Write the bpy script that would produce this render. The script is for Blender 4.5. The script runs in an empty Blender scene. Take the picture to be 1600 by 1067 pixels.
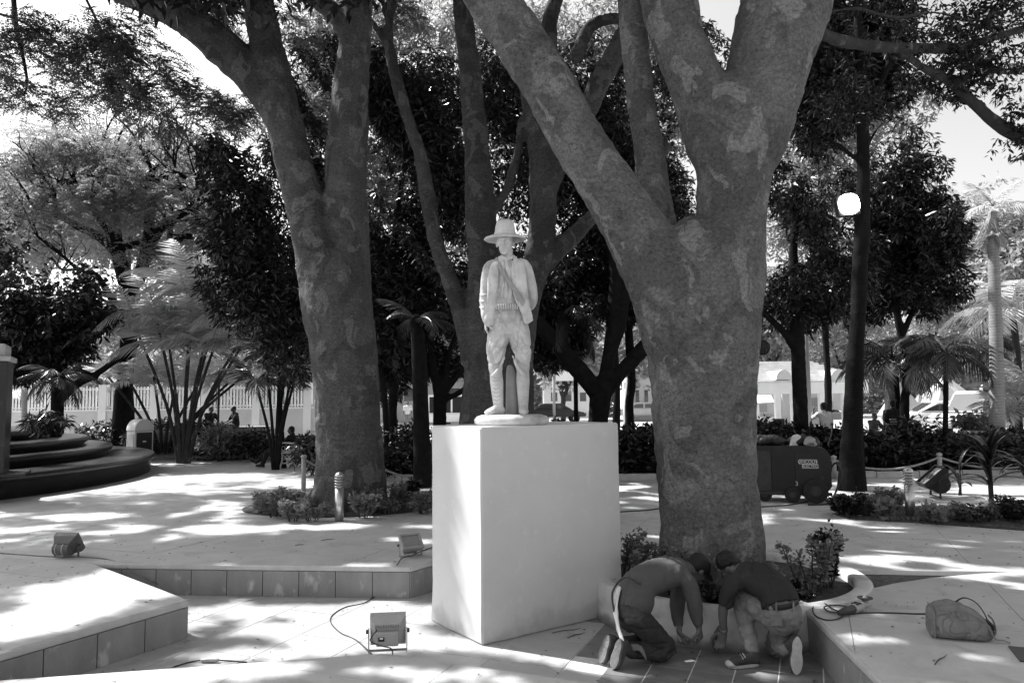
import bpy, bmesh, math, random
import numpy as np
from mathutils import Vector, Matrix, Euler, noise
R = math.radians
sc = bpy.context.scene
COL = sc.collection
rng = np.random.default_rng(7)
random.seed(7)

# ------------------------------------------------------------------ camera
FPX = 1150.0
CAMZ = 2.0
cam_d = bpy.data.cameras.new('camera')
cam = bpy.data.objects.new('camera', cam_d)
COL.objects.link(cam)
cam_d.sensor_width = 36.0
cam_d.lens = 36.0 * FPX / 1600.0
cam_d.clip_start = 0.05
cam_d.clip_end = 2000
cam.location = (0, 0, CAMZ)
CM = Euler((R(90 + 4.6), 0, 0)).to_matrix() @ Matrix.Rotation(R(-0.7), 3, 'Z')
cam.rotation_euler = CM.to_euler()
sc.camera = cam

# ------------------------------------------------------------------ sky, sun, exposure
SUN_EL = 52.0
SH = Vector((-0.88, 0.475)).normalized()          # horizontal direction towards the sun
world = bpy.data.worlds.new('World')
sc.world = world
world.use_nodes = True
wn = world.node_tree.nodes
wl = world.node_tree.links
wn.clear()
sky = wn.new('ShaderNodeTexSky')
sky.sky_type = 'NISHITA'
sky.sun_disc = False
sky.sun_elevation = R(SUN_EL)
sky.sun_rotation = math.atan2(SH.x, SH.y)
sky.air_density = 1.2
sky.dust_density = 3.0
bw = wn.new('ShaderNodeRGBToBW')
bg = wn.new('ShaderNodeBackground')
bg.inputs['Strength'].default_value = 0.15
wo = wn.new('ShaderNodeOutputWorld')
wl.new(sky.outputs[0], bw.inputs[0])
wl.new(bw.outputs[0], bg.inputs['Color'])
wl.new(bg.outputs[0], wo.inputs[0])
sd = bpy.data.lights.new('sun', 'SUN')
sd.energy = 5.0
sd.angle = R(0.53)
sd.color = (1, 1, 1)
sun = bpy.data.objects.new('sun', sd)
COL.objects.link(sun)
se, ce = math.sin(R(SUN_EL)), math.cos(R(SUN_EL))
SDIR = Vector((SH.x * ce, SH.y * ce, se))
sun.rotation_euler = SDIR.to_track_quat('Z', 'Y').to_euler()
sun.location = (-20, 10, 30)
sc.view_settings.view_transform = 'Standard'
sc.view_settings.look = 'None'
sc.view_settings.gamma = 1
sc.view_settings.use_curve_mapping = False
sc.view_settings.exposure = 1.02
sc.cycles.max_bounces = 6
sc.cycles.diffuse_bounces = 4
sc.cycles.transparent_max_bounces = 8

# ------------------------------------------------------------------ helpers: placing
def ray(px, py):
    return CM @ Vector(((px - 800) / FPX, -(py - 533.5) / FPX, -1.0))
def P(px, py, z=0.32):
    d = ray(px, py); t = (z - CAMZ) / d.z
    return Vector((d.x * t, d.y * t, z))
def AT(px, py, Y):
    d = ray(px, py); t = Y / d.y
    return Vector((d.x * t, Y, CAMZ + d.z * t))
def RAD(r, Y):
    return r * Y / FPX

# ------------------------------------------------------------------ helpers: objects
def thing(name, label, cat, loc=(0, 0, 0), rz=0.0, group=None):
    o = bpy.data.objects.new(name, None)
    COL.objects.link(o)
    o.empty_display_size = 0.1
    o.location = loc
    o.rotation_euler = (0, 0, rz)
    o['label'] = label; o['category'] = cat
    if group: o['group'] = group
    return o
def tag(o, label=None, cat=None, group=None, kind=None):
    if label: o['label'] = label
    if cat: o['category'] = cat
    if group: o['group'] = group
    if kind: o['kind'] = kind
    return o
def link_mesh(name, me, parent=None, loc=None, rot=None, scale=None, kind=None, label=None):
    o = bpy.data.objects.new(name, me)
    COL.objects.link(o)
    if parent: o.parent = parent
    if loc is not None: o.location = loc
    if rot is not None: o.rotation_euler = rot
    if scale is not None: o.scale = scale if hasattr(scale, '__len__') else (scale,) * 3
    if kind: o['kind'] = kind
    if label: o['label'] = label
    return o
def dup(root, loc=None, rz=None, label=None, group=None, name=None, scale=None):
    def rec(o, par, depth):
        c = o.copy(); COL.objects.link(c)
        if par: c.parent = par
        for ch in [x for x in KIDS.get(o.name, [])]:
            rec(ch, c, depth + 1)
        KIDS[c.name] = [x for x in bpy.data.objects if x.parent == c]
        return c
    c = rec(root, None, 0)
    if loc is not None: c.location = loc
    if rz is not None: c.rotation_euler = (0, 0, rz)
    if scale is not None: c.scale = (scale,) * 3
    if label: c['label'] = label
    if group: c['group'] = group
    return c
KIDS = {}
def remember(root):
    def rec(o):
        k = [x for x in bpy.data.objects if x.parent == o]
        KIDS[o.name] = k
        for x in k: rec(x)
    rec(root); return root

class MB:
    def __init__(s): s.v = []; s.f = []; s.n = 0
    def add(s, verts, faces):
        n = len(s.v); s.v += [tuple(v) for v in verts]; s.f += [tuple(i + n for i in f) for f in faces]; return s
    def box(s, c, d, M=None, bev=0.0):
        x, y, z = d[0] / 2, d[1] / 2, d[2] / 2
        if bev > 0:
            b = min(bev, x * .9, y * .9, z * .9)
            bmx = bmesh.new(); bmesh.ops.create_cube(bmx, size=1)
            for v in bmx.verts: v.co = Vector((v.co.x * 2 * x, v.co.y * 2 * y, v.co.z * 2 * z))
            bmesh.ops.bevel(bmx, geom=bmx.edges[:], offset=b, segments=2, affect='EDGES', profile=0.6)
            vs = [v.co.copy() for v in bmx.verts]; fs = [[v.index for v in f.verts] for f in bmx.faces]
            bmx.free()
        else:
            vs = [Vector((i * x, j * y, k * z)) for i in (-1, 1) for j in (-1, 1) for k in (-1, 1)]
            fs = [(0, 1, 3, 2), (4, 6, 7, 5), (0, 4, 5, 1), (2, 3, 7, 6), (0, 2, 6, 4), (1, 5, 7, 3)]
        c = Vector(c)
        vs = [(M @ v if M is not None else v) + c for v in vs]
        return s.add(vs, fs)
    def loft(s, rings, cap=True, closed=True):
        n0 = len(s.v); m = len(rings[0])
        for r in rings: s.v += [tuple(p) for p in r]
        for i in range(len(rings) - 1):
            for j in range(m if closed else m - 1):
                a = n0 + i * m + j; b = n0 + i * m + (j + 1) % m
                s.f.append((a, b, b + m, a + m))
        if cap:
            s.f.append(tuple(n0 + j for j in range(m))[::-1])
            s.f.append(tuple(n0 + (len(rings) - 1) * m + j for j in range(m)))
        return s
    def tube(s, pts, rad, seg=10, ref=None, cap='round', sub=0):
        """rad: number | list of number or (a,b); ref gives the direction of a"""
        pts = [Vector(p) for p in pts]
        if not hasattr(rad, '__len__'): rad = [rad] * len(pts)
        rad = [(r, r) if not hasattr(r, '__len__') else r for r in rad]
        if sub:
            pts, rad = smooth_path(pts, rad, sub)
        n = len(pts)
        T = []
        for i in range(n):
            t = (pts[min(i + 1, n - 1)] - pts[max(i - 1, 0)])
            T.append(t.normalized() if t.length > 1e-9 else Vector((0, 0, 1)))
        if ref is None:
            u = T[0].orthogonal().normalized(); fixed = False
        else:
            u = Vector(ref); fixed = True
        rings = []
        def ring(c, u, w, ra, rb):
            return [c + u * (ra * math.cos(2 * math.pi * k / seg)) + w * (rb * math.sin(2 * math.pi * k / seg)) for k in range(seg)]
        frames = []
        for i in range(n):
            if fixed:
                uu = Vector(ref); uu = (uu - T[i] * uu.dot(T[i]))
            else:
                uu = (u - T[i] * u.dot(T[i]))
            if uu.length < 1e-6: uu = T[i].orthogonal()
            uu.normalize(); u = uu
            frames.append((uu, T[i].cross(uu)))
        if cap == 'round':
            uu, w = frames[0]; ra, rb = rad[0]; m = min(ra, rb)
            for a in (80, 55, 28):
                k = math.cos(R(a)); rings.append(ring(pts[0] - T[0] * m * math.sin(R(a)), uu, w, ra * k, rb * k))
        for i in range(n):
            rings.append(ring(pts[i], *frames[i], *rad[i]))
        if cap == 'round':
            uu, w = frames[-1]; ra, rb = rad[-1]; m = min(ra, rb)
            for a in (28, 55, 80):
                k = math.cos(R(a)); rings.append(ring(pts[-1] + T[-1] * m * math.sin(R(a)), uu, w, ra * k, rb * k))
        return s.loft(rings, cap=(cap != 'open'))
    def lathe(s, prof, c=(0, 0, 0), seg=24, M=None):
        c = Vector(c); rings = []
        for r, z in prof:
            rr = []
            for k in range(seg):
                a = 2 * math.pi * k / seg
                v = Vector((r * math.cos(a), r * math.sin(a), z))
                rr.append((M @ v if M is not None else v) + c)
            rings.append(rr)
        return s.loft(rings)
    def ell(s, c, r, M=None, seg=14, rows=9):
        prof = [(max(math.sin(math.pi * i / rows), 0.02), -math.cos(math.pi * i / rows)) for i in range(rows + 1)]
        c = Vector(c); rings = []
        for q, z in prof:
            rr = []
            for k in range(seg):
                a = 2 * math.pi * k / seg
                v = Vector((r[0] * q * math.cos(a), r[1] * q * math.sin(a), r[2] * z))
                rr.append((M @ v if M is not None else v) + c)
            rings.append(rr)
        return s.loft(rings)
    def prism(s, poly, z0, z1):
        n = len(poly)
        vs = [(p[0], p[1], z0) for p in poly] + [(p[0], p[1], z1) for p in poly]
        fs = [tuple(range(n))[::-1], tuple(range(n, 2 * n))] + [(i, (i + 1) % n, n + (i + 1) % n, n + i) for i in range(n)]
        return s.add(vs, fs)
    def mesh(s, name, off=None):
        v = np.array(s.v, dtype=np.float64)
        if off is not None: v = v - np.array(off)
        me = bpy.data.meshes.new(name)
        me.from_pydata(v.tolist(), [], s.f)
        return me
    def build(s, name, m, parent=None, smooth=False, local=False, **kw):
        off = None if (parent is None or local) else parent_origin(parent)
        me = s.mesh(name, off)
        if smooth: shade(me)
        if m: me.materials.append(m)
        fixn(me)
        return link_mesh(name, me, parent, **kw)
def parent_origin(o):
    p = Vector((0, 0, 0))
    while o: p += Vector(o.location); o = o.parent
    return p
def fixn(me):
    b = bmesh.new(); b.from_mesh(me)
    bmesh.ops.recalc_face_normals(b, faces=b.faces[:]); b.to_mesh(me); b.free()
def shade(me, ang=None):
    me.polygons.foreach_set('use_smooth', [True] * len(me.polygons))
    if ang is not None:
        try: me.set_sharp_from_angle(angle=R(ang))
        except Exception: pass
def smooth_path(pts, rad, sub):
    n = len(pts); P2 = []; R2 = []
    for i in range(n - 1):
        p0 = pts[max(i - 1, 0)]; p1 = pts[i]; p2 = pts[i + 1]; p3 = pts[min(i + 2, n - 1)]
        for k in range(sub):
            t = k / sub
            P2.append(0.5 * ((2 * p1) + (p2 - p0) * t + (2 * p0 - 5 * p1 + 4 * p2 - p3) * t * t + (3 * p1 - p0 - 3 * p2 + p3) * t ** 3))
            R2.append(tuple(rad[i][j] * (1 - t) + rad[i + 1][j] * t for j in (0, 1)))
    P2.append(pts[-1]); R2.append(rad[-1])
    return P2, R2
def remeshed(mb, voxel, smooth=3, fac=0.5):
    me = mb.mesh('tmp')
    o = bpy.data.objects.new('tmp', me); COL.objects.link(o)
    m = o.modifiers.new('r', 'REMESH'); m.mode = 'VOXEL'; m.voxel_size = voxel
    if smooth:
        q = o.modifiers.new('s', 'SMOOTH'); q.iterations = smooth; q.factor = fac
    bpy.context.view_layer.update()
    dg = bpy.context.evaluated_depsgraph_get()
    out = bpy.data.meshes.new_from_object(o.evaluated_get(dg))
    bpy.data.objects.remove(o); bpy.data.meshes.remove(me)
    return out
def co_of(me):
    a = np.empty(len(me.vertices) * 3); me.vertices.foreach_get('co', a); return a.reshape(-1, 3)
def set_co(me, a):
    me.vertices.foreach_set('co', a.reshape(-1)); me.update()
def nor_of(me):
    a = np.empty(len(me.vertices) * 3, dtype=np.float32)
    me.vertices.foreach_get('normal', a); return a.reshape(-1, 3).astype(float)
def hsh(ix, iy, iz, seed):
    h = (ix.astype(np.int64) * 374761393 + iy.astype(np.int64) * 668265263 + iz.astype(np.int64) * 2147483647 + seed * 1274126177) & 0xffffffff
    h = ((h ^ (h >> 13)) * 1274126177) & 0xffffffff
    h = (h ^ (h >> 16)) & 0xffff
    return h / 65535.0
def vnoise(x, y, z=None, seed=0):
    if z is None: z = np.zeros_like(x)
    xi, yi, zi = np.floor(x), np.floor(y), np.floor(z)
    fx, fy, fz = x - xi, y - yi, z - zi
    fx, fy, fz = [f * f * (3 - 2 * f) for f in (fx, fy, fz)]
    r = 0
    for a in (0, 1):
        for b in (0, 1):
            for c in (0, 1):
                r = r + hsh(xi + a, yi + b, zi + c, seed) * (fx if a else 1 - fx) * (fy if b else 1 - fy) * (fz if c else 1 - fz)
    return r
def displace(me, amp, scale, seed=0, aniso=(1, 1, 1)):
    c = co_of(me); n = nor_of(me)
    q = c / scale * np.array(aniso)
    d = (vnoise(q[:, 0], q[:, 1], q[:, 2], seed) - .5) * 2
    set_co(me, c + n * (d * amp)[:, None])
def finish(me, name, m, parent=None, **kw):
    me.name = name; shade(me)
    if m:
        me.materials.clear(); me.materials.append(m)
    if parent:
        c = co_of(me) - np.array(parent_origin(parent)); set_co(me, c)
    return link_mesh(name, me, parent, **kw)

# ------------------------------------------------------------------ helpers: materials (all neutral greys, the photograph is monochrome)
def g(v): return (v, v, v, 1)
def mat(name, base, var=0.25, scale=6.0, rough=0.8, bump=0.0, bscale=30.0, spec=0.3, metal=0.0, stretch=(1, 1, 1), spots=None, cracks=None, lights=None, trans=0.0):
    m = bpy.data.materials.new(name); m.use_nodes = True
    nt = m.node_tree; N = nt.nodes; L = nt.links
    b = N['Principled BSDF']
    b.inputs['Roughness'].default_value = rough
    b.inputs['Metallic'].default_value = metal
    b.inputs['Specular IOR Level'].default_value = spec
    tc = N.new('ShaderNodeTexCoord'); mp = N.new('ShaderNodeMapping'); mp.inputs['Scale'].default_value = stretch
    L.new(tc.outputs['Object'], mp.inputs[0])
    n1 = N.new('ShaderNodeTexNoise'); n1.inputs['Scale'].default_value = scale; n1.inputs['Detail'].default_value = 6; n1.inputs['Roughness'].default_value = 0.78 if cracks else 0.62
    L.new(mp.outputs[0], n1.inputs['Vector'])
    mr = N.new('ShaderNodeMapRange'); mr.inputs[1].default_value = 0.3; mr.inputs[2].default_value = 0.7
    mr.inputs[3].default_value = base * (1 - var); mr.inputs[4].default_value = base * (1 + var)
    L.new(n1.outputs['Fac'], mr.inputs[0])
    col = mr.outputs[0]
    def overlay(col, sc2, lo, hi, val, detail=3, dist=0.0, amount=1.0):
        n2 = N.new('ShaderNodeTexNoise'); n2.inputs['Scale'].default_value = sc2; n2.inputs['Detail'].default_value = detail
        n2.inputs['Distortion'].default_value = dist
        L.new(mp.outputs[0], n2.inputs['Vector'])
        k = N.new('ShaderNodeMapRange'); k.inputs[1].default_value = lo; k.inputs[2].default_value = hi
        k.inputs[4].default_value = amount
        L.new(n2.outputs['Fac'], k.inputs[0])
        mx = N.new('ShaderNodeMix'); mx.data_type = 'FLOAT'
        L.new(k.outputs[0], mx.inputs[0]); L.new(col, mx.inputs[2]); mx.inputs[3].default_value = val
        return mx.outputs[0]
    if spots: col = overlay(col, *spots)
    if lights: col = overlay(col, *lights)
    if cracks:
        w = N.new('ShaderNodeTexWave'); w.bands_direction = 'Z'; w.inputs['Scale'].default_value = cracks[0]; w.inputs['Distortion'].default_value = 5
        w.inputs['Detail'].default_value = 4; w.inputs['Detail Scale'].default_value = 2.0
        L.new(mp.outputs[0], w.inputs['Vector'])
        k = N.new('ShaderNodeMapRange'); k.inputs[1].default_value = 0.0; k.inputs[2].default_value = 0.18; k.inputs[3].default_value = cracks[1]; k.inputs[4].default_value = 1
        L.new(w.outputs['Fac'], k.inputs[0])
        mu = N.new('ShaderNodeMath'); mu.operation = 'MULTIPLY'; L.new(col, mu.inputs[0]); L.new(k.outputs[0], mu.inputs[1]); col = mu.outputs[0]
    L.new(col, b.inputs['Base Color'])
    if bump:
        n3 = N.new('ShaderNodeTexNoise'); n3.inputs['Scale'].default_value = bscale; n3.inputs['Detail'].default_value = 5; n3.inputs['Roughness'].default_value = 0.65
        L.new(mp.outputs[0], n3.inputs['Vector'])
        bp = N.new('ShaderNodeBump'); bp.inputs['Strength'].default_value = bump; bp.inputs['Distance'].default_value = 0.02
        L.new(n3.outputs['Fac'], bp.inputs['Height']); L.new(bp.outputs[0], b.inputs['Normal'])
    if trans:
        out = N['Material Output']; tr = N.new('ShaderNodeBsdfTranslucent'); tr.inputs[0].default_value = g(min(.8, base * (2.3 if trans > .5 else 1.6)))
        ms = N.new('ShaderNodeMixShader'); ms.inputs[0].default_value = trans
        L.new(b.outputs[0], ms.inputs[1]); L.new(tr.outputs[0], ms.inputs[2]); L.new(ms.outputs[0], out.inputs[0])
    return m
M = {}
def dirt_band(m, h, val):
    nt = m.node_tree; N = nt.nodes; L = nt.links; b = N['Principled BSDF']; src = b.inputs['Base Color'].links[0].from_socket
    tc = N.new('ShaderNodeTexCoord'); sp = N.new('ShaderNodeSeparateXYZ'); L.new(tc.outputs['Object'], sp.inputs[0])
    n = N.new('ShaderNodeTexNoise'); n.inputs['Scale'].default_value = 5; n.inputs['Detail'].default_value = 7; L.new(tc.outputs['Object'], n.inputs['Vector'])
    ad = N.new('ShaderNodeMath'); ad.operation = 'MULTIPLY_ADD'; L.new(n.outputs['Fac'], ad.inputs[0]); ad.inputs[1].default_value = -h * 1.9; ad.inputs[2].default_value = h * .95
    s_ = N.new('ShaderNodeMath'); s_.operation = 'ADD'; L.new(sp.outputs['Z'], s_.inputs[0]); L.new(ad.outputs[0], s_.inputs[1])
    k = N.new('ShaderNodeMapRange'); k.inputs[1].default_value = 0.02; k.inputs[2].default_value = h * .55; k.inputs[3].default_value = .75; k.inputs[4].default_value = 0
    L.new(s_.outputs[0], k.inputs[0]); mx = N.new('ShaderNodeMix'); mx.data_type = 'FLOAT'; L.new(k.outputs[0], mx.inputs[0]); L.new(src, mx.inputs[2]); mx.inputs[3].default_value = val
    L.new(mx.outputs[0], b.inputs['Base Color'])
M['plaza'] = mat('plaza_concrete', .44, .14, 1.3, .88, .3, 60, spots=(3.5, .56, .68, .30, 8, .5, .7), lights=(14, .60, .72, .54, 6, 0, .6))
M['slab'] = mat('slab_concrete', .47, .12, 2.0, .8, .3, 70, spots=(3.2, .56, .68, .34, 8, .5, .6), lights=(22, .63, .70, .30, 6, 0, .5))
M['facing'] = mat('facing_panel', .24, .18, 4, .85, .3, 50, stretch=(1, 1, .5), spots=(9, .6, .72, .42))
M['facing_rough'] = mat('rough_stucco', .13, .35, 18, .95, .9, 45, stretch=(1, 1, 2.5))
M['coping'] = mat('coping_edge', .46, .12, 8, .8, .3, 60)
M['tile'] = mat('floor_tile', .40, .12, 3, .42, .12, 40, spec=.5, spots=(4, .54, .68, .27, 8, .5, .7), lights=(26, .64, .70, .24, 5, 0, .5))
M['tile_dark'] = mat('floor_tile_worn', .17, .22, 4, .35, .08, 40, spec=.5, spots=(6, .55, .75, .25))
M['grout'] = mat('grout', .62, .15, 20, .9)
M['ground'] = mat('far_ground', .42, .15, .35, .9, .1, 10, spots=(.9, .55, .75, .22))
M['soil'] = mat('soil', .055, .5, 14, 1, 1.0, 30, lights=(25, .62, .7, .16))
M['road'] = mat('road', .36, .1, .5, .85)
M['white_plaster'] = mat('white_plaster', .62, .04, 3, .75, .12, 110, spots=(1.6, .62, .85, .56), lights=(11, .60, .72, .66))
dirt_band(M['white_plaster'], .34, .44)

M['planter_plaster'] = mat('planter_plaster', .56, .12, 5, .85, .4, 80, spots=(4, .52, .68, .36))
dirt_band(M['planter_plaster'], .16, .22)
M['stone'] = mat('statue_stone', .56, .18, 9, .85, .35, 70, spots=(5, .55, .72, .33), lights=(14, .6, .75, .60))
M['stone_shaded'] = mat('shaded_stone', .33, .2, 9, .9, .35, 70)  # shade painted into the stone colour, for the strap, belt and stump
M['stone_mark'] = mat('statue_pale_paint', .78, .06, 20, .8)
def bark_mat(name, base):
    m = mat(name, base, .30, 2.6, .92, 1.0, 26, stretch=(1, 1, .8), spots=(1.7, .53, .56, base * .55, 9, .7, .65), lights=(3.4, .575, .60, base * 1.8, 10, .8, .7))
    nt = m.node_tree; N = nt.nodes; L = nt.links; b = N['Principled BSDF']
    src = b.inputs['Base Color'].links[0].from_socket
    tc = N.new('ShaderNodeTexCoord')
    def mult(col, fac_socket, a0, a1, lo, hi):
        k = N.new('ShaderNodeMapRange'); k.inputs[1].default_value = a0; k.inputs[2].default_value = a1; k.inputs[3].default_value = lo; k.inputs[4].default_value = hi
        L.new(fac_socket, k.inputs[0]); mu = N.new('ShaderNodeMath'); mu.operation = 'MULTIPLY'; L.new(col, mu.inputs[0]); L.new(k.outputs[0], mu.inputs[1]); return mu.outputs[0]
    n = N.new('ShaderNodeTexNoise'); n.inputs['Scale'].default_value = 30; n.inputs['Detail'].default_value = 9; n.inputs['Roughness'].default_value = .8; L.new(tc.outputs['Object'], n.inputs['Vector'])
    col = mult(src, n.outputs['Fac'], .36, .64, .58, 1.5)
    v = N.new('ShaderNodeTexVoronoi'); v.feature = 'DISTANCE_TO_EDGE'; v.inputs['Scale'].default_value = 7
    mp = N.new('ShaderNodeMapping'); mp.inputs['Scale'].default_value = (1, 1, 1.4)
    nn = N.new('ShaderNodeTexNoise'); nn.inputs['Scale'].default_value = 5; nn.inputs['Detail'].default_value = 5
    L.new(tc.outputs['Object'], nn.inputs['Vector']); ad = N.new('ShaderNodeVectorMath'); ad.operation = 'MULTIPLY_ADD'; ad.inputs[1].default_value = (.5, .5, .5)
    L.new(nn.outputs['Color'], ad.inputs[0]); L.new(tc.outputs['Object'], ad.inputs[2]); L.new(ad.outputs[0], mp.inputs[0]); L.new(mp.outputs[0], v.inputs['Vector'])
    nz = N.new('ShaderNodeTexNoise'); nz.inputs['Scale'].default_value = 1.6; L.new(tc.outputs['Object'], nz.inputs['Vector'])
    k2 = N.new('ShaderNodeMapRange'); k2.inputs[1].default_value = 0.0; k2.inputs[2].default_value = .035; k2.inputs[3].default_value = .5; k2.inputs[4].default_value = 1
    L.new(v.outputs['Distance'], k2.inputs[0])
    gate = N.new('ShaderNodeMapRange'); gate.inputs[1].default_value = .48; gate.inputs[2].default_value = .56; L.new(nz.outputs['Fac'], gate.inputs[0])
    mx = N.new('ShaderNodeMix'); mx.data_type = 'FLOAT'; L.new(gate.outputs[0], mx.inputs[0]); mx.inputs[2].default_value = 1; L.new(k2.outputs[0], mx.inputs[3])
    mu = N.new('ShaderNodeMath'); mu.operation = 'MULTIPLY'; L.new(col, mu.inputs[0]); L.new(mx.outputs[0], mu.inputs[1]); col = mu.outputs[0]
    w = N.new('ShaderNodeTexWave'); w.bands_direction = 'Z'; w.inputs['Scale'].default_value = 4.5; w.inputs['Distortion'].default_value = 9; w.inputs['Detail'].default_value = 6; w.inputs['Detail Scale'].default_value = 3
    L.new(tc.outputs['Object'], w.inputs['Vector']); col = mult(col, w.outputs['Fac'], 0, .12, .72, 1)
    L.new(col, b.inputs['Base Color'])
    return m
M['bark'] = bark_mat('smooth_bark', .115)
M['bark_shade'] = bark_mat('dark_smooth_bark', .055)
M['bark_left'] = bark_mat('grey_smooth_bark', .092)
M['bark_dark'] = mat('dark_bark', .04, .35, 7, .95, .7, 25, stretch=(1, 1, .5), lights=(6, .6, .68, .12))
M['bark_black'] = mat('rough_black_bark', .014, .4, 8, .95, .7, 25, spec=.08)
M['bark_pale'] = mat('pale_palm_bark', .26, .2, 4, .9, .4, 30, cracks=(5, .6))
M['bark_ring'] = mat('ringed_palm_bark', .010, .4, 5, .95, .6, 30, spec=.08, cracks=(7, 1.8))
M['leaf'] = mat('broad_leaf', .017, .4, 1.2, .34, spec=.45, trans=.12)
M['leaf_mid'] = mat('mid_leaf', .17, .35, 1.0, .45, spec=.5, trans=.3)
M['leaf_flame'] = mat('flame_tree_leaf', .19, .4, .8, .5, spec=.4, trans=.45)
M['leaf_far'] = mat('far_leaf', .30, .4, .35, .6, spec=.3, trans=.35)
M['leaf_feather'] = mat('feathery_leaf', .11, .4, 1.5, .55, spec=.4, trans=.5)
M['frond'] = mat('palm_frond', .36, .3, 2, .3, spec=.6, trans=.51)
M['frond_dark'] = mat('dark_palm_frond', .055, .25, 2, .35, spec=.5, trans=.15)
M['frond_dry'] = mat('dry_palm_frond', .38, .25, 4, .8, trans=.3)
M['steel'] = mat('brushed_steel', .50, .1, 3, .32, .15, 200, metal=.9, stretch=(1, 1, .05))
M['white_metal'] = mat('white_painted_metal', .62, .08, 6, .5)
M['mid_metal'] = mat('grey_painted_metal', .34, .08, 8, .5)
M['grey_metal'] = mat('grey_cast_metal', .36, .12, 12, .5, .2, 90, metal=.2, spots=(12, .6, .75, .24))
M['dark_metal'] = mat('dark_metal', .05, .25, 8, .45, metal=.3)
M['black'] = mat('black_plastic', .02, .2, 8, .5)
M['rubber'] = mat('black_rubber', .025, .3, 12, .8, .2, 60)
M['welder_red'] = mat('welder_dark_paint', .022, .25, 5, .42, spots=(9, .62, .75, .04))
M['glass_dark'] = mat('dark_glass', .03, .1, 2, .08, spec=.8)
M['lamp_glass'] = mat('lamp_glass', .30, .15, 5, .12, spec=.8)
M['cable'] = mat('cable_rubber', .045, .2, 12, .6)
M['cable_grey'] = mat('grey_cable', .16, .2, 12, .6)
M['canvas'] = mat('canvas', .20, .20, 9, .95, .5, 160)
M['skin'] = mat('skin', .11, .12, 10, .5)
M['skin_pale'] = mat('sunlit_skin', .2, .1, 10, .5)
M['hair'] = mat('hair', .012, .3, 60, .5, .5, 150)
M['shirt_grey'] = mat('grey_shirt_cloth', .082, .10, 6, .95, .25, 160)
M['shirt_dark'] = mat('dark_shirt_cloth', .026, .2, 6, .95, .25, 160, lights=(3, .58, .75, .04))
M['jeans_dark'] = mat('dark_denim', .042, .3, 9, .95, .4, 200, lights=(5, .58, .75, .085))
M['jeans_pale'] = mat('pale_denim', .20, .28, 8, .95, .4, 200, spots=(4, .55, .7, .11))
M['black_cloth'] = mat('black_cloth', .02, .2, 8, .95)
M['cloth_white'] = mat('white_cloth', .65, .08, 10, .9)
M['shoe'] = mat('dusty_shoe', .06, .35, 14, .85)
M['shoe_sole'] = mat('shoe_sole', .17, .25, 25, .8, .5, 60)
M['sole_pale'] = mat('pale_rubber_sole', .50, .15, 25, .8, .3, 90)
M['lamp_dark'] = mat('floodlight_grey', .11, .2, 8, .45, metal=.2)
M['stone_dark'] = mat('dark_polished_stone', .022, .3, 3, .32, .05, 30, spec=.4, lights=(6, .6, .75, .05))
M['stone_step'] = mat('polished_step', .09, .3, 3, .3, .05, 30, spec=.6)
M['render_grey'] = mat('grey_render', .42, .15, 5, .85, .2, 40)
M['white'] = mat('white_paint', .78, .05, 2, .6)
M['pale'] = mat('pale_paint', .55, .08, 2, .7)
M['mid'] = mat('mid_paint', .30, .1, 2, .7)
M['roof_tile'] = mat('roof_tile', .60, .15, 3, .8)
M['window_glass'] = mat('window_glass', .10, .2, 1, .1, spec=.8)
M['rope'] = mat('rope', .30, .2, 40, .95, .6, 200)
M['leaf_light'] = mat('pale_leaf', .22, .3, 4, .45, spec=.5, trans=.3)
M['tent'] = mat('tent_canvas', .30, .15, .8, .9)
M['awning'] = mat('awning_cloth', .45, .1, 3, .9)
def emit(name, v, s):
    m = bpy.data.materials.new(name); m.use_nodes = True
    b = m.node_tree.nodes['Principled BSDF']
    b.inputs['Base Color'].default_value = g(.8); b.inputs['Emission Color'].default_value = g(v); b.inputs['Emission Strength'].default_value = s
    return m
M['lamp_lit'] = emit('lit_lamp_lens', 1, 14)

# ------------------------------------------------------------------ foliage
# gaps in the canopy: leaves whose sun shadow would land in a sunlit patch of the plaza are not grown
SUNNY = []
LIT = []      # (x, y, rx, ry, rot, weight): positive = sun patch, negative = deep shade
def lit(px, py, rpx, rpy, w=1.0, z=0.32):
    c = P(px, py, z); a = P(px + rpx, py, z); b = P(px, py - rpy, z)
    LIT.append((c.x, c.y, abs(a.x - c.x), abs(b.y - c.y), 0.0, w))
def sun_patch(x, y, z):
    """where a point's shadow falls on the plaza level"""
    k = (z - 0.32) / math.tan(R(SUN_EL))
    return x - SH.x * k, y - SH.y * k
def is_lit(c):
    k = (c[:, 2] - 0.32) / math.tan(R(SUN_EL))
    x = c[:, 0] - SH.x * k; y = c[:, 1] - SH.y * k
    n = .34 * vnoise(x / .8, y / .8, seed=3) + .36 * vnoise(x / .34 + 9, y / .34, seed=5) + .30 * vnoise(x / .19, y / .19, seed=8)
    lx = np.zeros_like(x)
    for (cx, cy, rx, ry, ro, w) in LIT:
        d = ((x - cx) / rx) ** 2 + ((y - cy) / ry) ** 2
        lx += w * np.clip(1.25 - d, 0, 1)
    sunny = np.zeros(len(c), bool)
    for (sx, sy, sz, sr) in SUNNY:
        q = c - np.array([sx, sy, sz]); t_ = q @ np.array(SDIR); dist = np.linalg.norm(q - t_[:, None] * np.array(SDIR), axis=1)
        sunny |= (t_ > sr * .9) & (dist < sr * (.75 + .5 * n))
    zone = (x > -14) & (x < 14) & (y > 1.0) & (y < 19.5)
    return sunny | zone & (n > .565 - .34 * np.clip(lx, -1, 1.2))
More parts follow.
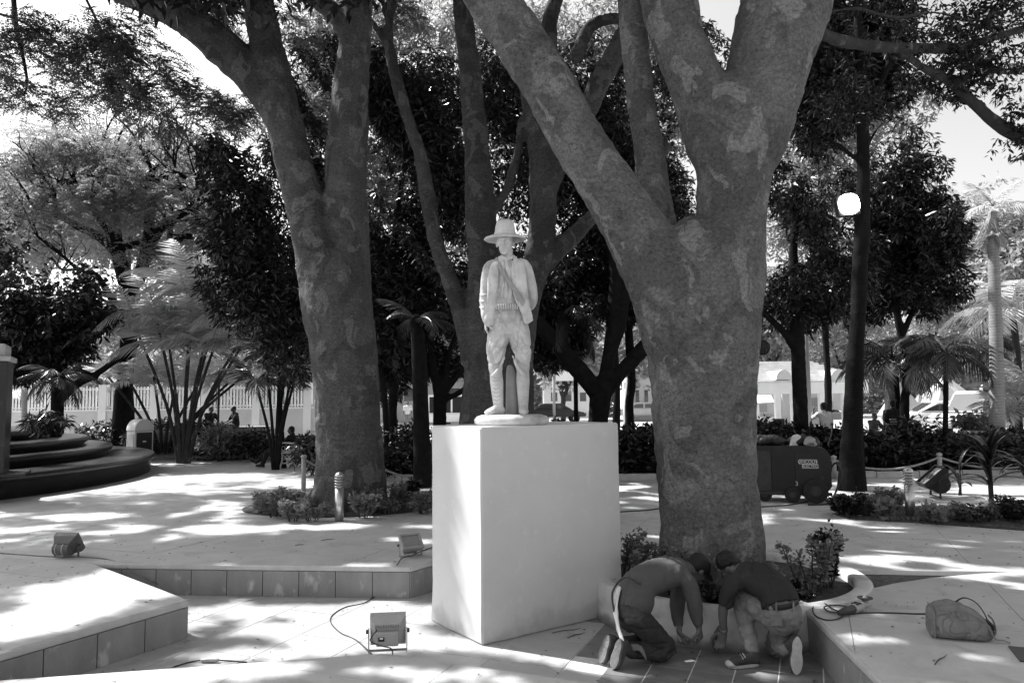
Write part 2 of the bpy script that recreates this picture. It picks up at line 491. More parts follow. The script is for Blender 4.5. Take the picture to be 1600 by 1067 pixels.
def leaf_mesh(name, base, dirs, length, width, m, up=None, mask=True, fold=0.25):
    """one lozenge leaf per row"""
    base = np.asarray(base, float); dirs = np.asarray(dirs, float)
    if mask:
        k = ~is_lit(base); base = base[k]; dirs = dirs[k]
        if hasattr(length, '__len__'): length = length[k]
        if hasattr(width, '__len__'): width = width[k]
    n = len(base)
    length = np.broadcast_to(np.asarray(length, float), (n,))[:, None]; width = np.broadcast_to(np.asarray(width, float), (n,))[:, None]
    r = rng.normal(size=(n, 3)); 
    if up is not None: r = r * .5 + np.array([0, 0, up])
    side = np.cross(dirs, r); side /= np.linalg.norm(side, axis=1)[:, None] + 1e-9
    nrm = np.cross(side, dirs)
    mid = base + dirs * length * .45
    v = np.empty((n, 4, 3))
    v[:, 0] = base; v[:, 1] = mid + side * width * .5 + nrm * width * fold; v[:, 2] = base + dirs * length - np.array([0, 0, .12]) * length; v[:, 3] = mid - side * width * .5 + nrm * width * fold
    me = bpy.data.meshes.new(name)
    me.vertices.add(n * 4); me.vertices.foreach_set('co', v.reshape(-1))
    me.loops.add(n * 4); me.loops.foreach_set('vertex_index', np.arange(n * 4, dtype=np.int32))
    me.polygons.add(n); me.polygons.foreach_set('loop_start', np.arange(0, n * 4, 4, dtype=np.int32))
    me.polygons.foreach_set('loop_total', np.full(n, 4, dtype=np.int32))
    me.update(calc_edges=True)
    if m: me.materials.append(m)
    return me
LEAF_COUNT = [0]
def rosettes(centers, k, spread, length, droop, jitter=.3):
    """k leaves round each centre -> base, dirs, lengths"""
    n = len(centers)
    c = np.repeat(centers, k, axis=0)
    d = rng.normal(size=(n * k, 3)); d /= np.linalg.norm(d, axis=1)[:, None]
    d[:, 2] = d[:, 2] * .7 - droop
    d /= np.linalg.norm(d, axis=1)[:, None]
    b = c + d * spread * rng.random((n * k, 1))
    L = length * (1 + jitter * (rng.random(n * k) * 2 - 1))
    LEAF_COUNT[0] += n * k
    return b, d, L
def blob_points(vols, density_each):
    """points through a set of ellipsoids, thinned by noise into clumps; vols: (center, (rx,ry,rz), n)"""
    out = []
    for c, r, n in vols:
        n = int(n * density_each)
        p = rng.normal(size=(n, 3)); p /= np.linalg.norm(p, axis=1)[:, None]
        rad = rng.random((n, 1)) ** (1 / 2.2)
        p = p * rad * np.array(r) + np.array(c)
        out.append(p)
    return np.concatenate(out)
def clumpy(p, s=.9, thr=.42, seed=1):
    n = .65 * vnoise(p[:, 0] / s, p[:, 1] / s, p[:, 2] / s, seed) + .35 * vnoise(p[:, 0] / s * 2.3, p[:, 1] / s * 2.3, p[:, 2] / s * 2.3, seed + 1)
    return p[n > thr]
def pv(px, py, Y, rx, rz, ry, n):
    """ellipsoid volume at a photo position: px radii rx, rz at distance Y, depth radius ry in metres"""
    return (tuple(AT(px, py, Y)), (RAD(rx, Y), ry, RAD(rz, Y)), n)
# ------------------------------------------------------------------ the setting: court floor, raised plaza, far ground, road
ZP = 0.32
GA = R(22)
GU = Vector((math.sin(GA), math.cos(GA))); GV = Vector((math.cos(GA), -math.sin(GA)))
def clip(poly, cell):
    out = [Vector(p[:2]) for p in poly]
    n = len(cell)
    for i in range(n):
        a = Vector(cell[i]); b = Vector(cell[(i + 1) % n]); e = b - a
        inp, out = out, []
        if not inp: break
        s = lambda p: e.x * (p.y - a.y) - e.y * (p.x - a.x)
        for j in range(len(inp)):
            p, q = inp[j], inp[(j + 1) % len(inp)]
            sp, sq = s(p), s(q)
            if sp >= 0: out.append(p)
            if sp * sq < 0: out.append(p + (q - p) * (sp / (sp - sq)))
    return out
def area(poly):
    return .5 * sum(poly[i][0] * poly[(i + 1) % len(poly)][1] - poly[(i + 1) % len(poly)][0] * poly[i][1] for i in range(len(poly)))
def cells(size, x0, x1, y0, y1, gap, ou=0.0, ov=0.0):
    res = []
    for i in range(-60, 60):
        for j in range(-60, 60):
            u0, v0 = i * size + ou, j * size + ov
            c = GU * (u0 + size / 2) + GV * (v0 + size / 2)
            if not (x0 - size < c.x < x1 + size and y0 - size < c.y < y1 + size): continue
            q = gap / 2
            cs = [GU * (u0 + q) + GV * (v0 + q), GU * (u0 + q) + GV * (v0 + size - q), GU * (u0 + size - q) + GV * (v0 + size - q), GU * (u0 + size - q) + GV * (v0 + q)]
            if area(cs) < 0: cs = cs[::-1]
            res.append((c, cs))
    return res
def inside(p, poly):
    c = False; n = len(poly)
    for i in range(n):
        a, b = poly[i], poly[(i + 1) % n]
        if (a[1] > p[1]) != (b[1] > p[1]) and p[0] < (b[0] - a[0]) * (p[1] - a[1]) / (b[1] - a[1]) + a[0]: c = not c
    return c

PC = Vector((2.02, 7.27)); PR = 1.30          # round planter under the big tree
def arc(a0, a1, r, n=14):
    return [(PC.x + r * math.cos(R(a0 + (a1 - a0) * i / n)), PC.y + r * math.sin(R(a0 + (a1 - a0) * i / n))) for i in range(n + 1)]
A = P(291, 937); B = P(138, 879); C = P(641, 884); D = P(700, 868)
E = P(1294, 887); F = P(1600, 891)
P0 = P(0, 1019)
dA = (P0 - A).normalized(); L0 = A + dA * 6.0
dF = (F - E).normalized()
aE = math.degrees(math.atan2(E.y - PC.y, E.x - PC.x))
main_poly = [(-60, L0.y), (L0.x, L0.y), (A.x, A.y), (B.x, B.y), (C.x, C.y), (D.x, D.y)]
hitD = (PC.x - 1.29, PC.y + .15)
main_poly += [(hitD[0], hitD[1])] + arc(172, aE, PR - .02) + [(E.x, E.y), (F.x, F.y), (E.x + dF.x * 40, E.y + dF.y * 40), (60, 24), (-60, 24)]
Q0 = P(600, 1021); Q1 = P(0, 1063); Q2 = P(930, 1068)
dq = (Q1 - Q0).normalized(); dq2 = (Q2 - Q0).normalized()
# the near plate ends where it meets the left platform
t = ((A.x - Q0.x) * dA.y - (A.y - Q0.y) * dA.x) / (dq.x * dA.y - dq.y * dA.x)
J = Q0 + dq * t
near_poly = [(J.x, J.y), (Q0.x, Q0.y), (Q0.x + dq2.x * 6, Q0.y + dq2.y * 6), (Q0.x + dq2.x * 6, -8), (L0.x, -8), (L0.x + .02, L0.y)]
if area(near_poly) < 0: near_poly = near_poly[::-1]
G0 = P(1249, 937); G1 = P(1385, 1067)
dg = (G1 - G0).normalized()
right_curve = [P(1334, 926), P(1400, 911), P(1460, 902), P(1530, 896), P(1600, 892.5)]
G2 = G0 + dg * 5
aG = math.degrees(math.atan2(G0.y - PC.y, G0.x - PC.x)); aH = math.degrees(math.atan2(right_curve[0].y - PC.y, right_curve[0].x - PC.x))
ra = (right_curve[-1] - right_curve[-2]).normalized()
right_poly = [(G2.x, G2.y), (G0.x, G0.y)] + [p for p in arc(aG, aH, PR - .02, 6)] + [(p.x, p.y) for p in right_curve] + [(right_curve[-1].x + ra.x * 20, right_curve[-1].y + ra.y * 20 ), (28, G2.y)]
if area(main_poly) < 0: main_poly = main_poly[::-1]
if area(right_poly) < 0: right_poly = right_poly[::-1]

ground = MB().box((0, 210, 0.15), (700, 372, .30)).build('ground', M['ground']); tag(ground, kind='structure')
road = MB().box((0, 41, 0.304), (400, 17, .01)).build('road', M['road']); tag(road, kind='structure')
court = MB().add([(-14, -8, -.003), (30, -8, -.003), (30, 12, -.003), (-14, 12, -.003)], [(0, 1, 2, 3)]).build('court_floor', M['grout'])
tag(court, kind='structure')
visx = lambda p: abs(p[0]) < .75 * p[1] + .6
def on_upper(p):
    return inside(p, main_poly) or inside(p, near_poly) or inside(p, right_poly) or (Vector(p) - PC).length < PR - .15
tn = 0
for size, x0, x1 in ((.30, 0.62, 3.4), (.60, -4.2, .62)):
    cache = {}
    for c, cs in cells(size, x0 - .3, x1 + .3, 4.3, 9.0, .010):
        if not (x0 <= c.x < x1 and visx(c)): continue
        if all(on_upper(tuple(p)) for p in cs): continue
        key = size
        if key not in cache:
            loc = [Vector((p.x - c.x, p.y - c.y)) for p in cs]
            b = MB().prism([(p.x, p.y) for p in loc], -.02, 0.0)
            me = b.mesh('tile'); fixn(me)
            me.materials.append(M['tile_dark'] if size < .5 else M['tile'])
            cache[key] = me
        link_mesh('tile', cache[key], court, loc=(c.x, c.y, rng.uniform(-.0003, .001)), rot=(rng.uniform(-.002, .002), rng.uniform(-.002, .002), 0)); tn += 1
# fill between the two tile sizes reads as grout and mortar

def platform(poly, name, slabs_to, x0, x1, y0, size=1.2, split=None):
    base = MB().prism(poly, 0.0, ZP - .011).build(name, M['plaza'])
    tag(base, kind='structure')
    for c, cs in cells(size, x0, x1, y0, slabs_to, .005, .35, .2):
        if not visx((c.x, c.y + size)): continue
        pieces = [cs]
        for a_, b_ in (split or ()):
          new = []
          for cs_ in pieces:
            if len(cs_) < 3: continue
            e_ = b_ - a_; n_ = Vector((-e_.y, e_.x)).normalized() * 60; e_ = e_.normalized() * 60
            lo_side = [a_ - e_, a_ + e_, a_ + e_ + n_, a_ - e_ + n_]; hi_side = [a_ - e_ - n_, a_ + e_ - n_, a_ + e_, a_ - e_]
            new += [clip(cs_, lo_side), clip(cs_, hi_side)]
          pieces = new
        for pc_ in pieces:
          if len(pc_) < 3 or abs(area(pc_)) < .004: continue
          if split:
            cc_ = sum((Vector(p) for p in pc_), Vector((0, 0))) / len(pc_)
            eab = Vector((B.x - A.x, B.y - A.y)); rab = eab.x * (cc_.y - A.y) - eab.y * (cc_.x - A.x)
            if rab < 0 and cc_.x < C.x and not inside((cc_.x, cc_.y), poly): continue
          q = clip(poly_for(poly, pc_), pc_)
          if len(q) < 3 or abs(area(q)) < .004: continue
          b = MB().prism([(p.x, p.y) for p in q], ZP - .010, ZP + rng.uniform(-.0012, .0012))
          b.build('slab', M['slab'], base, local=True)
    return base
def poly_for(poly, piece): return poly
plaza = platform(main_poly, 'plaza', 11.2, -9, 9.5, 4, split=((Vector((A.x, A.y)), Vector((B.x, B.y))), (Vector((B.x, B.y)), Vector((C.x, C.y)))))
# beyond the slabs one worn concrete sheet
far = clip(main_poly, [Vector((-60, 10.6)), Vector((60, 10.6)), Vector((60, 24)), Vector((-60, 24))])
MB().prism([(p.x, p.y) for p in far], ZP - .031, ZP - .006).build('paving_sheet', M['plaza'], plaza, local=True)
near_platform = platform(near_poly, 'near_platform', 6, -5, 5, -1)
right_platform = platform(right_poly, 'right_platform', 8.5, 1, 9, 2)

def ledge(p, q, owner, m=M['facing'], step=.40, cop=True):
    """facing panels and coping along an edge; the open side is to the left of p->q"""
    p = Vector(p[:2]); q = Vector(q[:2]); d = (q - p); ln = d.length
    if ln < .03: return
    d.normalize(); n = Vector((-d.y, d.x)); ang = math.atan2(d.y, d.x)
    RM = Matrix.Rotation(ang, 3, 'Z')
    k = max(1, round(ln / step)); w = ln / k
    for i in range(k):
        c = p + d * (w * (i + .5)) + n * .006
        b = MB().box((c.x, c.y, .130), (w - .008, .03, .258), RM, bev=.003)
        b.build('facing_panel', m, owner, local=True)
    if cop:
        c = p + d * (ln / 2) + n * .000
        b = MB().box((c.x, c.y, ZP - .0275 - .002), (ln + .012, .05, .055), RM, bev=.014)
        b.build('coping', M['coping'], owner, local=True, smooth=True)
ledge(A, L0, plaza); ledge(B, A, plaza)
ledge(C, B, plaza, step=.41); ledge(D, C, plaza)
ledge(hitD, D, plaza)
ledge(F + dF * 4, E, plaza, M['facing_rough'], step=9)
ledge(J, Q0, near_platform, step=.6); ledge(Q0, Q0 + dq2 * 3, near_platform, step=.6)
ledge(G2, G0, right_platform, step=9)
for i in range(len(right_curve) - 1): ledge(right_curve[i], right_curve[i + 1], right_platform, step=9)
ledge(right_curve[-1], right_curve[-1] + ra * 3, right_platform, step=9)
# flat dark plate added for the dark of an opening at the right of the near platform
hc = P(1606, 1028)
dark_plate = MB().box((hc.x + .16, hc.y, ZP + .004), (.42, .30, .010), Matrix.Rotation(-GA, 3, 'Z')).build('opening_plate', M['dark_metal'])
tag(dark_plate, 'flat dark plate standing in for an opening at the right edge, set in the pale slabs', 'dark_plate')

# planting beds (soil mounds)
def mound(name, outline, h, m, z=ZP, noise_amp=.03, inner=6):
    c = Vector((sum(p[0] for p in outline) / len(outline), sum(p[1] for p in outline) / len(outline)))
    n = len(outline); v = []; f = []
    for r in range(inner + 1):
        t = 1 - r / inner
        for p in outline:
            q = c + (Vector(p[:2]) - c) * t
            zz = z + (0.012 if r == 0 else .012 + h * (1 - t * t) + noise_amp * noise.noise(Vector((q.x * 3, q.y * 3, 0))))
            v.append((q.x, q.y, zz))
    for r in range(inner):
        for i in range(n):
            a = r * n + i; b = r * n + (i + 1) % n
            f.append((a, b, b + n, a + n))
    # skirt
    k = len(v)
    for p in outline: v.append((p[0], p[1], z - .03))
    for i in range(n): f.append((k + i, k + (i + 1) % n, (i + 1) % n, i))
    o = MB().add(v, f).build(name, m, smooth=True)
    tag(o, kind='structure'); return o
def blob_outline(cx, cy, rx, ry, n=40, amp=.08, seed=0, rot=0):
    out = []
    for i in range(n):
        a = 2 * math.pi * i / n
        k = 1 + amp * noise.noise(Vector((math.cos(a) * 1.5 + seed, math.sin(a) * 1.5, seed)))
        out.append((cx + rx * k * math.cos(a), cy + ry * k * math.sin(a)))
    return out
b1c = P(530, 795)
mound('left_flower_bed', blob_outline(b1c.x, b1c.y + .3, 1.62, 1.15, seed=3), .05, M['soil'])
b2 = [P(1300, 803), P(1330, 811), P(1370, 814), P(1430, 817), P(1500, 822), P(1600, 829), P(1750, 840), P(1750, 800), P(1600, 795), P(1450, 793), P(1340, 792)]
b2 = [(p.x, p.y) for p in b2]
def densify(poly, k=4):
    out = []
    for i in range(len(poly)):
        a = Vector(poly[i]); b = Vector(poly[(i + 1) % len(poly)])
        for j in range(k): out.append(tuple(a + (b - a) * (j / k)))
    return out
mound('right_flower_bed', densify(b2), .04, M['soil'])
yb = P(1200, 746).y
mound('rear_planting_bed', densify([(-3.2, yb + .6), (0, yb + .2), (4, yb), (20, yb - .2), (20, 21.5), (-3.2, 21.5)], 8), .10, M['soil'])
cl = [P(150, 709), P(330, 711), P(420, 719), P(585, 735)]
mound('left_planting_bed', densify([(cl[0].x - 6, cl[0].y + 1.5)] + [(p.x, p.y) for p in cl] + [(cl[-1].x + .3, 27.5), (-17, 29)], 6), .08, M['soil'])
# kerbs round the rear beds: separate kerb stones
def kerb(pts, name, label, w=.14, h=.13, step=.8):
    root = thing(name, label, 'kerb', (pts[0][0], pts[0][1], ZP - .01))
    for i in range(len(pts) - 1):
        p = Vector(pts[i][:2]); q = Vector(pts[i + 1][:2]); d = q - p; ln = d.length; d.normalize()
        k = max(1, round(ln / step)); w1 = ln / k
        for j in range(k):
            c = p + d * (w1 * (j + .5))
            MB().box((c.x, c.y, ZP - .01 + h / 2 + rng.uniform(-.008, .008)), (w1 - .015, w, h), Matrix.Rotation(math.atan2(d.y, d.x), 3, 'Z'), bev=.012).build('kerb_stone', M['coping'], root)
    return root
kerb([(-3.2, yb + .5), (0, yb + .1), (4, yb - .1), (12, yb - .2)], 'stone_kerb', 'low stone kerb in front of the long dark hedge behind the statue', step=.9)
kerb([(p.x, p.y - .1) for p in cl], 'stone_kerb', 'low pale stone kerb of the planting bed with the fan palms at left', step=.9)

# ------------------------------------------------------------------ round stepped base at left (polished dark stone) with pillar
FC = Vector((-16.25, 16.3))
steps = thing('round_steps', 'dark polished round stone steps of a monument base in the shade at left', 'steps', (FC.x, FC.y, ZP - .01))
def ringstep(r, z0, z1, m):
    lip = .07
    prof = [(r - .9, z0), (r - .04, z0), (r - .04, z1 - .20), (r + .02, z1 - .17), (r + .05, z1 - .13), (r + .06, z1 - .08), (r + .045, z1 - .03), (r, z1), (r - 1.2, z1 + .001)]
    MB().lathe([(p[0], p[1]) for p in prof], (FC.x, FC.y, 0), seg=110).build('step', m, steps, smooth=True)
zz = ZP - .01
for r, z0, z1 in ((7.50, zz, .78), (6.50, .78, 1.02), (5.95, 1.02, 1.24), (5.15, 1.24, 1.46)):
    MB().lathe([(0.02, z0), (r - .05, z0), (r - .05, z1 - .17), (r + .0, z1 - .15), (r + .05, z1 - .11), (r + .06, z1 - .07), (r + .04, z1 - .02), (r, z1), (.02, z1 + .004)], (FC.x, FC.y, 0), seg=120).build('step', M['stone_dark'], steps, smooth=True)
pc = AT(-28, 655, 13.4)
pil = thing('stone_pillar', 'square grey pillar with a moulded pale cap at the left edge above the round steps', 'pillar', (pc.x, pc.y, .76))
top = AT(-28, 566, 13.4).z; cap = AT(-28, 541, 13.4).z
RMp = Matrix.Rotation(R(28), 3, 'Z')
MB().box((pc.x, pc.y, (top + .76) / 2), (.80, .80, top - .76), RMp, bev=.01).build('shaft', M['stone_dark'], pil)
MB().box((pc.x, pc.y, top + .05), (.90, .90, .09), RMp, bev=.02).box((pc.x, pc.y, (top + cap) / 2 + .06), (.72, .72, cap - top - .06), RMp, bev=.05).build('cap', M['render_grey'], pil)
MB().box((pc.x + .1, pc.y, .79), (1.3, 1.1, .05), RMp, bev=.01).build('plinth', M['stone_dark'], pil)
# dark stone bench-like block on top of the steps
bb = AT(120, 640, 15.2)

# ------------------------------------------------------------------ pedestal
c0 = P(754, 1008, 0); c1 = P(970, 957, 0); c2 = P(678, 968, 0)
ex = (c1 - c0); ex.z = 0; exl = 1.57; ex.normalize()
ey = Vector((-ex.y, ex.x, 0))
eyl = .86
pcn = c0 + ex * exl / 2 + ey * eyl / 2
topz = AT(746, 668, c0.y).z
PA = math.atan2(ex.y, ex.x)
ped = thing('pedestal', 'tall white plastered pedestal carrying the statue in the middle of the court', 'pedestal', (pcn.x, pcn.y, 0))
RP = Matrix.Rotation(PA, 3, 'Z')
bmx = bmesh.new(); bmesh.ops.create_cube(bmx, size=1)
for v in bmx.verts: v.co = Vector((v.co.x * exl, v.co.y * eyl, (v.co.z + .5) * topz))
bmesh.ops.bevel(bmx, geom=bmx.edges[:], offset=.012, segments=3, affect='EDGES')
bmesh.ops.subdivide_edges(bmx, edges=[e for e in bmx.edges if e.calc_length() > .3], cuts=14, use_grid_fill=True)
me = bpy.data.meshes.new('plaster_block')
for v in bmx.verts:
    k = .004 + .012 * max(0, .35 - v.co.z)
    n = noise.noise_vector(v.co * 4)
    v.co += n * k
    if v.co.z < .30: # rough swelling where the render meets the floor
        s = (.30 - v.co.z) * .05
        v.co.x += math.copysign(s, v.co.x) * (.6 + .5 * noise.noise(v.co * 7)); v.co.y += math.copysign(s, v.co.y) * (.6 + .5 * noise.noise(v.co * 7))
    v.co = RP @ v.co
bmx.to_mesh(me); bmx.free(); me.materials.append(M['white_plaster'])
shade(me, 30)
link_mesh('plaster_block', me, ped)

# ------------------------------------------------------------------ round planter under the big tree
pl = thing('round_planter', 'low round plastered planter with a pale rim around the foot of the big forked tree', 'planter', (PC.x, PC.y, 0))
RZ = ZP + .012
prof = [(PR - .16, .0), (PR + .02, .0), (PR + .012, .10), (PR, .20), (PR, RZ - .02), (PR - .015, RZ - .003), (PR - .04, RZ), (PR - .12, RZ), (PR - .15, RZ - .01), (PR - .16, RZ - .03)]
mb = MB(); rings = []
for r, z in prof:
    rings.append([Vector((PC.x + (r + .008 * noise.noise(Vector((math.cos(a) * 3, math.sin(a) * 3, z * 6)))) * math.cos(a), PC.y + (r + .008 * noise.noise(Vector((math.cos(a) * 3, math.sin(a) * 3, z * 6)))) * math.sin(a), z)) for a in [2 * math.pi * k / 96 for k in range(96)]])
rings.append(rings[0]); mb.loft(rings, cap=False).build('planter_wall', M['planter_plaster'], pl, smooth=True)
so = MB(); rr = [[Vector((PC.x + r * math.cos(a), PC.y + r * math.sin(a), z + .02 * noise.noise(Vector((r * 5 * math.cos(a), r * 5 * math.sin(a), 1))))) for a in [2 * math.pi * k / 48 for k in range(48)]] for r, z in ((PR - .1, .24), (.9, .26), (.6, .29), (.3, .31))]
so.loft(rr, cap=False); so.build('soil', M['soil'], pl, smooth=True)
# ------------------------------------------------------------------ trees
def limb(mb, pts, Y, seg=18, sub=5):
    """pts: (px, py, radius_px[, dY]) at distance Y"""
    P3 = []; r = []
    for p in pts:
        y = Y + (p[3] if len(p) > 3 else 0)
        P3.append(AT(p[0], p[1], y)); r.append(RAD(p[2], y))
    mb.tube(P3, r, seg=seg, sub=sub)
    return P3, r
def trunk_part(root, mb, voxel, m, amp=.02, scale=.35, smooth=6, name='trunk', fine=.006):
    me = remeshed(mb, voxel, smooth)
    if fine:
        c = co_of(me); n = nor_of(me); q = c / .17
        f = vnoise(q[:, 0], q[:, 1], q[:, 2] * .7, 21) * .6 + vnoise(q[:, 0] * 2.2, q[:, 1] * 2.2, q[:, 2] * 1.6, 22) * .4
        set_co(me, c - n * (.010 * np.clip((f - .55) * 16, 0, 1))[:, None])
    displace(me, amp, scale, 3, (1, 1, .6)); displace(me, amp * .4, scale * .3, 4)
    if fine: displace(me, fine, .05, 9)
    return finish(me, name, m, root)
def twiggery(root, ends, Y, n, L, m, seed=1, up=.35):
    """fine crooked twigs growing from limb ends, one joined part"""
    rr = random.Random(seed); mb = MB()
    def grow(p, d, l, r, depth):
        pts = [p]; q = p
        for i in range(4):
            d = (d + Vector((rr.uniform(-.5, .5), rr.uniform(-.5, .5), rr.uniform(-.35, .5)))).normalized(); q = q + d * l / 4; pts.append(q)
        mb.tube(pts, [r, r * .85, r * .7, r * .55, r * .4], seg=5)
        if depth:
            for k in range(3): grow(pts[rr.randint(1, 4)], (d + Vector((rr.uniform(-1, 1), rr.uniform(-1, 1), rr.uniform(-.4, .9)))).normalized(), l * .65, r * .5, depth - 1)
    for (px, py, r) in ends:
        for i in range(n): grow(AT(px, py, Y), Vector((rr.uniform(-1, 1), rr.uniform(-1, 1), rr.uniform(-.2, 1) + up)).normalized(), L * rr.uniform(.7, 1.2), RAD(r, Y), 2)
    mb.build('twigs', m, root, smooth=True, kind='stuff')

# sunlit patches (photo positions on the plaza) and deep shade
lit(130, 935, 150, 42, 1.1); lit(60, 985, 90, 20, .5); lit(400, 826, 270, 9, .9); lit(150, 805, 120, 7, .5)
lit(120, 862, 150, 14, -.9); lit(430, 858, 230, 16, -1.0); lit(480, 965, 240, 40, .8, 0); lit(640, 995, 110, 30, 1.0, 0); lit(380, 1015, 160, 16, .8, 0)
lit(330, 1050, 320, 20, .5); lit(640, 1055, 250, 14, .4)
lit(1120, 1010, 140, 40, -.5, 0); lit(1130, 1030, 60, 8, .5, 0); lit(830, 1000, 70, 12, .3, 0)
lit(1430, 850, 150, 14, .25); lit(1380, 835, 200, 8, .1); lit(1330, 1000, 90, 18, .6); lit(1560, 930, 80, 14, .6); lit(1290, 950, 50, 12, .6); lit(1560, 1030, 60, 16, .7)
lit(200, 750, 330, 16, .12); lit(480, 740, 120, 12, .1)
# the lit strip on the pedestal's left face and the lit side of the statue
pm = c0 + ey * (eyl * .20)
for i in range(7):
    z = .2 + i * .26
    x, y = sun_patch(pm.x, pm.y, z); LIT.append((x, y, .34, .30, 0, 1.5))
pq = c0 + ey * (eyl * .80)
for i in range(7):
    z = .2 + i * .26
    x, y = sun_patch(pq.x, pq.y, z); LIT.append((x, y, .20, .20, 0, -1.4))
stc = AT(792, 652, 6.75)
for i in range(6):
    z = topz + .25 + i * .25
    x, y = sun_patch(stc.x - .22, stc.y - .05, z); LIT.append((x, y, .27, .22, 0, 1.0))
    x, y = sun_patch(stc.x + .1, stc.y - .02, z); LIT.append((x, y, .15, .15, 0, -.4))
# big trunks stay mostly in shade
for i in range(12):
    z = .6 + i * .45
    x, y = sun_patch(1.75, 7.2, z); LIT.append((x, y, .5, .4, 0, -.5))

for px, py, Y, r in ((215, 560, 22, 1.6), (300, 520, 21.5, 2.0), (370, 510, 21.5, 1.6), (150, 540, 22, 1.4), (209, 690, 22.8, 1.1), (270, 600, 21.5, 1.4), (1554, 340, 16, 1.2), (1556, 560, 16, .9), (40, 590, 28, 1.2)):
    q = AT(px, py, Y); SUNNY.append((q.x, q.y, q.z, r))
for px, py, Y, r in ((541, 165, 11.7, .22), (562, 745, 11.3, .30), (505, 640, 11.5, .16), (1232, 40, 6.8, .22), (962, 85, 11.0, .25), (1050, 760, 6.9, .10), (1105, 230, 6.8, .10), (640, 350, 17, 1.0), (900, 430, 17.5, .9), (1290, 470, 17, .9), (1420, 300, 18, 1.0), (440, 250, 16, .8), (700, 120, 16.5, .9)):
    q = AT(px, py, Y); SUNNY.append((q.x, q.y, q.z, r))
# --- T2: big forked tree in the round planter
Y2 = 7.27
t2b = P(1107, 878, .28)
T2 = thing('forked_tree', 'huge smooth barked tree forking low, growing from the round planter behind the workers', 'tree', (t2b.x, Y2, .26))
mb = MB()
limb(mb, [(1104, 900, 76), (1105, 860, 74), (1107, 800, 75), (1102, 720, 77), (1098, 620, 80), (1096, 530, 86), (1092, 460, 92), (1098, 420, 84)], Y2)
limb(mb, [(1070, 520, 70), (1040, 440, 62), (1003, 380, 54), (960, 310, 46), (925, 255, 43), (895, 205, 43), (860, 140, 44), (815, 70, 43), (770, 0, 44), (725, -70, 42, -.3), (640, -190, 36, -.8), (520, -330, 28, -1.2)], Y2)
limb(mb, [(1110, 520, 72), (1132, 430, 62), (1143, 350, 55), (1148, 270, 57), (1150, 215, 66), (1150, 180, 70)], Y2)
limb(mb, [(1122, 230, 46), (1095, 150, 46), (1065, 75, 45), (1045, 0, 45), (1028, -80, 44), (1005, -200, 36, .3), (960, -380, 24, .5)], Y2)
limb(mb, [(1165, 230, 58), (1185, 160, 62), (1205, 90, 68), (1222, 20, 74), (1240, -60, 70), (1290, -200, 55, .2), (1380, -380, 30, .8)], Y2)
limb(mb, [(1060, 480, 40, .35), (1038, 400, 32, .5), (1022, 320, 28, .5), (1012, 230, 25, .5), (1000, 140, 23, .5), (990, 50, 22, .5), (982, -40, 21, .5), (975, -160, 16, .6)], Y2)
for a, dx in ((200, -.3), (265, .05), (300, .2), (235, -.18)):
    d = Vector((math.cos(R(a)), math.sin(R(a)), 0))
    c = Vector((t2b.x, Y2, 0))
    mb.tube([c + d * .43 + Vector((0, 0, .18)), c + d * .36 + Vector((0, 0, .34)), c + d * .27 + Vector((0, 0, .60)), c + d * .2 + Vector((0, 0, 1.1))], [.07, .12, .18, .2], seg=10, sub=3)
trunk_part(T2, mb, .024, M['bark'], .022, .45)
# long horizontal boughs of the same tree at upper right (dark, seen against the sky)
mb = MB()
limb(mb, [(1225, 20, 22, .3), (1290, 56, 10, .8), (1350, 71, 9, 1.2), (1430, 76, 8.5, 1.6), (1505, 76, 9, 2)], Y2, seg=10)
limb(mb, [(1500, 76, 7, 2), (1550, 60, 6.5, 2), (1605, 44, 6, 2), (1680, 30, 5, 2)], Y2, seg=10)
limb(mb, [(1500, 76, 7, 2), (1530, 98, 6, 2), (1570, 112, 5.5, 2), (1620, 108, 5, 2), (1690, 120, 4, 2)], Y2, seg=10)
limb(mb, [(1400, 75, 5, 1.5), (1440, 105, 6, 1.8), (1480, 125, 8, 2), (1520, 160, 9, 2), (1560, 195, 10, 2), (1605, 217, 11, 2), (1700, 240, 12, 2)], Y2, seg=10)
limb(mb, [(1290, 20, 3, 1), (1340, 14, 3, 1.2), (1400, 28, 3, 1.4), (1460, 20, 2.5, 1.6), (1520, 34, 2, 1.8)], Y2, seg=8)
trunk_part(T2, mb, .018, M['bark_dark'], .008, .2, 3, 'bough', 0)

# --- T1: big double-stemmed tree at left
Y1 = 12.0
b1 = P(547, 790)
T1 = thing('twin_stemmed_tree', 'big smooth barked tree splitting into two stems, standing in the left flower bed', 'tree', (b1.x, Y1, ZP))
mb = MB()
limb(mb, [(548, 800, 62), (548, 760, 57), (547, 710, 53), (543, 650, 51), (541, 590, 50.5), (534, 520, 52), (526, 460, 54), (520, 420, 48)], Y1)
limb(mb, [(515, 500, 42), (497, 400, 36), (473, 305, 32), (452, 225, 29), (432, 140, 28), (417, 70, 26), (404, 0, 25.5), (392, -70, 24), (370, -200, 19), (330, -360, 12)], Y1)
limb(mb, [(440, 200, 22), (415, 145, 27), (385, 108, 28), (345, 72, 29), (300, 35, 28), (255, 8, 25), (200, -12, 23), (140, -30, 20), (60, -40, 16), (-60, -50, 12)], Y1)
limb(mb, [(545, 500, 38), (545, 400, 34), (541, 300, 33), (544, 200, 34), (551, 110, 27), (557, 40, 26), (560, -20, 26), (565, -100, 23), (580, -260, 16)], Y1)
limb(mb, [(552, 70, 16), (530, 30, 17), (500, 4, 16), (470, -20, 14), (420, -80, 12)], Y1)
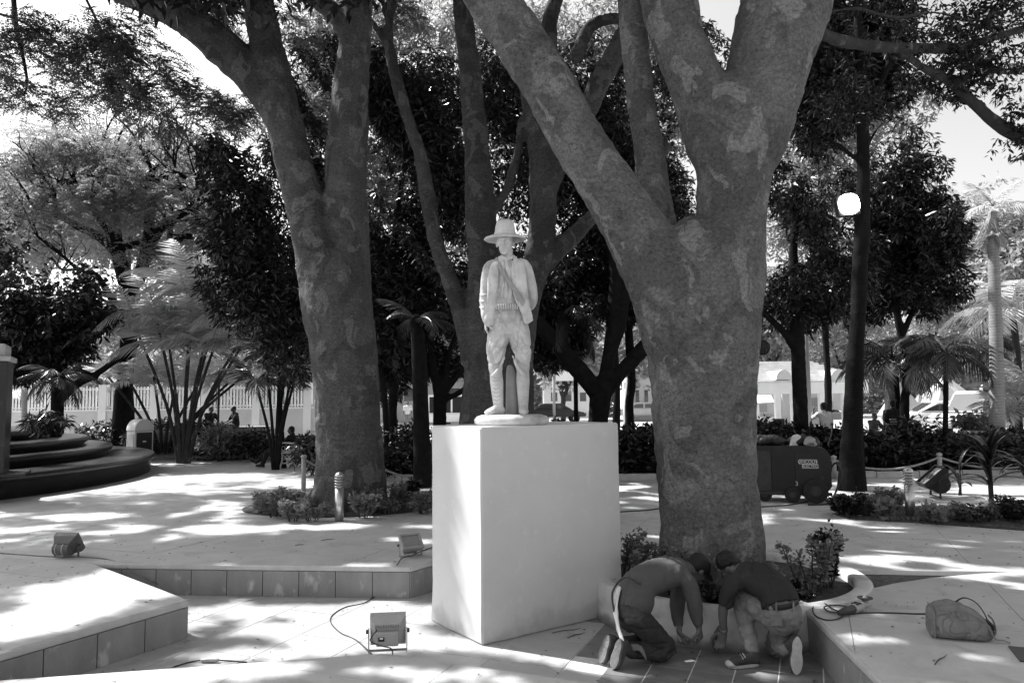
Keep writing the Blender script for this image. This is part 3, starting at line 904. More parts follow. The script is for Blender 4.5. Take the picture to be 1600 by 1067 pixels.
for a in (180, 203, 226, 249, 272, 295, 318, 341, 2):
    d = Vector((math.cos(R(a)), math.sin(R(a)), 0)); c = Vector((b1.x, Y1, 0)); k = random.uniform(.9, 1.15)
    mb.tube([c + d * .82 * k + Vector((0, 0, .25)), c + d * .54 * k + Vector((0, 0, .42)), c + d * .35 + Vector((0, 0, .74)), c + d * .27 + Vector((0, 0, 1.3))], [.09, .14, .17, .2], seg=10, sub=3)
trunk_part(T1, mb, .03, M['bark_left'], .03, .5)
mb = MB(); limb(mb, [(20, -20, 4), (25, 40, 4), (35, 85, 3), (42, 125, 2), (38, 150, 1)], 11, seg=6); mb.build('twig', M['bark_dark'], T1, smooth=True)
mb = MB(); limb(mb, [(-20, 18, 2.5), (25, 30, 2), (60, 50, 1.5)], 11, seg=6); mb.build('twig', M['bark_dark'], T1, smooth=True)
mb = MB(); limb(mb, [(130, -10, 2.5), (155, 40, 2), (172, 75, 1.6), (190, 105, 1)], 11, seg=6); mb.build('twig', M['bark_dark'], T1, smooth=True)
mb = MB(); limb(mb, [(300, 5, 3), (318, 8, 3), (320, 20, 2)], 11, seg=6); mb.build('twig', M['bark_dark'], T1, smooth=True)
mb = MB(); limb(mb, [(330, -20, 2.5), (365, 15, 2), (398, 30, 1.5)], 12, seg=6); mb.build('twig', M['bark_dark'], T1, smooth=True)


# --- trees behind the statue
Y3 = 11.2
b3 = P(776, 770)
T3 = thing('leaning_tree', 'dark smooth tree right behind the statue with several spreading limbs', 'tree', (AT(776, 700, Y3).x, Y3, ZP))
mb = MB()
limb(mb, [(776, 800, 72), (776, 740, 66), (777, 660, 60), (780, 590, 55), (782, 540, 50), (785, 480, 42)], Y3)
limb(mb, [(765, 540, 40), (758, 430, 28), (752, 340, 25), (746, 250, 22), (738, 160, 20), (730, 80, 17), (722, 0, 15), (714, -100, 12)], Y3)
limb(mb, [(745, 560, 26), (722, 490, 16), (700, 430, 14), (682, 380, 13), (668, 310, 14), (656, 240, 12), (634, 175, 10), (616, 110, 10), (608, 60, 9), (612, 0, 9), (620, -60, 8)], Y3)
limb(mb, [(608, 75, 7), (590, 48, 7), (575, 20, 6), (560, -30, 5)], Y3, seg=8)
limb(mb, [(800, 560, 34), (820, 470, 25), (838, 410, 22), (848, 340, 21), (846, 260, 20), (838, 200, 18), (822, 120, 15), (800, 40, 14), (780, -60, 12)], Y3)
limb(mb, [(825, 440, 20), (860, 400, 15), (900, 365, 13), (940, 325, 12), (985, 290, 11), (1040, 230, 10)], Y3)
limb(mb, [(850, 310, 15), (880, 240, 15), (920, 165, 17), (945, 115, 17), (975, 60, 17), (1010, -10, 15)], Y3)
limb(mb, [(862, 90, 11), (858, 40, 12), (868, 0, 11), (880, -60, 10)], Y3)
limb(mb, [(900, 90, 9), (920, 45, 10), (950, 30, 9), (985, 30, 8)], Y3)
limb(mb, [(760, 340, 10), (790, 300, 9), (806, 250, 9), (815, 190, 8)], Y3, seg=8)
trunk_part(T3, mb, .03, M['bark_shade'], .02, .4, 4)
# dark bare branching tree right of the statue
def simple_tree(name, label, base, Y, limbs, m, voxel=.035, cat='tree', group=None, amp=.015):
    bp = AT(base[0], base[1], Y)
    T = thing(name, label, cat, (bp.x, Y, ZP - .02), group=group)
    mb = MB()
    for l in limbs: limb(mb, l, Y, seg=10)
    trunk_part(T, mb, voxel, m, amp, .3, 3, 'trunk', 0)
    return T
def ft(px, Y, z=ZP - .05):
    """photo y of the ground under px at distance Y"""
    lo, hi = 500, 1100
    for _ in range(40):
        m_ = (lo + hi) / 2
        if AT(px, m_, Y).z > z: lo = m_
        else: hi = m_
    return lo
Y4 = 17.5
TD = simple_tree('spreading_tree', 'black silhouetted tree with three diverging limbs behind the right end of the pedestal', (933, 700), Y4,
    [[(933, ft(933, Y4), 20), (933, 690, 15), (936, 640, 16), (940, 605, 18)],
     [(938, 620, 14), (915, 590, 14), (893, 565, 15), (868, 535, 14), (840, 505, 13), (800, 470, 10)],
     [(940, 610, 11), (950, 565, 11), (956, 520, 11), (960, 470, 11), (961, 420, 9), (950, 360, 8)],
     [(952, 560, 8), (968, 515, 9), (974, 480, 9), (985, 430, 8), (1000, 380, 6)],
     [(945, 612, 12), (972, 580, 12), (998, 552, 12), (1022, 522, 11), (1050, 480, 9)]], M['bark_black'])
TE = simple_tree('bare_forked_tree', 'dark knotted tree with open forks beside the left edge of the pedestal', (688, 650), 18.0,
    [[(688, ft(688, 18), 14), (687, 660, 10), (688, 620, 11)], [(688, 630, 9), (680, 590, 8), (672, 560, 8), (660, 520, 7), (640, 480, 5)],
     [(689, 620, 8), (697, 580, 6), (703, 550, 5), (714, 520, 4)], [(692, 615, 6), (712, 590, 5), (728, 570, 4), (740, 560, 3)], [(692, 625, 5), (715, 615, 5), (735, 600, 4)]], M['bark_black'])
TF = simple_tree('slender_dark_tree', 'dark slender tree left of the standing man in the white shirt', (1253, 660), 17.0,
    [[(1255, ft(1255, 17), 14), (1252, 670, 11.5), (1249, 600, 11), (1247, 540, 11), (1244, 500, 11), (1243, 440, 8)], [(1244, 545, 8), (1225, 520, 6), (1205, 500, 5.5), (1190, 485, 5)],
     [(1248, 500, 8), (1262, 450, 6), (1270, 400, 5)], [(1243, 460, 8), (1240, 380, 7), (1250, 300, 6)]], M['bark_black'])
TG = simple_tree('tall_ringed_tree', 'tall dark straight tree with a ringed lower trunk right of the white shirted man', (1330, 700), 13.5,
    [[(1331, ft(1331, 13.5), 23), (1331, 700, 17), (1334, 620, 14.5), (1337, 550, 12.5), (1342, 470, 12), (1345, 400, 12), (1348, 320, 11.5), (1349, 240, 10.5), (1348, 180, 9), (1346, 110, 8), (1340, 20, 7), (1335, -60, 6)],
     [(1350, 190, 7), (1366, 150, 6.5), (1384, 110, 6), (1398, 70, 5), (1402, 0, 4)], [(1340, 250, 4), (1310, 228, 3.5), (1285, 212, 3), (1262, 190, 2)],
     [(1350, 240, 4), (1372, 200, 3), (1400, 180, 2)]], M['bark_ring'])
# flame tree at left with contorted dark limbs
TJ = simple_tree('flame_tree', 'wide flat crowned tree with contorted dark limbs behind the fan palms at left', (192, 640), 24.0,
    [[(190, ft(190, 24), 16), (191, 640, 14), (197, 580, 12), (201, 520, 12), (205, 460, 14)],
     [(203, 470, 12), (190, 420, 11), (184, 395, 11), (160, 372, 9), (128, 357, 7), (92, 338, 5), (60, 330, 3)],
     [(186, 400, 8), (170, 360, 7), (152, 335, 7), (140, 318, 5), (120, 290, 3), (100, 255, 2)],
     [(188, 395, 7), (184, 360, 6), (182, 340, 5), (178, 300, 3), (172, 250, 2)],
     [(215, 440, 11), (226, 405, 10), (232, 370, 9), (234, 330, 8), (238, 300, 7), (232, 280, 6), (245, 262, 3)],
     [(232, 385, 9), (252, 355, 8), (272, 340, 8), (298, 330, 6), (320, 345, 4)],
     [(228, 400, 9), (262, 385, 7), (292, 370, 6), (330, 372, 4)], [(236, 300, 5), (212, 308, 5), (204, 290, 4), (180, 270, 2)], [(236, 295, 4), (262, 270, 5), (290, 278, 4), (308, 300, 3)],
     [(200, 385, 6), (215, 380, 7), (235, 378, 7)], [(200, 500, 7), (170, 460, 6), (150, 430, 5), (120, 420, 4)]], M['bark_black'], .05)
twiggery(TJ, [(92, 338, 4), (60, 330, 3), (120, 290, 3), (100, 255, 2), (178, 300, 3), (172, 250, 2), (245, 262, 3), (320, 345, 4), (330, 372, 4), (180, 270, 2), (308, 300, 3), (238, 300, 4), (140, 318, 4), (298, 330, 4), (120, 420, 3), (262, 385, 4)], 24, 2, 1.9, M['bark_black'])
TK = simple_tree('crooked_low_tree', 'crooked dark tree forking low beside the round steps at left', (90, 620), 21.0,
    [[(88, ft(88, 21), 11), (90, 650, 9), (92, 610, 9), (96, 560, 8), (85, 500, 8), (70, 450, 7)], [(94, 625, 7), (120, 600, 6), (150, 585, 5), (185, 560, 5), (215, 540, 4)], [(150, 590, 4), (130, 580, 3), (118, 575, 3)]], M['bark_black'])

# ------------------------------------------------------------------ crowns
def crown(T, vols, k, length, width, m, dens=1.0, droop=.45, thr=.40, s=.9, seed=1, name='crown', spread=.12, up=None, mask=True, split=None):
    p = blob_points(vols, dens)
    p = clumpy(p, s, thr, seed)
    b, d, L = rosettes(p, k, spread, length, droop)
    me = leaf_mesh(name, b, d, L, width * L / length, m, up, mask)
    if T:
        off = np.array(parent_origin(T)); set_co(me, co_of(me) - off)
    return link_mesh(name, me, T)
# overhead canopy of the two big trees (it throws the dappled shade)
ov = []
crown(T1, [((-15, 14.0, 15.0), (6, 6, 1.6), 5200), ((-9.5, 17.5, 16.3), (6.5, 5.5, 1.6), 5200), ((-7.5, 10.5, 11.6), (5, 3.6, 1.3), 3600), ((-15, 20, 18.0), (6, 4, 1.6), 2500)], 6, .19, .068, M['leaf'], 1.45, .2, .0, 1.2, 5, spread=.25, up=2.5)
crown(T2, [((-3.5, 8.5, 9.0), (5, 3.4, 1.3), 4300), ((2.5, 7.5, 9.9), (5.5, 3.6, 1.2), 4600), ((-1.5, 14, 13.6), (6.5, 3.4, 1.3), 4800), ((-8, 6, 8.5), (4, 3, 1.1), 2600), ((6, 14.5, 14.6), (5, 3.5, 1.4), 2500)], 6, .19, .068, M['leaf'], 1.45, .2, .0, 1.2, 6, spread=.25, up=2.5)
# feathery foliage hanging into the upper left (pinnate leaves: pairs of leaflets along short stalks)
def feather(T, vols, n_leaflets, length, m, dens=1, thr=.42, s=.7, seed=3, leaflet=(.05, .018), mask=False, name='crown'):
    p = clumpy(blob_points(vols, dens), s, thr, seed); n = len(p)
    a = rng.random(n) * 2 * math.pi
    ax = np.stack([np.cos(a), np.sin(a), rng.uniform(-.55, .15, n)], 1); ax /= np.linalg.norm(ax, axis=1)[:, None]
    t = np.tile(np.linspace(.1, 1, n_leaflets), n); P_ = np.repeat(p, n_leaflets, 0); AX = np.repeat(ax, n_leaflets, 0)
    base = P_ + AX * (t * length)[:, None]; base[:, 2] -= (t ** 2) * length * .3
    sd = np.cross(AX, [0, 0, 1]); sd /= np.linalg.norm(sd, axis=1)[:, None] + 1e-9
    sgn = np.tile(np.where(np.arange(n_leaflets) % 2 == 0, 1, -1), n)[:, None]
    d = sd * sgn + AX * .45 + rng.normal(size=base.shape) * .18; d /= np.linalg.norm(d, axis=1)[:, None]
    me = leaf_mesh(name, base, d, leaflet[0], leaflet[1], m, up=2.0, mask=mask)
    if T: set_co(me, co_of(me) - np.array(parent_origin(T)))
    LEAF_COUNT[0] += len(base)
    return link_mesh(name, me, T)
feather(T1, [pv(30, 40, 10.5, 110, 60, 1.2, 900), pv(50, 125, 10.5, 100, 45, 1.0, 600), pv(170, 60, 10.8, 90, 55, 1.2, 800), pv(180, 130, 10.5, 60, 35, .8, 330), pv(240, 110, 11, 40, 60, .8, 330), pv(300, 165, 12.2, 75, 40, 1.0, 520),
             pv(250, 185, 11.5, 50, 25, .8, 220), pv(345, 20, 12.6, 60, 45, 1.2, 500), pv(370, 170, 12.6, 40, 40, .8, 200), pv(480, 30, 13.5, 60, 40, 1, 300), pv(630, 10, 13, 40, 26, 1, 200)], 22, .30, M['leaf_feather'], dens=1.15, thr=.43, leaflet=(.062, .020), s=.55, mask=True)
# leafy boughs at upper right
crown(T2, [pv(1440, 20, 9.3, 150, 45, .9, 560), pv(1560, 30, 9.3, 90, 60, .9, 480), pv(1390, 110, 9.6, 90, 50, .9, 520), pv(1530, 110, 9.4, 90, 45, .8, 430), pv(1340, 150, 9.8, 60, 60, .9, 400), pv(1590, 200, 9.3, 40, 55, .6, 240), pv(1480, 150, 9.4, 30, 30, .4, 90), pv(1420, 175, 9.8, 40, 22, .5, 120)],
      7, .085, .028, M['leaf'], .95, .45, .43, .5, 9, mask=True, spread=.05)

# dark mango trees filling the middle distance: each tree its own crown
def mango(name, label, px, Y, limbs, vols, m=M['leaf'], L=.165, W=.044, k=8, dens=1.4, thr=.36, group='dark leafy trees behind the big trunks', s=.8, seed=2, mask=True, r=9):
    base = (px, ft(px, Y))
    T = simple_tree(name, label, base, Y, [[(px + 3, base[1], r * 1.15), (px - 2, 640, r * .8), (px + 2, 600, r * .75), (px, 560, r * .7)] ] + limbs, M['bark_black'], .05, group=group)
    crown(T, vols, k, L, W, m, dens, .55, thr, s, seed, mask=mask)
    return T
Ym = 16.5
mango('mango_tree', 'dense dark leafy tree filling the gap left of the twin stemmed trunk', 440, Ym + 3, [[(440, 580, 5), (415, 480, 7), (390, 400, 5), (370, 330, 4)], [(440, 580, 8), (455, 450, 6), (460, 300, 5)]],
      [pv(395, 290, Ym, 72, 90, 1.5, 1500), pv(400, 420, Ym, 85, 110, 1.5, 2200), pv(450, 500, Ym, 60, 100, 1.4, 1300), pv(470, 170, Ym + .5, 60, 110, 1.4, 1500), pv(350, 250, Ym, 34, 40, 1, 350)], seed=11, r=5)
mango('mango_tree', 'tall dense dark tree between the twin stems and the statue', 615, Ym + 1, [[(612, 600, 8), (606, 480, 7), (620, 340, 6), (640, 200, 5)], [(610, 560, 6), (640, 440, 5), (680, 330, 4)]],
      [pv(640, 150, Ym + 1, 95, 95, 1.6, 2300), pv(650, 290, Ym + 1, 100, 110, 1.7, 2700), pv(660, 430, Ym + 1, 100, 90, 1.6, 2300), pv(610, 520, Ym + 1, 60, 70, 1.4, 1000), pv(590, 330, Ym + 1, 40, 150, 1.3, 1500), pv(600, 190, Ym + 1, 50, 90, 1.2, 900), pv(500, 110, Ym + 1.5, 60, 60, 1.2, 800), pv(500, 250, Ym + 1.5, 60, 110, 1.4, 1200)], seed=12)
mango('mango_tree', 'dense dark leafy tree right behind the statue', 815, Ym + 2, [[(812, 560, 8), (830, 440, 7), (860, 300, 6)]],
      [pv(800, 150, Ym + 2, 100, 100, 1.6, 2200), pv(830, 290, Ym + 2, 110, 110, 1.7, 2700), pv(820, 430, Ym + 2, 100, 90, 1.5, 2100), pv(870, 520, Ym + 2, 50, 45, 1.1, 480)], seed=13)
mango('mango_tree', 'dense dark leafy tree seen through the fork of the big tree', 985, Ym + 2.5, [[(985, 560, 7), (980, 440, 7), (990, 300, 6)]],
      [pv(930, 130, Ym + 2.5, 80, 80, 1.5, 1500), pv(970, 260, Ym + 2.5, 90, 110, 1.6, 2200), pv(1040, 190, Ym + 2.5, 60, 110, 1.5, 1500), pv(930, 400, Ym + 2.5, 80, 70, 1.5, 1500), pv(1060, 300, Ym + 2.5, 40, 80, 1.4, 700), pv(1110, 60, Ym + 3, 50, 60, 1.4, 600), pv(970, 470, Ym + 2.5, 50, 40, 1.2, 500)], seed=14)
crown(TG, [pv(1290, 130, 14.5, 75, 100, 1.3, 1500), pv(1370, 60, 14.5, 60, 70, 1.2, 900), pv(1300, 20, 14.5, 80, 50, 1.2, 900), pv(1385, 130, 14.2, 40, 50, .9, 420)], 8, .15, .04, M['leaf'], 1.25, .5, .37, .6, 15)
crown(TF, [pv(1255, 330, 17.5, 75, 120, 1.6, 2300), pv(1250, 450, 17.5, 75, 70, 1.5, 1500), pv(1230, 230, 17.5, 50, 70, 1.2, 800), pv(1310, 440, 17.5, 60, 60, 1.3, 900)], 8, .165, .044, M['leaf'], 1.3, .5, .38, .7, 16)
mango('mango_tree', 'rounded dark leafy tree right of the tall ringed trunk', 1415, 18.5, [[(1415, 560, 6), (1400, 470, 6), (1410, 380, 5)], [(1412, 520, 5), (1440, 450, 4), (1455, 380, 3)]],
      [pv(1400, 290, 18.5, 62, 95, 1.6, 1900), pv(1430, 370, 18.5, 68, 75, 1.6, 1700), pv(1380, 420, 18.5, 70, 60, 1.5, 1400), pv(1450, 450, 18.5, 50, 45, 1.3, 600), pv(1330, 480, 19.5, 60, 30, 1.2, 480)], seed=17, m=M['leaf'])
crown(TJ, [pv(60, 500, 21, 120, 80, 1.4, 3000), pv(140, 470, 20.5, 50, 60, 1.0, 900), pv(40, 400, 23, 90, 70, 2, 1700), pv(100, 450, 23, 80, 60, 2, 1300), pv(20, 560, 21, 60, 40, 1.5, 700)], 6, .2, .07, M['leaf'], 1.0, .4, .40, 1.0, 18)
feather(TJ, [pv(80, 290, 25, 130, 60, 3, 1700), pv(210, 230, 26, 130, 40, 3, 1500), pv(270, 290, 25, 90, 50, 3, 900), pv(60, 230, 27, 90, 45, 3, 1000), pv(130, 360, 24, 100, 50, 2.5, 800), pv(300, 350, 25, 60, 60, 2, 600), pv(120, 240, 24.5, 60, 20, 2, 300)], 14, .5, M['leaf_flame'], dens=1.15, thr=.38, s=1.1, seed=19, leaflet=(.14, .045), mask=True)
feather(TJ, [pv(90, 330, 22.5, 110, 50, 1.2, 700), pv(200, 300, 22.5, 90, 60, 1.2, 800), pv(290, 330, 22.5, 60, 60, 1.2, 500), pv(150, 240, 23, 130, 30, 1.5, 600), pv(240, 400, 22.5, 70, 30, 1, 260), pv(60, 250, 23, 80, 60, 1.4, 700), pv(130, 200, 24, 150, 22, 1.5, 500)], 14, .45, M['leaf_flame'], dens=.85, thr=.45, s=.8, seed=29, leaflet=(.12, .04))
crown(TD, [pv(860, 540, 19, 45, 40, 1.2, 500), pv(900, 480, 18.5, 55, 55, 1.4, 650), pv(960, 440, 19, 60, 50, 1.4, 700), pv(1010, 430, 19, 40, 70, 1.4, 500)], 7, .2, .05, M['leaf'], 1, .5, .42, .7, 21)
crown(TE, [pv(650, 560, 19.5, 55, 35, 1.2, 600), pv(710, 560, 20, 40, 30, 1.2, 330), pv(600, 590, 19.5, 35, 40, 1.2, 420), pv(660, 500, 19, 50, 40, 1.2, 500), pv(700, 490, 19, 60, 40, 1.2, 600), pv(620, 540, 19, 45, 40, 1.2, 420)], 7, .2, .05, M['leaf'], 1, .5, .40, .7, 22)
crown(TK, [pv(70, 500, 20.5, 70, 70, 1.4, 900)], 6, .18, .06, M['leaf'], 1, .4, .40, .8, 23, mask=False)
for px, Y, lab, vols in ((560, 26, 'tall speckled tree behind the twin stemmed trunk', ((520, 60, 90, 80), (600, 40, 80, 70), (560, 170, 110, 90), (480, 200, 80, 90), (600, 300, 90, 110))),
                         (760, 27, 'tall speckled tree high behind the statue', ((700, 60, 90, 70), (800, 50, 90, 70), (690, 180, 90, 80), (790, 190, 90, 90), (700, 330, 90, 100))),
                         (960, 26, 'tall speckled tree above the fork of the big trunk', ((900, 70, 90, 70), (990, 60, 90, 80), (950, 190, 110, 90), (1060, 150, 70, 110), (1000, 330, 90, 100))),
                         (1290, 26, 'tall speckled tree high behind the ringed trunk', ((1230, 100, 80, 90), (1320, 120, 80, 90), (1290, 240, 80, 90), (1400, 170, 60, 50), (1260, 360, 90, 90)))):
    T = simple_tree('tall_tree', lab, (px, ft(px, Y)), Y, [[(px, ft(px, Y), 8), (px + 4, 600, 6), (px - 6, 400, 5), (px + 5, 150, 3)], [(px - 3, 450, 4), (px - 50, 300, 3), (px - 70, 150, 2)], [(px, 420, 4), (px + 50, 280, 3), (px + 60, 120, 2)]], M['bark_black'], .08, group='tall speckled trees behind the dark trees')
    crown(T, [pv(a, b_, Y, c_, d_, 2.0, 1100 * c_ * d_ / 8000) for a, b_, c_, d_ in vols], 7, .21, .065, M['leaf_flame'], 1.0, .4, .42, .9, int(px) % 50, mask=False, spread=.15)
# sunlit trees across the road: own trunk and crown each
far_specs = [(-60, 52, 210, 450, 130, 2400, 'broad sunlit tree beyond the fence at far left'), (70, 58, 200, 440, 120, 2300, 'rounded sunlit tree above the white fence'), (200, 55, 215, 470, 120, 2200, 'pale sunlit tree behind the contorted limbs'), (330, 50, 300, 500, 110, 1900, 'pale tree behind the fan palms'),
             (470, 55, 420, 590, 90, 1300, 'sunlit tree beyond the bench'), (590, 60, 430, 600, 90, 1300, 'sunlit tree across the road left of the twin palm trunk'), (700, 56, 400, 600, 90, 1400, 'pale tree across the road beside the pedestal'),
             (880, 62, 450, 625, 70, 1000, 'small sunlit tree across the road right of the statue'), (980, 60, 440, 625, 80, 1200, 'sunlit tree across the road left of the forked trunk'), (1090, 66, 380, 610, 100, 1300, 'far pale tree hidden behind the forked trunk'),
             (1200, 64, 400, 590, 90, 1400, 'sunlit tree behind the white pavilion'), (1320, 66, 380, 590, 100, 1400, 'sunlit tree beyond the ringed trunk'), (1450, 56, 250, 560, 95, 2200, 'tall pale sunlit tree at right below the bright sky'), (1560, 52, 245, 600, 100, 2500, 'wide sunlit tree behind the tall palm'), (1680, 54, 240, 600, 110, 1500, 'sunlit tree at the far right edge')]
for i, (px, Y, y0, y1, w, n, lab) in enumerate(far_specs):
    cy = (y0 + y1) / 2; h = (y1 - y0) / 2
    T = simple_tree('shade_tree', lab, (px, ft(px, Y)), Y, [[(px, ft(px, Y), 5), (px, y1, 4), (px + 5, cy, 3)], [(px, y1, 3), (px - w * .4, cy, 2)], [(px, y1, 3), (px + w * .4, cy + h * .2, 2)]], M['bark_dark'], .12, group='sunlit trees across the road')
    vols = [pv(px + random.uniform(-.3, .3) * w, cy + random.uniform(-.4, .45) * h, Y + random.uniform(-2, 2), w * random.uniform(.55, .8), h * random.uniform(.4, .6), 3.2, n / 6) for _ in range(6)]
    vols.append(pv(px, cy, Y, w * .8, h * .85, 3, n * .5))
    crown(T, vols, 6, .46, .22, M['leaf_far'], .85, .25, .43, 2.0, 30 + i, mask=False, spread=.5)
print('leaves', LEAF_COUNT[0])
# ------------------------------------------------------------------ people
def frame_M(fwd, up=(0, 0, 1)):
    f = Vector(fwd).normalized(); u = Vector(up); s = f.cross(u)
    if s.length < 1e-4: s = f.orthogonal()
    s.normalize(); u = s.cross(f)
    return Matrix((s, f, u)).transposed()          # local x = side, y = forward, z = up
def head_shape(mb, c, fwd, up, k=1.0):
    Mh = frame_M(fwd, up); c = Vector(c)
    L = lambda x, y, z: c + Mh @ Vector((x * k, y * k, z * k))
    mb.ell(c + Mh @ Vector((0, -.012 * k, .025 * k)), (.074 * k, .092 * k, .085 * k), Mh)
    mb.ell(L(0, .018, -.035), (.056 * k, .066 * k, .078 * k), Mh)
    mb.tube([L(0, .084, .022), L(0, .100, -.006), L(0, .106, -.022)], [.007 * k, .011 * k, .014 * k], seg=8)   # nose
    mb.tube([L(-.04, .076, .030), L(0, .086, .034), L(.04, .076, .030)], .009 * k, seg=8)                       # brow
    mb.tube([L(-.022, .076, -.052), L(0, .084, -.052), L(.022, .076, -.052)], .008 * k, seg=8)                  # lips
    mb.ell(L(0, .068, -.088), (.022 * k, .018 * k, .016 * k), Mh)                                               # chin
    for s in (-1, 1):
        mb.ell(L(.034 * s, .066, -.022), (.018 * k, .014 * k, .016 * k), Mh)                                    # cheek
        mb.ell(L(.030 * s, .071, .012), (.011 * k, .009 * k, .007 * k), Mh)                                     # eye
        mb.ell(L(.076 * s, -.008, -.005), (.010 * k, .018 * k, .030 * k), Mh)                                   # ear
def hand_shape(mb, wrist, d, nrm, thumb, curl=.6, k=1.0):
    """palm plus five separate bent fingers; d = pointing direction, nrm = palm normal, thumb = side of thumb"""
    d = Vector(d).normalized(); nrm = Vector(nrm); nrm = (nrm - d * nrm.dot(d)).normalized(); s = Vector(thumb); s = (s - d * s.dot(d) - nrm * s.dot(nrm)).normalized()
    w = Vector(wrist)
    mb.tube([w, w + d * .03 * k, w + d * .085 * k], [(.026 * k, .017 * k), (.036 * k, .017 * k), (.040 * k, .014 * k)], ref=s, seg=12)
    for i, (off, ln) in enumerate(((.030, .072), (.010, .080), (-.011, .074), (-.031, .058))):
        p = w + d * .080 * k + s * off * k; v = d.copy(); pts = [p]; a = 0
        for q, fr in enumerate((.45, .32, .25)):
            a += curl * (.55 if q == 0 else .8) * (1 + .12 * i)
            v = d * math.cos(a) + nrm * math.sin(a)
            pts.append(pts[-1] + v * ln * fr * k + s * off * .05)
        mb.tube(pts, [.0095 * k, .009 * k, .0085 * k, .0075 * k], seg=8)
    p = w + d * .025 * k + s * .028 * k
    mb.tube([p, p + (d * .55 + s * .75 + nrm * .3) * .035 * k, p + (d * .9 + s * .75 + nrm * .7) * .058 * k, p + (d * 1.1 + s * .55 + nrm * 1.0) * .075 * k], [.013 * k, .012 * k, .010 * k, .008 * k], seg=8)
def shoe_shape(mb, sole, ankle, heel, toe, up, k=1.0):
    heel = Vector(heel); toe = Vector(toe); up = Vector(up).normalized(); d = (toe - heel); ln = d.length; dn = d.normalized(); s = dn.cross(up).normalized()
    prof = [(-.02, .028, .03), (.0, .036, .045), (.25, .036, .05), (.5, .042, .042), (.75, .050, .032), (.93, .043, .024), (1.03, .024, .018)]
    rings = []
    for t, w, h in prof:
        c = heel + d * t + up * (.012 + h * .9) * k
        rings.append([c + s * (w * k * math.cos(a)) + up * (h * k * math.sin(a)) for a in [2 * math.pi * j / 14 for j in range(14)]])
    mb.loft(rings)
    mb.tube([heel + d * .14 + up * .05 * k, Vector(ankle)], [.042 * k, .046 * k], seg=12)
    rings = []
    for lev in (0, .022):
        rr = []
        for j in range(28):
            a = 2 * math.pi * j / 28; t = .5 - .53 * math.cos(a); w = .040 + .012 * max(0, t - .35) - .008 * math.exp(-((t - .42) / .15) ** 2)
            rr.append(heel + d * t + s * (w * k * math.sin(a)) + up * lev * k)
        rings.append(rr)
    sole.loft(rings)
def crease(me, amp, scale, seed, aniso=(1, 1, 1)):
    c = co_of(me); n = nor_of(me); q = c / scale * np.array(aniso)
    w = vnoise(q[:, 0] * .7, q[:, 1] * .7, q[:, 2] * .7, seed + 40) * 1.2
    r = np.abs(vnoise(q[:, 0] + w, q[:, 1] + w, q[:, 2], seed) - .5) * 2
    r2 = np.abs(vnoise(q[:, 0] * 2 + w, q[:, 1] * 2, q[:, 2] * 2.2, seed + 9) - .5) * 2
    set_co(me, c - n * (amp * (np.exp(-(r / .16) ** 2) + .5 * np.exp(-(r2 / .2) ** 2) - .4))[:, None])
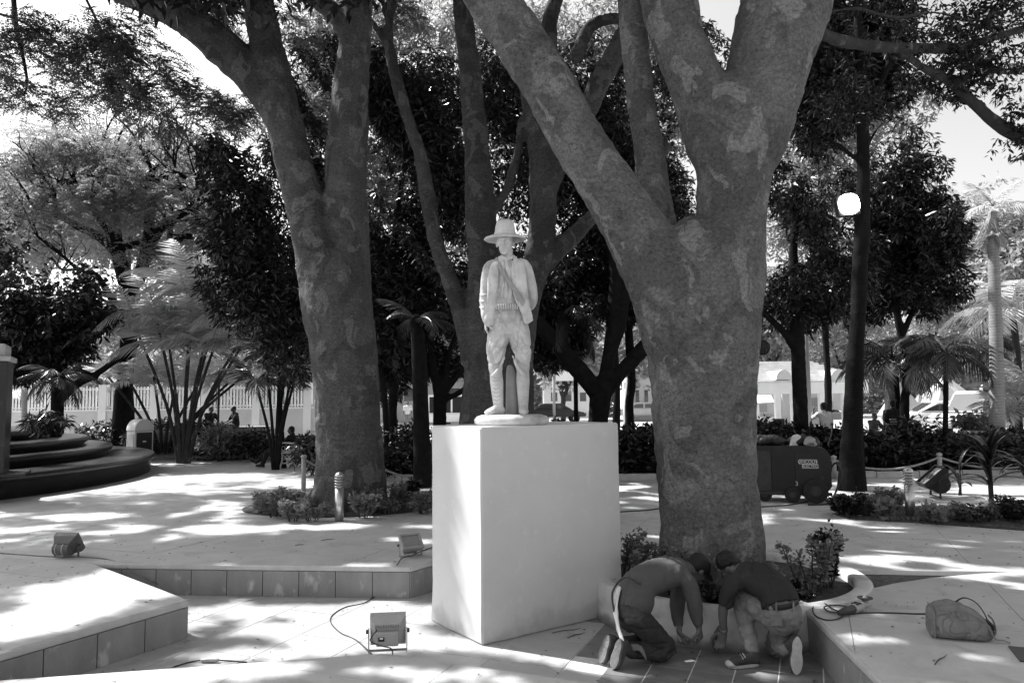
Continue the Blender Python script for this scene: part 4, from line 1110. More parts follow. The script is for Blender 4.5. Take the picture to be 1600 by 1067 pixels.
def person(root, J, m, k=1.0, voxel=.0065, sleeve=1.0, trouser=1.0, hand=None, fwd=(0, -1, 0), hup=(0, 0, 1), side=(1, 0, 0), belly=1.0, folds=.006, hair='hair', shirt_hem=.10, tscale=1.0):
    V = {a: Vector(b) for a, b in J.items()}
    side = Vector(side).normalized()
    # body: one continuous figure
    b = MB()
    spine = [V['pelvis'], V['waist'], V['chest'], V['neck']]
    b.tube(spine, [(.145 * k, .10 * k), (.125 * k, .09 * k), (.150 * k, .10 * k), (.062 * k, .06 * k)], ref=side, seg=18, sub=3)
    b.tube([V['chest'] + (V['neck'] - V['chest']) * .6, V['head'] - (V['head'] - V['neck']) * .2], [.055 * k, .05 * k], seg=12)
    head_shape(b, V['head'], fwd, hup, k)
    for s in 'lr':
        b.tube([V['chest'] + (V['sh_' + s] - V['chest']) * .3, V['sh_' + s], V['el_' + s], V['wr_' + s]], [.06 * k, .052 * k, .040 * k, .026 * k], seg=12, sub=3)
        h = hand.get(s) if hand else None
        if h: hand_shape(b, V['wr_' + s], *h, k=k)
        else:
            dd = (V['wr_' + s] - V['el_' + s]).normalized(); sd = dd.cross(Vector((0, 1, .1))).normalized()
            hand_shape(b, V['wr_' + s], dd, sd, (0, -1, 0), .35, k)
        b.tube([V['hip_' + s], V['kn_' + s], V['an_' + s]], [.082 * k, .056 * k, .036 * k], seg=12, sub=3)
    me = remeshed(b, voxel, 3); finish(me, 'body', m['skin'], root)
    # shirt
    sh = MB()
    c = 1.10 * belly
    hem = V['pelvis'] + (V['pelvis'] - V['waist']).normalized() * (shirt_hem - .12)
    sh.tube([hem, V['pelvis'] + (V['waist'] - V['pelvis']) * .25, V['waist'], V['chest'], V['neck'] - (V['neck'] - V['chest']) * .12], [(.165 * c * k, .125 * c * k), (.165 * c * k, .122 * c * k), (.15 * c * k, .118 * c * k), (.178 * k, .125 * k), (.075 * k, .07 * k)], ref=side, seg=22, sub=4)
    for s in 'lr':
        wr = V['el_' + s] + (V['wr_' + s] - V['el_' + s]) * max(0, (sleeve - .5) * 2)
        el = V['el_' + s] if sleeve > .5 else V['sh_' + s] + (V['el_' + s] - V['sh_' + s]) * (sleeve * 2)
        pts = [V['chest'] + (V['sh_' + s] - V['chest']) * .35, V['sh_' + s], el] + ([wr] if sleeve > .5 else [])
        rr = [.085 * k, .072 * k, .060 * k] + ([.042 * k] if sleeve > .5 else [])
        sh.tube(pts, rr, seg=14, sub=3)
    me = remeshed(sh, voxel * 1.2, 3)
    crease(me, folds * 1.3 * k, .13 * k, 5, (1, 1, .5)); displace(me, folds * .6 * k, .05 * k, 6, (1, 1, .6)); finish(me, 'shirt', m['shirt'], root)
    # trousers
    tr = MB()
    tr.tube([V['pelvis'] + (V['waist'] - V['pelvis']) * .28, V['pelvis'] - (V['waist'] - V['pelvis']).normalized() * .04 * k, (V['hip_l'] + V['hip_r']) / 2 - (V['waist'] - V['pelvis']).normalized() * .03 * k], [(.150 * k * tscale, .110 * k * tscale), (.165 * k * tscale, .125 * k * tscale), (.13 * k * tscale, .11 * k * tscale)], ref=side, seg=20, sub=3)
    for s in 'lr':
        an = V['kn_' + s] + (V['an_' + s] - V['kn_' + s]) * .93
        tr.tube([V['hip_' + s], V['hip_' + s] + (V['kn_' + s] - V['hip_' + s]) * .5, V['kn_' + s], V['kn_' + s] + (an - V['kn_' + s]) * .5, an], [.102 * k * tscale, .094 * k * tscale, .078 * k * tscale, .070 * k * tscale, .062 * k * tscale], seg=16, sub=3)
    me = remeshed(tr, voxel * 1.2, 3)
    crease(me, folds * 1.5 * k, .13 * k, 7, (1, 1, 1.9)); displace(me, folds * .8 * k, .04 * k, 8); finish(me, 'trousers', m['trousers'], root)
    # shoes
    for s in 'lr':
        q = MB(); so = MB()
        shoe_shape(q, so, V['an_' + s], V['heel_' + s], V['toe_' + s], J.get('up_' + s, (0, 0, 1)), k)
        me = remeshed(q, voxel, 3); o = finish(me, 'shoe', m['shoe'], root)
        so.build('sole', m['sole'], o)
    # hair cap of the photo's shape
    if hair:
        Mh = frame_M(fwd, hup); hb = MB()
        hb.ell(V['head'] + Mh @ Vector((0, -.022 * k, .040 * k)), (.082 * k, .094 * k, .084 * k), Mh)
        hb.ell(V['head'] + Mh @ Vector((0, -.055 * k, -.01 * k)), (.070 * k, .055 * k, .075 * k), Mh)
        me = remeshed(hb, voxel, 2); displace(me, .005 * k, .02 * k, 4); finish(me, 'hair', m['hair'], root)
    return V
def at_(px, py, Y): return AT(px, py, Y)

# worker A: kneeling on both knees, seen from behind his right side
ra_ = P(1000, 1030, 0)
WA = thing('person', 'kneeling worker in grey shirt, dark jeans and dark cap bending over the floor', 'person', (ra_.x, ra_.y, 0), group=None)
JA = dict(pelvis=at_(990, 945, 5.80), waist=at_(1001, 912, 5.84), chest=at_(1043, 893, 5.95), neck=at_(1073, 889, 6.04), head=at_(1089, 889, 6.12),
          sh_r=at_(1074, 908, 5.86), el_r=at_(1086, 948, 5.86), wr_r=at_(1092, 980, 5.84), sh_l=at_(1062, 893, 6.10), el_l=at_(1058, 945, 6.08), wr_l=at_(1061, 985, 5.90),
          hip_r=at_(992, 960, 5.70), kn_r=at_(1042, 1009, 5.68), an_r=at_(972, 1016, 5.55), hip_l=at_(985, 958, 5.90), kn_l=at_(1032, 1000, 5.90), an_l=at_(962, 1005, 5.72))
def ground_pt(px, py, z=.0):
    p = P(px, py, z); return p
JA['kn_r'] = P(1043, 1015, .085); JA['kn_l'] = P(1034, 1004, .085)
JA['an_r'] = P(982, 1016, .12); JA['an_l'] = P(966, 1006, .14)
# feet stand on their toes: soles face back to the left and to the camera
JA['heel_r'] = JA['an_r'] + Vector((-.075, -.085, .105)); JA['toe_r'] = JA['an_r'] + Vector((-.135, -.06, -.105)); JA['up_r'] = (.75, .62, -.22)
JA['heel_l'] = JA['an_l'] + Vector((-.085, -.075, .085)); JA['toe_l'] = JA['an_l'] + Vector((-.150, -.04, -.115)); JA['up_l'] = (.80, .58, -.25)
person(WA, JA, dict(skin=M['skin'], shirt=M['shirt_grey'], trousers=M['jeans_dark'], shoe=M['shoe'], sole=M['shoe_sole'], hair=M['hair']), k=.98, sleeve=.86,
       hand={'r': ((.15, .12, -.9), (-.55, .5, -.1), (-.3, -.8, 0), .75), 'l': ((.2, -.1, -.9), (.6, .3, 0), (.3, -.8, 0), 1.1)}, fwd=(.62, .35, -.70), hup=(.70, .15, .68), side=(-.30, .95, 0), tscale=.98, folds=.006)
# his cap with a peak pointing down, and a white rag hanging from the back pocket
Mh = frame_M((.62, .35, -.70), (.70, .15, .68)); hc_ = JA['head']
cb = MB().ell(hc_ + Mh @ Vector((0, -.012, .050)), (.088, .104, .080), Mh).ell(hc_ + Mh @ Vector((0, -.05, .01)), (.078, .062, .07), Mh)
me = remeshed(cb, .008, 3); cap_o = finish(me, 'cap', M['hair'], WA)
MB().tube([hc_ + Mh @ Vector((0, .07, .045)), hc_ + Mh @ Vector((0, .12, .035)), hc_ + Mh @ Vector((0, .165, .02))], [(.07, .006), (.066, .006), (.045, .005)], ref=Mh @ Vector((1, 0, 0)), seg=14, sub=2).build('peak', M['hair'], cap_o, smooth=True)
wp = at_(967, 925, 5.84)
rag = MB()
rag.tube([at_(968, 918, 5.80), at_(962, 940, 5.76), at_(963, 965, 5.72), at_(968, 988, 5.68), at_(974, 1003, 5.62)], [(.022, .010), (.030, .010), (.030, .008), (.026, .006), (.012, .004)], ref=(.4, -1, 0), seg=10, sub=3)
me = rag.mesh('rag'); displace(me, .006, .04, 2); finish(me, 'rag', M['cloth_white'], WA)
tb = MB(); tb.tube([at_(1000, 912, 5.66), at_(975, 902, 5.72), at_(957, 925, 5.76), at_(960, 955, 5.74)], .008, seg=8, sub=4); tb.build('tool_strap', M['dark_metal'], WA, smooth=True)
lc = MB(); lc.tube([JA['an_r'] + Vector((.02, -.03, .03)), JA['an_r'] + Vector((.08, -.06, .035)), JA['an_r'] + Vector((.12, -.07, -.04))], [(.028, .006), (.020, .005), (.006, .003)], ref=(0, .3, 1), seg=8, sub=3); lc.build('trouser_hem', M['shoe_sole'], WA, smooth=True)

# worker B: one knee up, one knee down, seen from behind
rb_ = P(1200, 1030, 0)
WB = thing('person', 'crouching worker in dark shirt, belted pale jeans and canvas shoes by the right platform', 'person', (rb_.x, rb_.y, 0))
JB = dict(pelvis=at_(1222, 950, 5.66), waist=at_(1212, 925, 5.72), chest=at_(1182, 901, 5.84), neck=at_(1155, 891, 5.98), head=at_(1138, 884, 6.06),
          sh_l=at_(1147, 910, 5.80), el_l=at_(1130, 950, 5.84), wr_l=at_(1131, 986, 5.88), sh_r=at_(1180, 892, 6.06), el_r=at_(1150, 950, 6.12), wr_r=at_(1120, 990, 5.98),
          hip_l=at_(1205, 962, 5.68), kn_l=at_(1158, 934, 5.92), an_l=at_(1172, 1004, 5.80), hip_r=at_(1232, 965, 5.68))
JB['kn_r'] = P(1212, 1010, .085); JB['an_r'] = P(1229, 1012, .15)
JB['an_l'] = P(1176, 1018, .10)
JB['heel_l'] = JB['an_l'] + Vector((.035, -.01, -.095)); JB['toe_l'] = JB['an_l'] + Vector((-.195, -.045, -.095)); JB['up_l'] = (0, 0, 1)
JB['heel_r'] = JB['an_r'] + Vector((.045, -.115, .105)); JB['toe_r'] = JB['an_r'] + Vector((.020, -.125, -.140)); JB['up_r'] = (.10, .97, .05)
person(WB, JB, dict(skin=M['skin'], shirt=M['shirt_dark'], trousers=M['jeans_pale'], shoe=M['shoe'], sole=M['sole_pale'], hair=M['hair']), k=.98, sleeve=.36,
       hand={'l': ((-.25, .1, -.9), (-.3, -.6, 0), (-.8, .2, 0), .55), 'r': ((-.4, -.1, -.85), (.5, -.3, 0), (-.6, -.6, 0), .9)}, fwd=(-.62, .35, -.70), hup=(-.70, .1, .68), side=(.62, .78, 0), tscale=1.0, folds=.008)
bl = MB(); bl.tube([at_(1196, 948, 5.60), at_(1215, 949, 5.53), at_(1236, 946, 5.53), at_(1247, 940, 5.60)], [(.020, .006)] * 4, ref=(0, 0, 1), seg=10, sub=4)
bl.build('belt', M['black'], WB, smooth=True)
for px in (1213, 1240):
    MB().tube([at_(px, 941, 5.52), at_(px, 956, 5.515)], [(.007, .004)] * 2, ref=(1, 0, 0), seg=8).build('belt_loop', M['jeans_pale'], WB)
wband = MB().tube([JB['wr_l'] + Vector((0, 0, .01)), JB['wr_l'] + Vector((0, 0, .03))], .031, seg=16); wband.build('watch', M['steel'], WB, smooth=True)

# ------------------------------------------------------------------ statue
SX = AT(796, 652, 6.78)
ST = thing('statue', 'pale stone statue of a man in broad brimmed hat and open jacket on the pedestal', 'statue', (SX.x, SX.y, topz))
def S(x, y, z): return Vector((SX.x + x, SX.y + y, topz + .085 + z))
ms = M['stone']
base = MB(); rg = []
for z, k in ((0, .92), (.02, 1.0), (.055, 1.0), (.082, .93), (.095, .80), (.098, .3)):
    rg.append([Vector((SX.x + .02 + (.36 * k + .02 * noise.noise(Vector((math.cos(a) * 2, math.sin(a) * 2, z * 9)))) * math.cos(a), SX.y + (.27 * k + .02 * noise.noise(Vector((math.sin(a) * 2, math.cos(a) * 2, z * 9)))) * math.sin(a), topz + z)) for a in [2 * math.pi * j / 48 for j in range(48)]])
base.loft(rg).build('rock_base', ms, ST, smooth=True)
# continuous body (head, neck, torso, arms, hands, legs)
b = MB()
b.tube([S(0, .02, .88), S(0, .02, 1.03), S(0, .01, 1.22), S(0, .02, 1.38), S(0, .01, 1.47)], [(.135, .10), (.120, .088), (.155, .105), (.165, .085), (.06, .055)], ref=(1, 0, 0), seg=22, sub=3)
b.tube([S(0, .01, 1.42), S(.0, 0, 1.54)], [.058, .052], seg=12)
HC = S(-.022, -.01, 1.600)
head_shape(b, HC, (-.10, -.98, -.10), (0, 0, 1), 1.10)
b.tube([S(-.13, .02, 1.40), S(-.195, .02, 1.36), S(-.232, .03, 1.10), S(-.222, -.02, .88)], [.055, .056, .046, .032], seg=12, sub=3)
hand_shape(b, S(-.222, -.02, .88), (.05, -.05, -1), (1, 0, 0), (0, -1, 0), .4)
b.tube([S(.13, .02, 1.40), S(.19, .02, 1.36), S(.252, .06, 1.10), S(.17, .16, .99)], [.055, .056, .046, .034], seg=12, sub=3)
hand_shape(b, S(.17, .16, .99), (-1, .1, .1), (0, -1, 0), (0, 0, 1), .4)
b.tube([S(-.085, .02, .88), S(-.13, -.01, .46), S(-.105, .02, .08)], [.09, .055, .04], seg=14, sub=3)
b.tube([S(.085, .02, .88), S(.135, -.01, .46), S(.137, .03, .08)], [.09, .055, .04], seg=14, sub=3)
me = remeshed(b, .005, 2); c = co_of(me); n = nor_of(me)
Mf = np.array(frame_M((-.10, -.98, -.10), (0, 0, 1)))
for s in (-1, 1):   # eye sockets and the hollow under the lip
    e = np.array(HC) + Mf @ np.array([.033 * s, .082, .012]); c = c - n * (.011 * np.exp(-(np.linalg.norm(c - e, axis=1) / .014) ** 2))[:, None]
e = np.array(HC) + Mf @ np.array([0, .09, -.072]); c = c - n * (.006 * np.exp(-(np.linalg.norm(c - e, axis=1) / .012) ** 2))[:, None]
set_co(me, c); finish(me, 'body', ms, ST)
# trousers: full breeches gathered at the knee, with diagonal folds
t_ = MB()
t_.tube([S(0, .02, 1.00), S(0, .02, .92), S(0, .02, .80)], [(.135, .105), (.155, .118), (.14, .11)], ref=(1, 0, 0), seg=22, sub=3)
t_.tube([S(-.075, .02, .90), S(-.105, .01, .72), S(-.130, -.005, .56), S(-.130, -.01, .455)], [.098, .108, .086, .062], seg=18, sub=4)
t_.tube([S(.075, .02, .90), S(.110, .01, .72), S(.135, -.005, .56), S(.137, -.01, .465)], [.098, .106, .084, .062], seg=18, sub=4)
for s, x0 in ((-1, -.02), (1, .02)):
    for i in range(5):
        z = .84 - i * .075
        t_.tube([S(x0 + s * .02, -.075, z), S(x0 + s * .085, -.094, z - .05 - .02 * i), S(x0 + s * .15, -.075, z - .14 - .01 * i)], [.010, .017, .006], seg=8, sub=3)
me = remeshed(t_, .0065, 2); crease(me, .014, .12, 3, (1.3, 1, .8)); finish(me, 'breeches', ms, ST)
# shirt
s_ = MB(); s_.tube([S(0, .01, .97), S(0, .005, 1.08), S(0, -.005, 1.24), S(0, .0, 1.38), S(0, .0, 1.44)], [(.138, .105), (.132, .108), (.150, .118), (.13, .105), (.07, .07)], ref=(1, 0, 0), seg=24, sub=3)
for i, x in enumerate((-.06, -.02, .03, .07)):
    s_.tube([S(x, -.112, 1.06), S(x * .9 + .01, -.121, 1.20), S(x * .5, -.112, 1.36)], [.004, .009, .004], seg=8, sub=3)
me = remeshed(s_, .0065, 2); displace(me, .005, .05, 3, (1, 1, .4)); finish(me, 'shirt', ms, ST)
# jacket: back, sleeves, two hanging front panels, collar
j = MB()
j.tube([S(0, .045, .84), S(0, .045, 1.05), S(0, .04, 1.25), S(0, .035, 1.40), S(0, .03, 1.455)], [(.190, .10), (.165, .10), (.170, .105), (.150, .080), (.07, .045)], ref=(1, 0, 0), seg=22, sub=3)
j.tube([S(-.12, .02, 1.40), S(-.178, .02, 1.372), S(-.218, .03, 1.22), S(-.232, .03, 1.08), S(-.226, .0, .97), S(-.220, -.02, .91)], [.060, .062, .055, .052, .047, .043], seg=14, sub=3)
j.tube([S(.12, .02, 1.40), S(.176, .02, 1.372), S(.218, .035, 1.22), S(.248, .055, 1.10), S(.22, .11, 1.03), S(.17, .15, 1.0)], [.060, .062, .054, .052, .047, .042], seg=14, sub=3)
for z in (1.12, 1.06, 1.0): j.tube([S(-.285, .03, z + .01), S(-.25, -.035, z - .01), S(-.20, -.02, z)], [.006, .011, .006], seg=8, sub=3)
j.tube([S(-.120, -.090, 1.40), S(-.145, -.118, 1.25), S(-.165, -.120, 1.08), S(-.180, -.105, .95), S(-.185, -.095, .83)], [(.045, .018), (.055, .020), (.055, .017), (.054, .016), (.052, .014)], ref=(1, -.15, 0), seg=16, sub=3)
j.tube([S(.105, -.085, 1.40), S(.110, -.125, 1.26), S(.125, -.130, 1.12), S(.165, -.120, .98), S(.205, -.098, .85)], [(.060, .018), (.075, .020), (.075, .018), (.062, .016), (.048, .014)], ref=(1, .1, .1), seg=16, sub=3)
j.tube([S(-.075, -.055, 1.46), S(-.055, -.10, 1.40), S(-.045, -.125, 1.30)], [(.020, .010), (.030, .011), (.008, .006)], ref=(1, 0, .4), seg=10, sub=3)
j.tube([S(.075, -.055, 1.46), S(.075, -.10, 1.40), S(.055, -.130, 1.29)], [(.024, .010), (.036, .011), (.008, .006)], ref=(1, 0, -.4), seg=10, sub=3)
me = remeshed(j, .0065, 2); crease(me, .010, .16, 4, (1.4, 1, .5)); finish(me, 'jacket', ms, ST)
# neckerchief, shoulder strap, cartridge belt
n_ = MB(); n_.tube([S(-.062, -.01, 1.475), S(-.045, -.065, 1.455), S(-.01, -.085, 1.435), S(.04, -.062, 1.455), S(.062, -.01, 1.475)], [.016, .018, .022, .018, .016], seg=10, sub=3)
n_.tube([S(-.012, -.09, 1.44), S(-.008, -.118, 1.37), S(.012, -.128, 1.28), S(.02, -.125, 1.22)], [(.018, .008), (.022, .008), (.016, .007), (.006, .004)], ref=(1, 0, 0), seg=10, sub=3)
finish(remeshed(n_, .005, 2), 'neckerchief', ms, ST)
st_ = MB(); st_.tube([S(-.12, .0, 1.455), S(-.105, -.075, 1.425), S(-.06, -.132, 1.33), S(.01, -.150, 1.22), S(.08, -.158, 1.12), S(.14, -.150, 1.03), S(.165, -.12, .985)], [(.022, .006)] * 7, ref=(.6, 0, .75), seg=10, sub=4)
st_.build('shoulder_strap', M['stone_shaded'], ST, smooth=True)
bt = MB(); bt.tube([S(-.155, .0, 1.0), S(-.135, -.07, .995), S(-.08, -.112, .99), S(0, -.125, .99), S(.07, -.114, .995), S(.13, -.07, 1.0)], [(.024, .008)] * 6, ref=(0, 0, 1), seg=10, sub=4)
bo = bt.build('cartridge_belt', M['stone_shaded'], ST, smooth=True)
for i in range(12):
    t = (i + .5) / 12; a = -math.pi * (.14 + .72 * t)
    c = S(-.148 * math.cos(-a), 0, 0)
    x = -.145 + .27 * t; y = -.128 * math.sqrt(max(0, 1 - (x / .165) ** 2)) - .006
    MB().tube([S(x, y, .972), S(x, y, 1.012)], .0075, seg=8).build('cartridge', ms, bo, smooth=True)
# satchel at the hip behind the jacket and tree stump support
finish(remeshed(MB().tube([S(.03, .12, -.02), S(.025, .12, .20), S(.02, .12, .36), S(.01, .12, .44)], [.072, .062, .052, .035], seg=12, sub=4), .01, 1), 'support_stump', M['stone_shaded'], ST)
# boots with laces
for s, (an, kn, heel, toe) in {'l': (S(-.105, .02, .09), S(-.130, -.01, .44), S(-.085, .055, .0), S(-.215, -.135, .0)), 'r': (S(.137, .03, .09), S(.137, -.01, .45), S(.137, .075, .0), S(.138, -.16, .0))}.items():
    q = MB(); so = MB(); shoe_shape(q, so, an, heel, toe, (0, 0, 1), 1.0)
    mid = an + (kn - an) * .6 + Vector((0, .02, 0))
    q.tube([heel + Vector((0, -.03, .05)), an, mid, kn], [.046, .048, .066, .060], seg=16, sub=4)
    q.tube([kn + Vector((0, 0, -.012)), kn + Vector((0, 0, .02))], [.069, .069], seg=16)
    me = remeshed(q, .006, 2); bo_ = finish(me, 'boot', ms, ST)
    so.build('sole', ms, bo_); 
    for i in range(9):
        t = i / 8; c = an + (kn - an) * (.08 + .80 * t)
        r = .049 + .016 * math.sin(math.pi * min(1, t * 1.1 + .15)); c = c + Vector((-.012 if s == 'l' else 0, -r - .004, 0))
        lm = MB()
        lm.tube([c + Vector((-.026, .008, .014)), c + Vector((0, -.002, 0)), c + Vector((.026, .008, .014))], .0034, seg=6)
        lm.build('lace', M['stone_mark'] if s == 'l' else ms, bo_)
# hat
hh = MB(); hc = S(-.022, .0, 1.665)
def hat_ring(rx, ry, z, curl=0, n=40):
    return [hc + Vector((rx * math.cos(a), ry * math.sin(a), z + curl * abs(math.cos(a)) ** 2 - curl * .25)) for a in [2 * math.pi * i / n for i in range(n)]]
hh.loft([hat_ring(.07, .08, -.012), hat_ring(.12, .12, -.016, .01), hat_ring(.200, .168, -.036, .004), hat_ring(.212, .176, -.030, .004), hat_ring(.200, .168, -.018, .006), hat_ring(.13, .128, .004, .012),
         hat_ring(.104, .110, .015), hat_ring(.102, .108, .05), hat_ring(.096, .102, .095), hat_ring(.084, .090, .132), hat_ring(.068, .072, .148), hat_ring(.045, .05, .138), hat_ring(.02, .03, .126)])
me = hh.mesh('hat'); displace(me, .004, .08, 3); ho = finish(me, 'hat', ms, ST)
MB().loft([hat_ring(.108, .114, .008), hat_ring(.108, .114, .034), hat_ring(.100, .106, .036), hat_ring(.100, .106, .006)]).build('hat_band', ms, ho, smooth=True)
# fix sub-part origins of things built in world space under a part at the thing's origin

ST.scale = (.94, 1, 1)
# worker details: shoelaces, pale toe cap, back pockets and seams
for i in range(5):
    c = JB['heel_l'] + (JB['toe_l'] - JB['heel_l']) * (.50 + .075 * i) + Vector((0, 0, .085 - .009 * i))
    MB().tube([c + Vector((.004, -.034, -.008)), c + Vector((0, -.012, .004)), c + Vector((0, .02, .004))], .0035, seg=6).build('shoelace', M['cloth_white'], WB, smooth=True)
tc_ = JB['heel_l'] + (JB['toe_l'] - JB['heel_l']) * .93
MB().ell(tc_ + Vector((0, 0, .026)), (.042, .046, .026)).build('toe_cap', M['sole_pale'], WB, smooth=True)
for px, py, Y, o_, mm in ((1213, 968, 5.505, WB, 'jeans_pale'), (1238, 966, 5.51, WB, 'jeans_pale')):
    c = AT(px, py, Y); MB().box(c, (.085, .012, .085), bev=.006).build('back_pocket', M[mm], o_)
# ------------------------------------------------------------------ things on the court and the plaza
def cable(name, label, pts, r, m=M['cable'], group=None, sub=8, z=None):
    mb = MB(); pts = [Vector(p) for p in pts]
    mb.tube(pts, r, seg=8, sub=sub)
    t = thing(name, label, 'cable', pts[0], group=group)
    mb.build('cord', m, t, smooth=True); return t
def floodlight(name, label, loc, rz, tilt, w, h, d, m, round_body=False, fins=11, group='floodlights lying about the court'):
    """glass faces local -y before tilting; stands on a U bracket"""
    t = thing(name, label, 'floodlight', loc, rz, group)
    T = Matrix.Rotation(tilt, 3, 'X'); cz = h * .62
    def add(nm, mb, mm, par=t, sm=False):
        me = mb.mesh(nm); c = co_of(me) @ np.array(T).T; c[:, 2] += cz; set_co(me, c); fixn(me); me.materials.append(mm)
        if sm: shade(me, 40)
        return link_mesh(nm, me, par)
    f = MB()
    f.box((0, -d * .30, h / 2 - .012), (w, d * .3, .024)).box((0, -d * .30, -h / 2 + .012), (w, d * .3, .024)).box((-w / 2 + .012, -d * .30, 0), (.024, d * .3, h - .05)).box((w / 2 - .012, -d * .30, 0), (.024, d * .3, h - .05))
    add('front_frame', f, m if not round_body else m)
    add('lens', MB().box((0, -d * .27, 0), (w - .05, .006, h - .05)), M['lamp_glass'])
    hs = MB()
    rings = [[Vector((sx * w / 2 * k, y, sz * h / 2 * k)) for sx, sz in ((-1, -1), (1, -1), (1, 1), (-1, 1))] for k, y in ((.995, -d * .16), (.99, -d * .10), (.72, d * .28), (.66, d * .36))]
    hs.loft(rings); add('housing', hs, m)
    if round_body:
        q = MB(); q.tube([Vector((-w * .33, d * .30, -.01)), Vector((w * .36, d * .30, -.01))], [.34 * h, .34 * h], seg=18, cap='flat'); add('ballast_drum', q, m, sm=True)
        q = MB(); q.tube([Vector((-w * .1, d * .30, -.01)), Vector((-w * .06, d * .30, -.01))], .36 * h, seg=18, cap='flat').tube([Vector((w * .2, d * .30, -.01)), Vector((w * .24, d * .30, -.01))], .36 * h, seg=18, cap='flat'); add('drum_band', q, M['grey_metal'])
    else:
        for i in range(fins):
            x = -w * .34 + w * .68 * i / (fins - 1)
            q = MB().box((x, d * .28, h * .27), (.006, d * .42, h * .12)); add('cooling_fin', q, m)
        add('control_box', MB().box((0, d * .42, -h * .10), (w * .62, d * .34, h * .48), bev=.008), m)
        add('rating_label', MB().box((w * .16, d * .595, -h * .08), (w * .17, .003, h * .14)), M['black'])
        add('label_window', MB().box((w * .16, d * .60, -h * .05), (w * .09, .003, h * .05)), M['white'])
    for s in (-1, 1):
        br = MB().box((s * (w / 2 + .008), 0, cz / 2 + .005), (.006, .03, cz + .03)); br.build('bracket_arm', m, t, local=True)
        kn = MB().tube([Vector((s * (w / 2 + .008), 0, cz)), Vector((s * (w / 2 + .026), 0, cz))], .014, seg=12, cap='flat'); kn.build('bolt', M['dark_metal'], t, local=True)
    MB().box((0, 0, .004), (w + .02, .035, .006)).build('bracket_foot', m, t, local=True)
    return t
f1 = P(606, 1016)
floodlight('floodlight', 'nearest floodlight seen from its finned back, standing on the tip of the near platform', (f1.x, f1.y, ZP), R(186), R(-12), .24, .21, .13, M['mid_metal'])
f2 = P(641, 868)
floodlight('floodlight', 'grey floodlight tilted up with its glass showing on the plaza edge left of the pedestal', (f2.x, f2.y, ZP), R(28), R(-48), .24, .20, .14, M['grey_metal'])
f3 = P(104, 870)
floodlight('floodlight', 'dark floodlight with a round ballast drum lying on the left platform', (f3.x, f3.y, ZP), R(172), R(-32), .27, .22, .17, M['lamp_dark'], True)
f4 = P(1462, 778)
floodlight('floodlight', 'big black floodlight leaning back in the right flower bed beside the steel bollard', (f4.x, f4.y, ZP + .03), R(-102), R(-48), .44, .44, .24, M['black'], True)
f5 = P(532, 790)
floodlight('floodlight', 'black floodlight half hidden among leaves behind the left steel bollard', (f5.x + .05, f5.y + .35, ZP + .05), R(25), R(-60), .42, .36, .2, M['black'], True)

def W(px, py, z=ZP): return P(px, py, z)
o = .006
cable('power_cable', 'grey cable running over the left platform past the drum floodlight and down into the court', [W(-40, 861, ZP + o), W(30, 866, ZP + o), W(75, 869, ZP + o), W(125, 870, ZP + o), W(165, 873, ZP + o), W(190, 882, ZP - .02), W(215, 897, ZP - .10), W(245, 911, ZP - .2), W(272, 921, .03), W(330, 928, o), W(372, 927, o)], .007, M['cable_grey'])
cable('power_cable', 'thin dark cable from the tilted floodlight over the kerb wall to the nearest one', [W(641, 868, ZP + .01), W(628, 872, ZP + .02), W(622, 880, ZP + .02), W(612, 893, .22), W(604, 908, .14), W(592, 925, .03), W(570, 941, o), W(540, 948, o), W(520, 960, o), W(517, 972, o), W(532, 988, o), W(560, 1002, o), W(590, 1015, ZP - .08) + Vector((0, .25, -.2))], .0055)
cable('power_cable', 'short dark cable from the tilted floodlight to behind the pedestal', [W(643, 868, ZP + .03), W(655, 862, ZP + .01), W(672, 856, ZP + o), W(700, 848, ZP + o), W(760, 835, ZP + o)], .006)
cable('power_cable', 'looped cord at the back of the nearest floodlight', [Vector((f1.x - .06, f1.y - .06, ZP + .16)), Vector((f1.x - .10, f1.y - .10, ZP + .10)), Vector((f1.x - .02, f1.y - .12, ZP + .07)), Vector((f1.x + .04, f1.y - .11, ZP + .05)), Vector((f1.x + .05, f1.y - .10, ZP + .01))], .004)
cn = cable('cable_joint', 'taped cable joint lying on the court floor at lower left', [W(272, 1041, o), W(300, 1033, o), W(318, 1031, o + .01), W(340, 1031, o + .01), W(362, 1032, o), W(385, 1034, o)], .0055, M['cable'])
MB().tube([W(316, 1031, .02), W(328, 1030.5, .022), W(340, 1031, .02)], [.014, .019, .014], seg=10).build('tape_wrap', M['grey_metal'], cn, smooth=True)
cable('power_cable', 'thin cable across the plaza in front of the welding machine', [W(960, 800, ZP + o), W(1010, 797, ZP + o), W(1060, 792, ZP + o), W(1180, 792, ZP + o), W(1230, 789, ZP + o), W(1262, 783, ZP + .02)], .012)
cable('power_cable', 'thick dark cable lying at the lower left below the platform wall', [W(-20, 1030, .02), W(3, 1040, .02), W(10, 1056, .02)], .012)
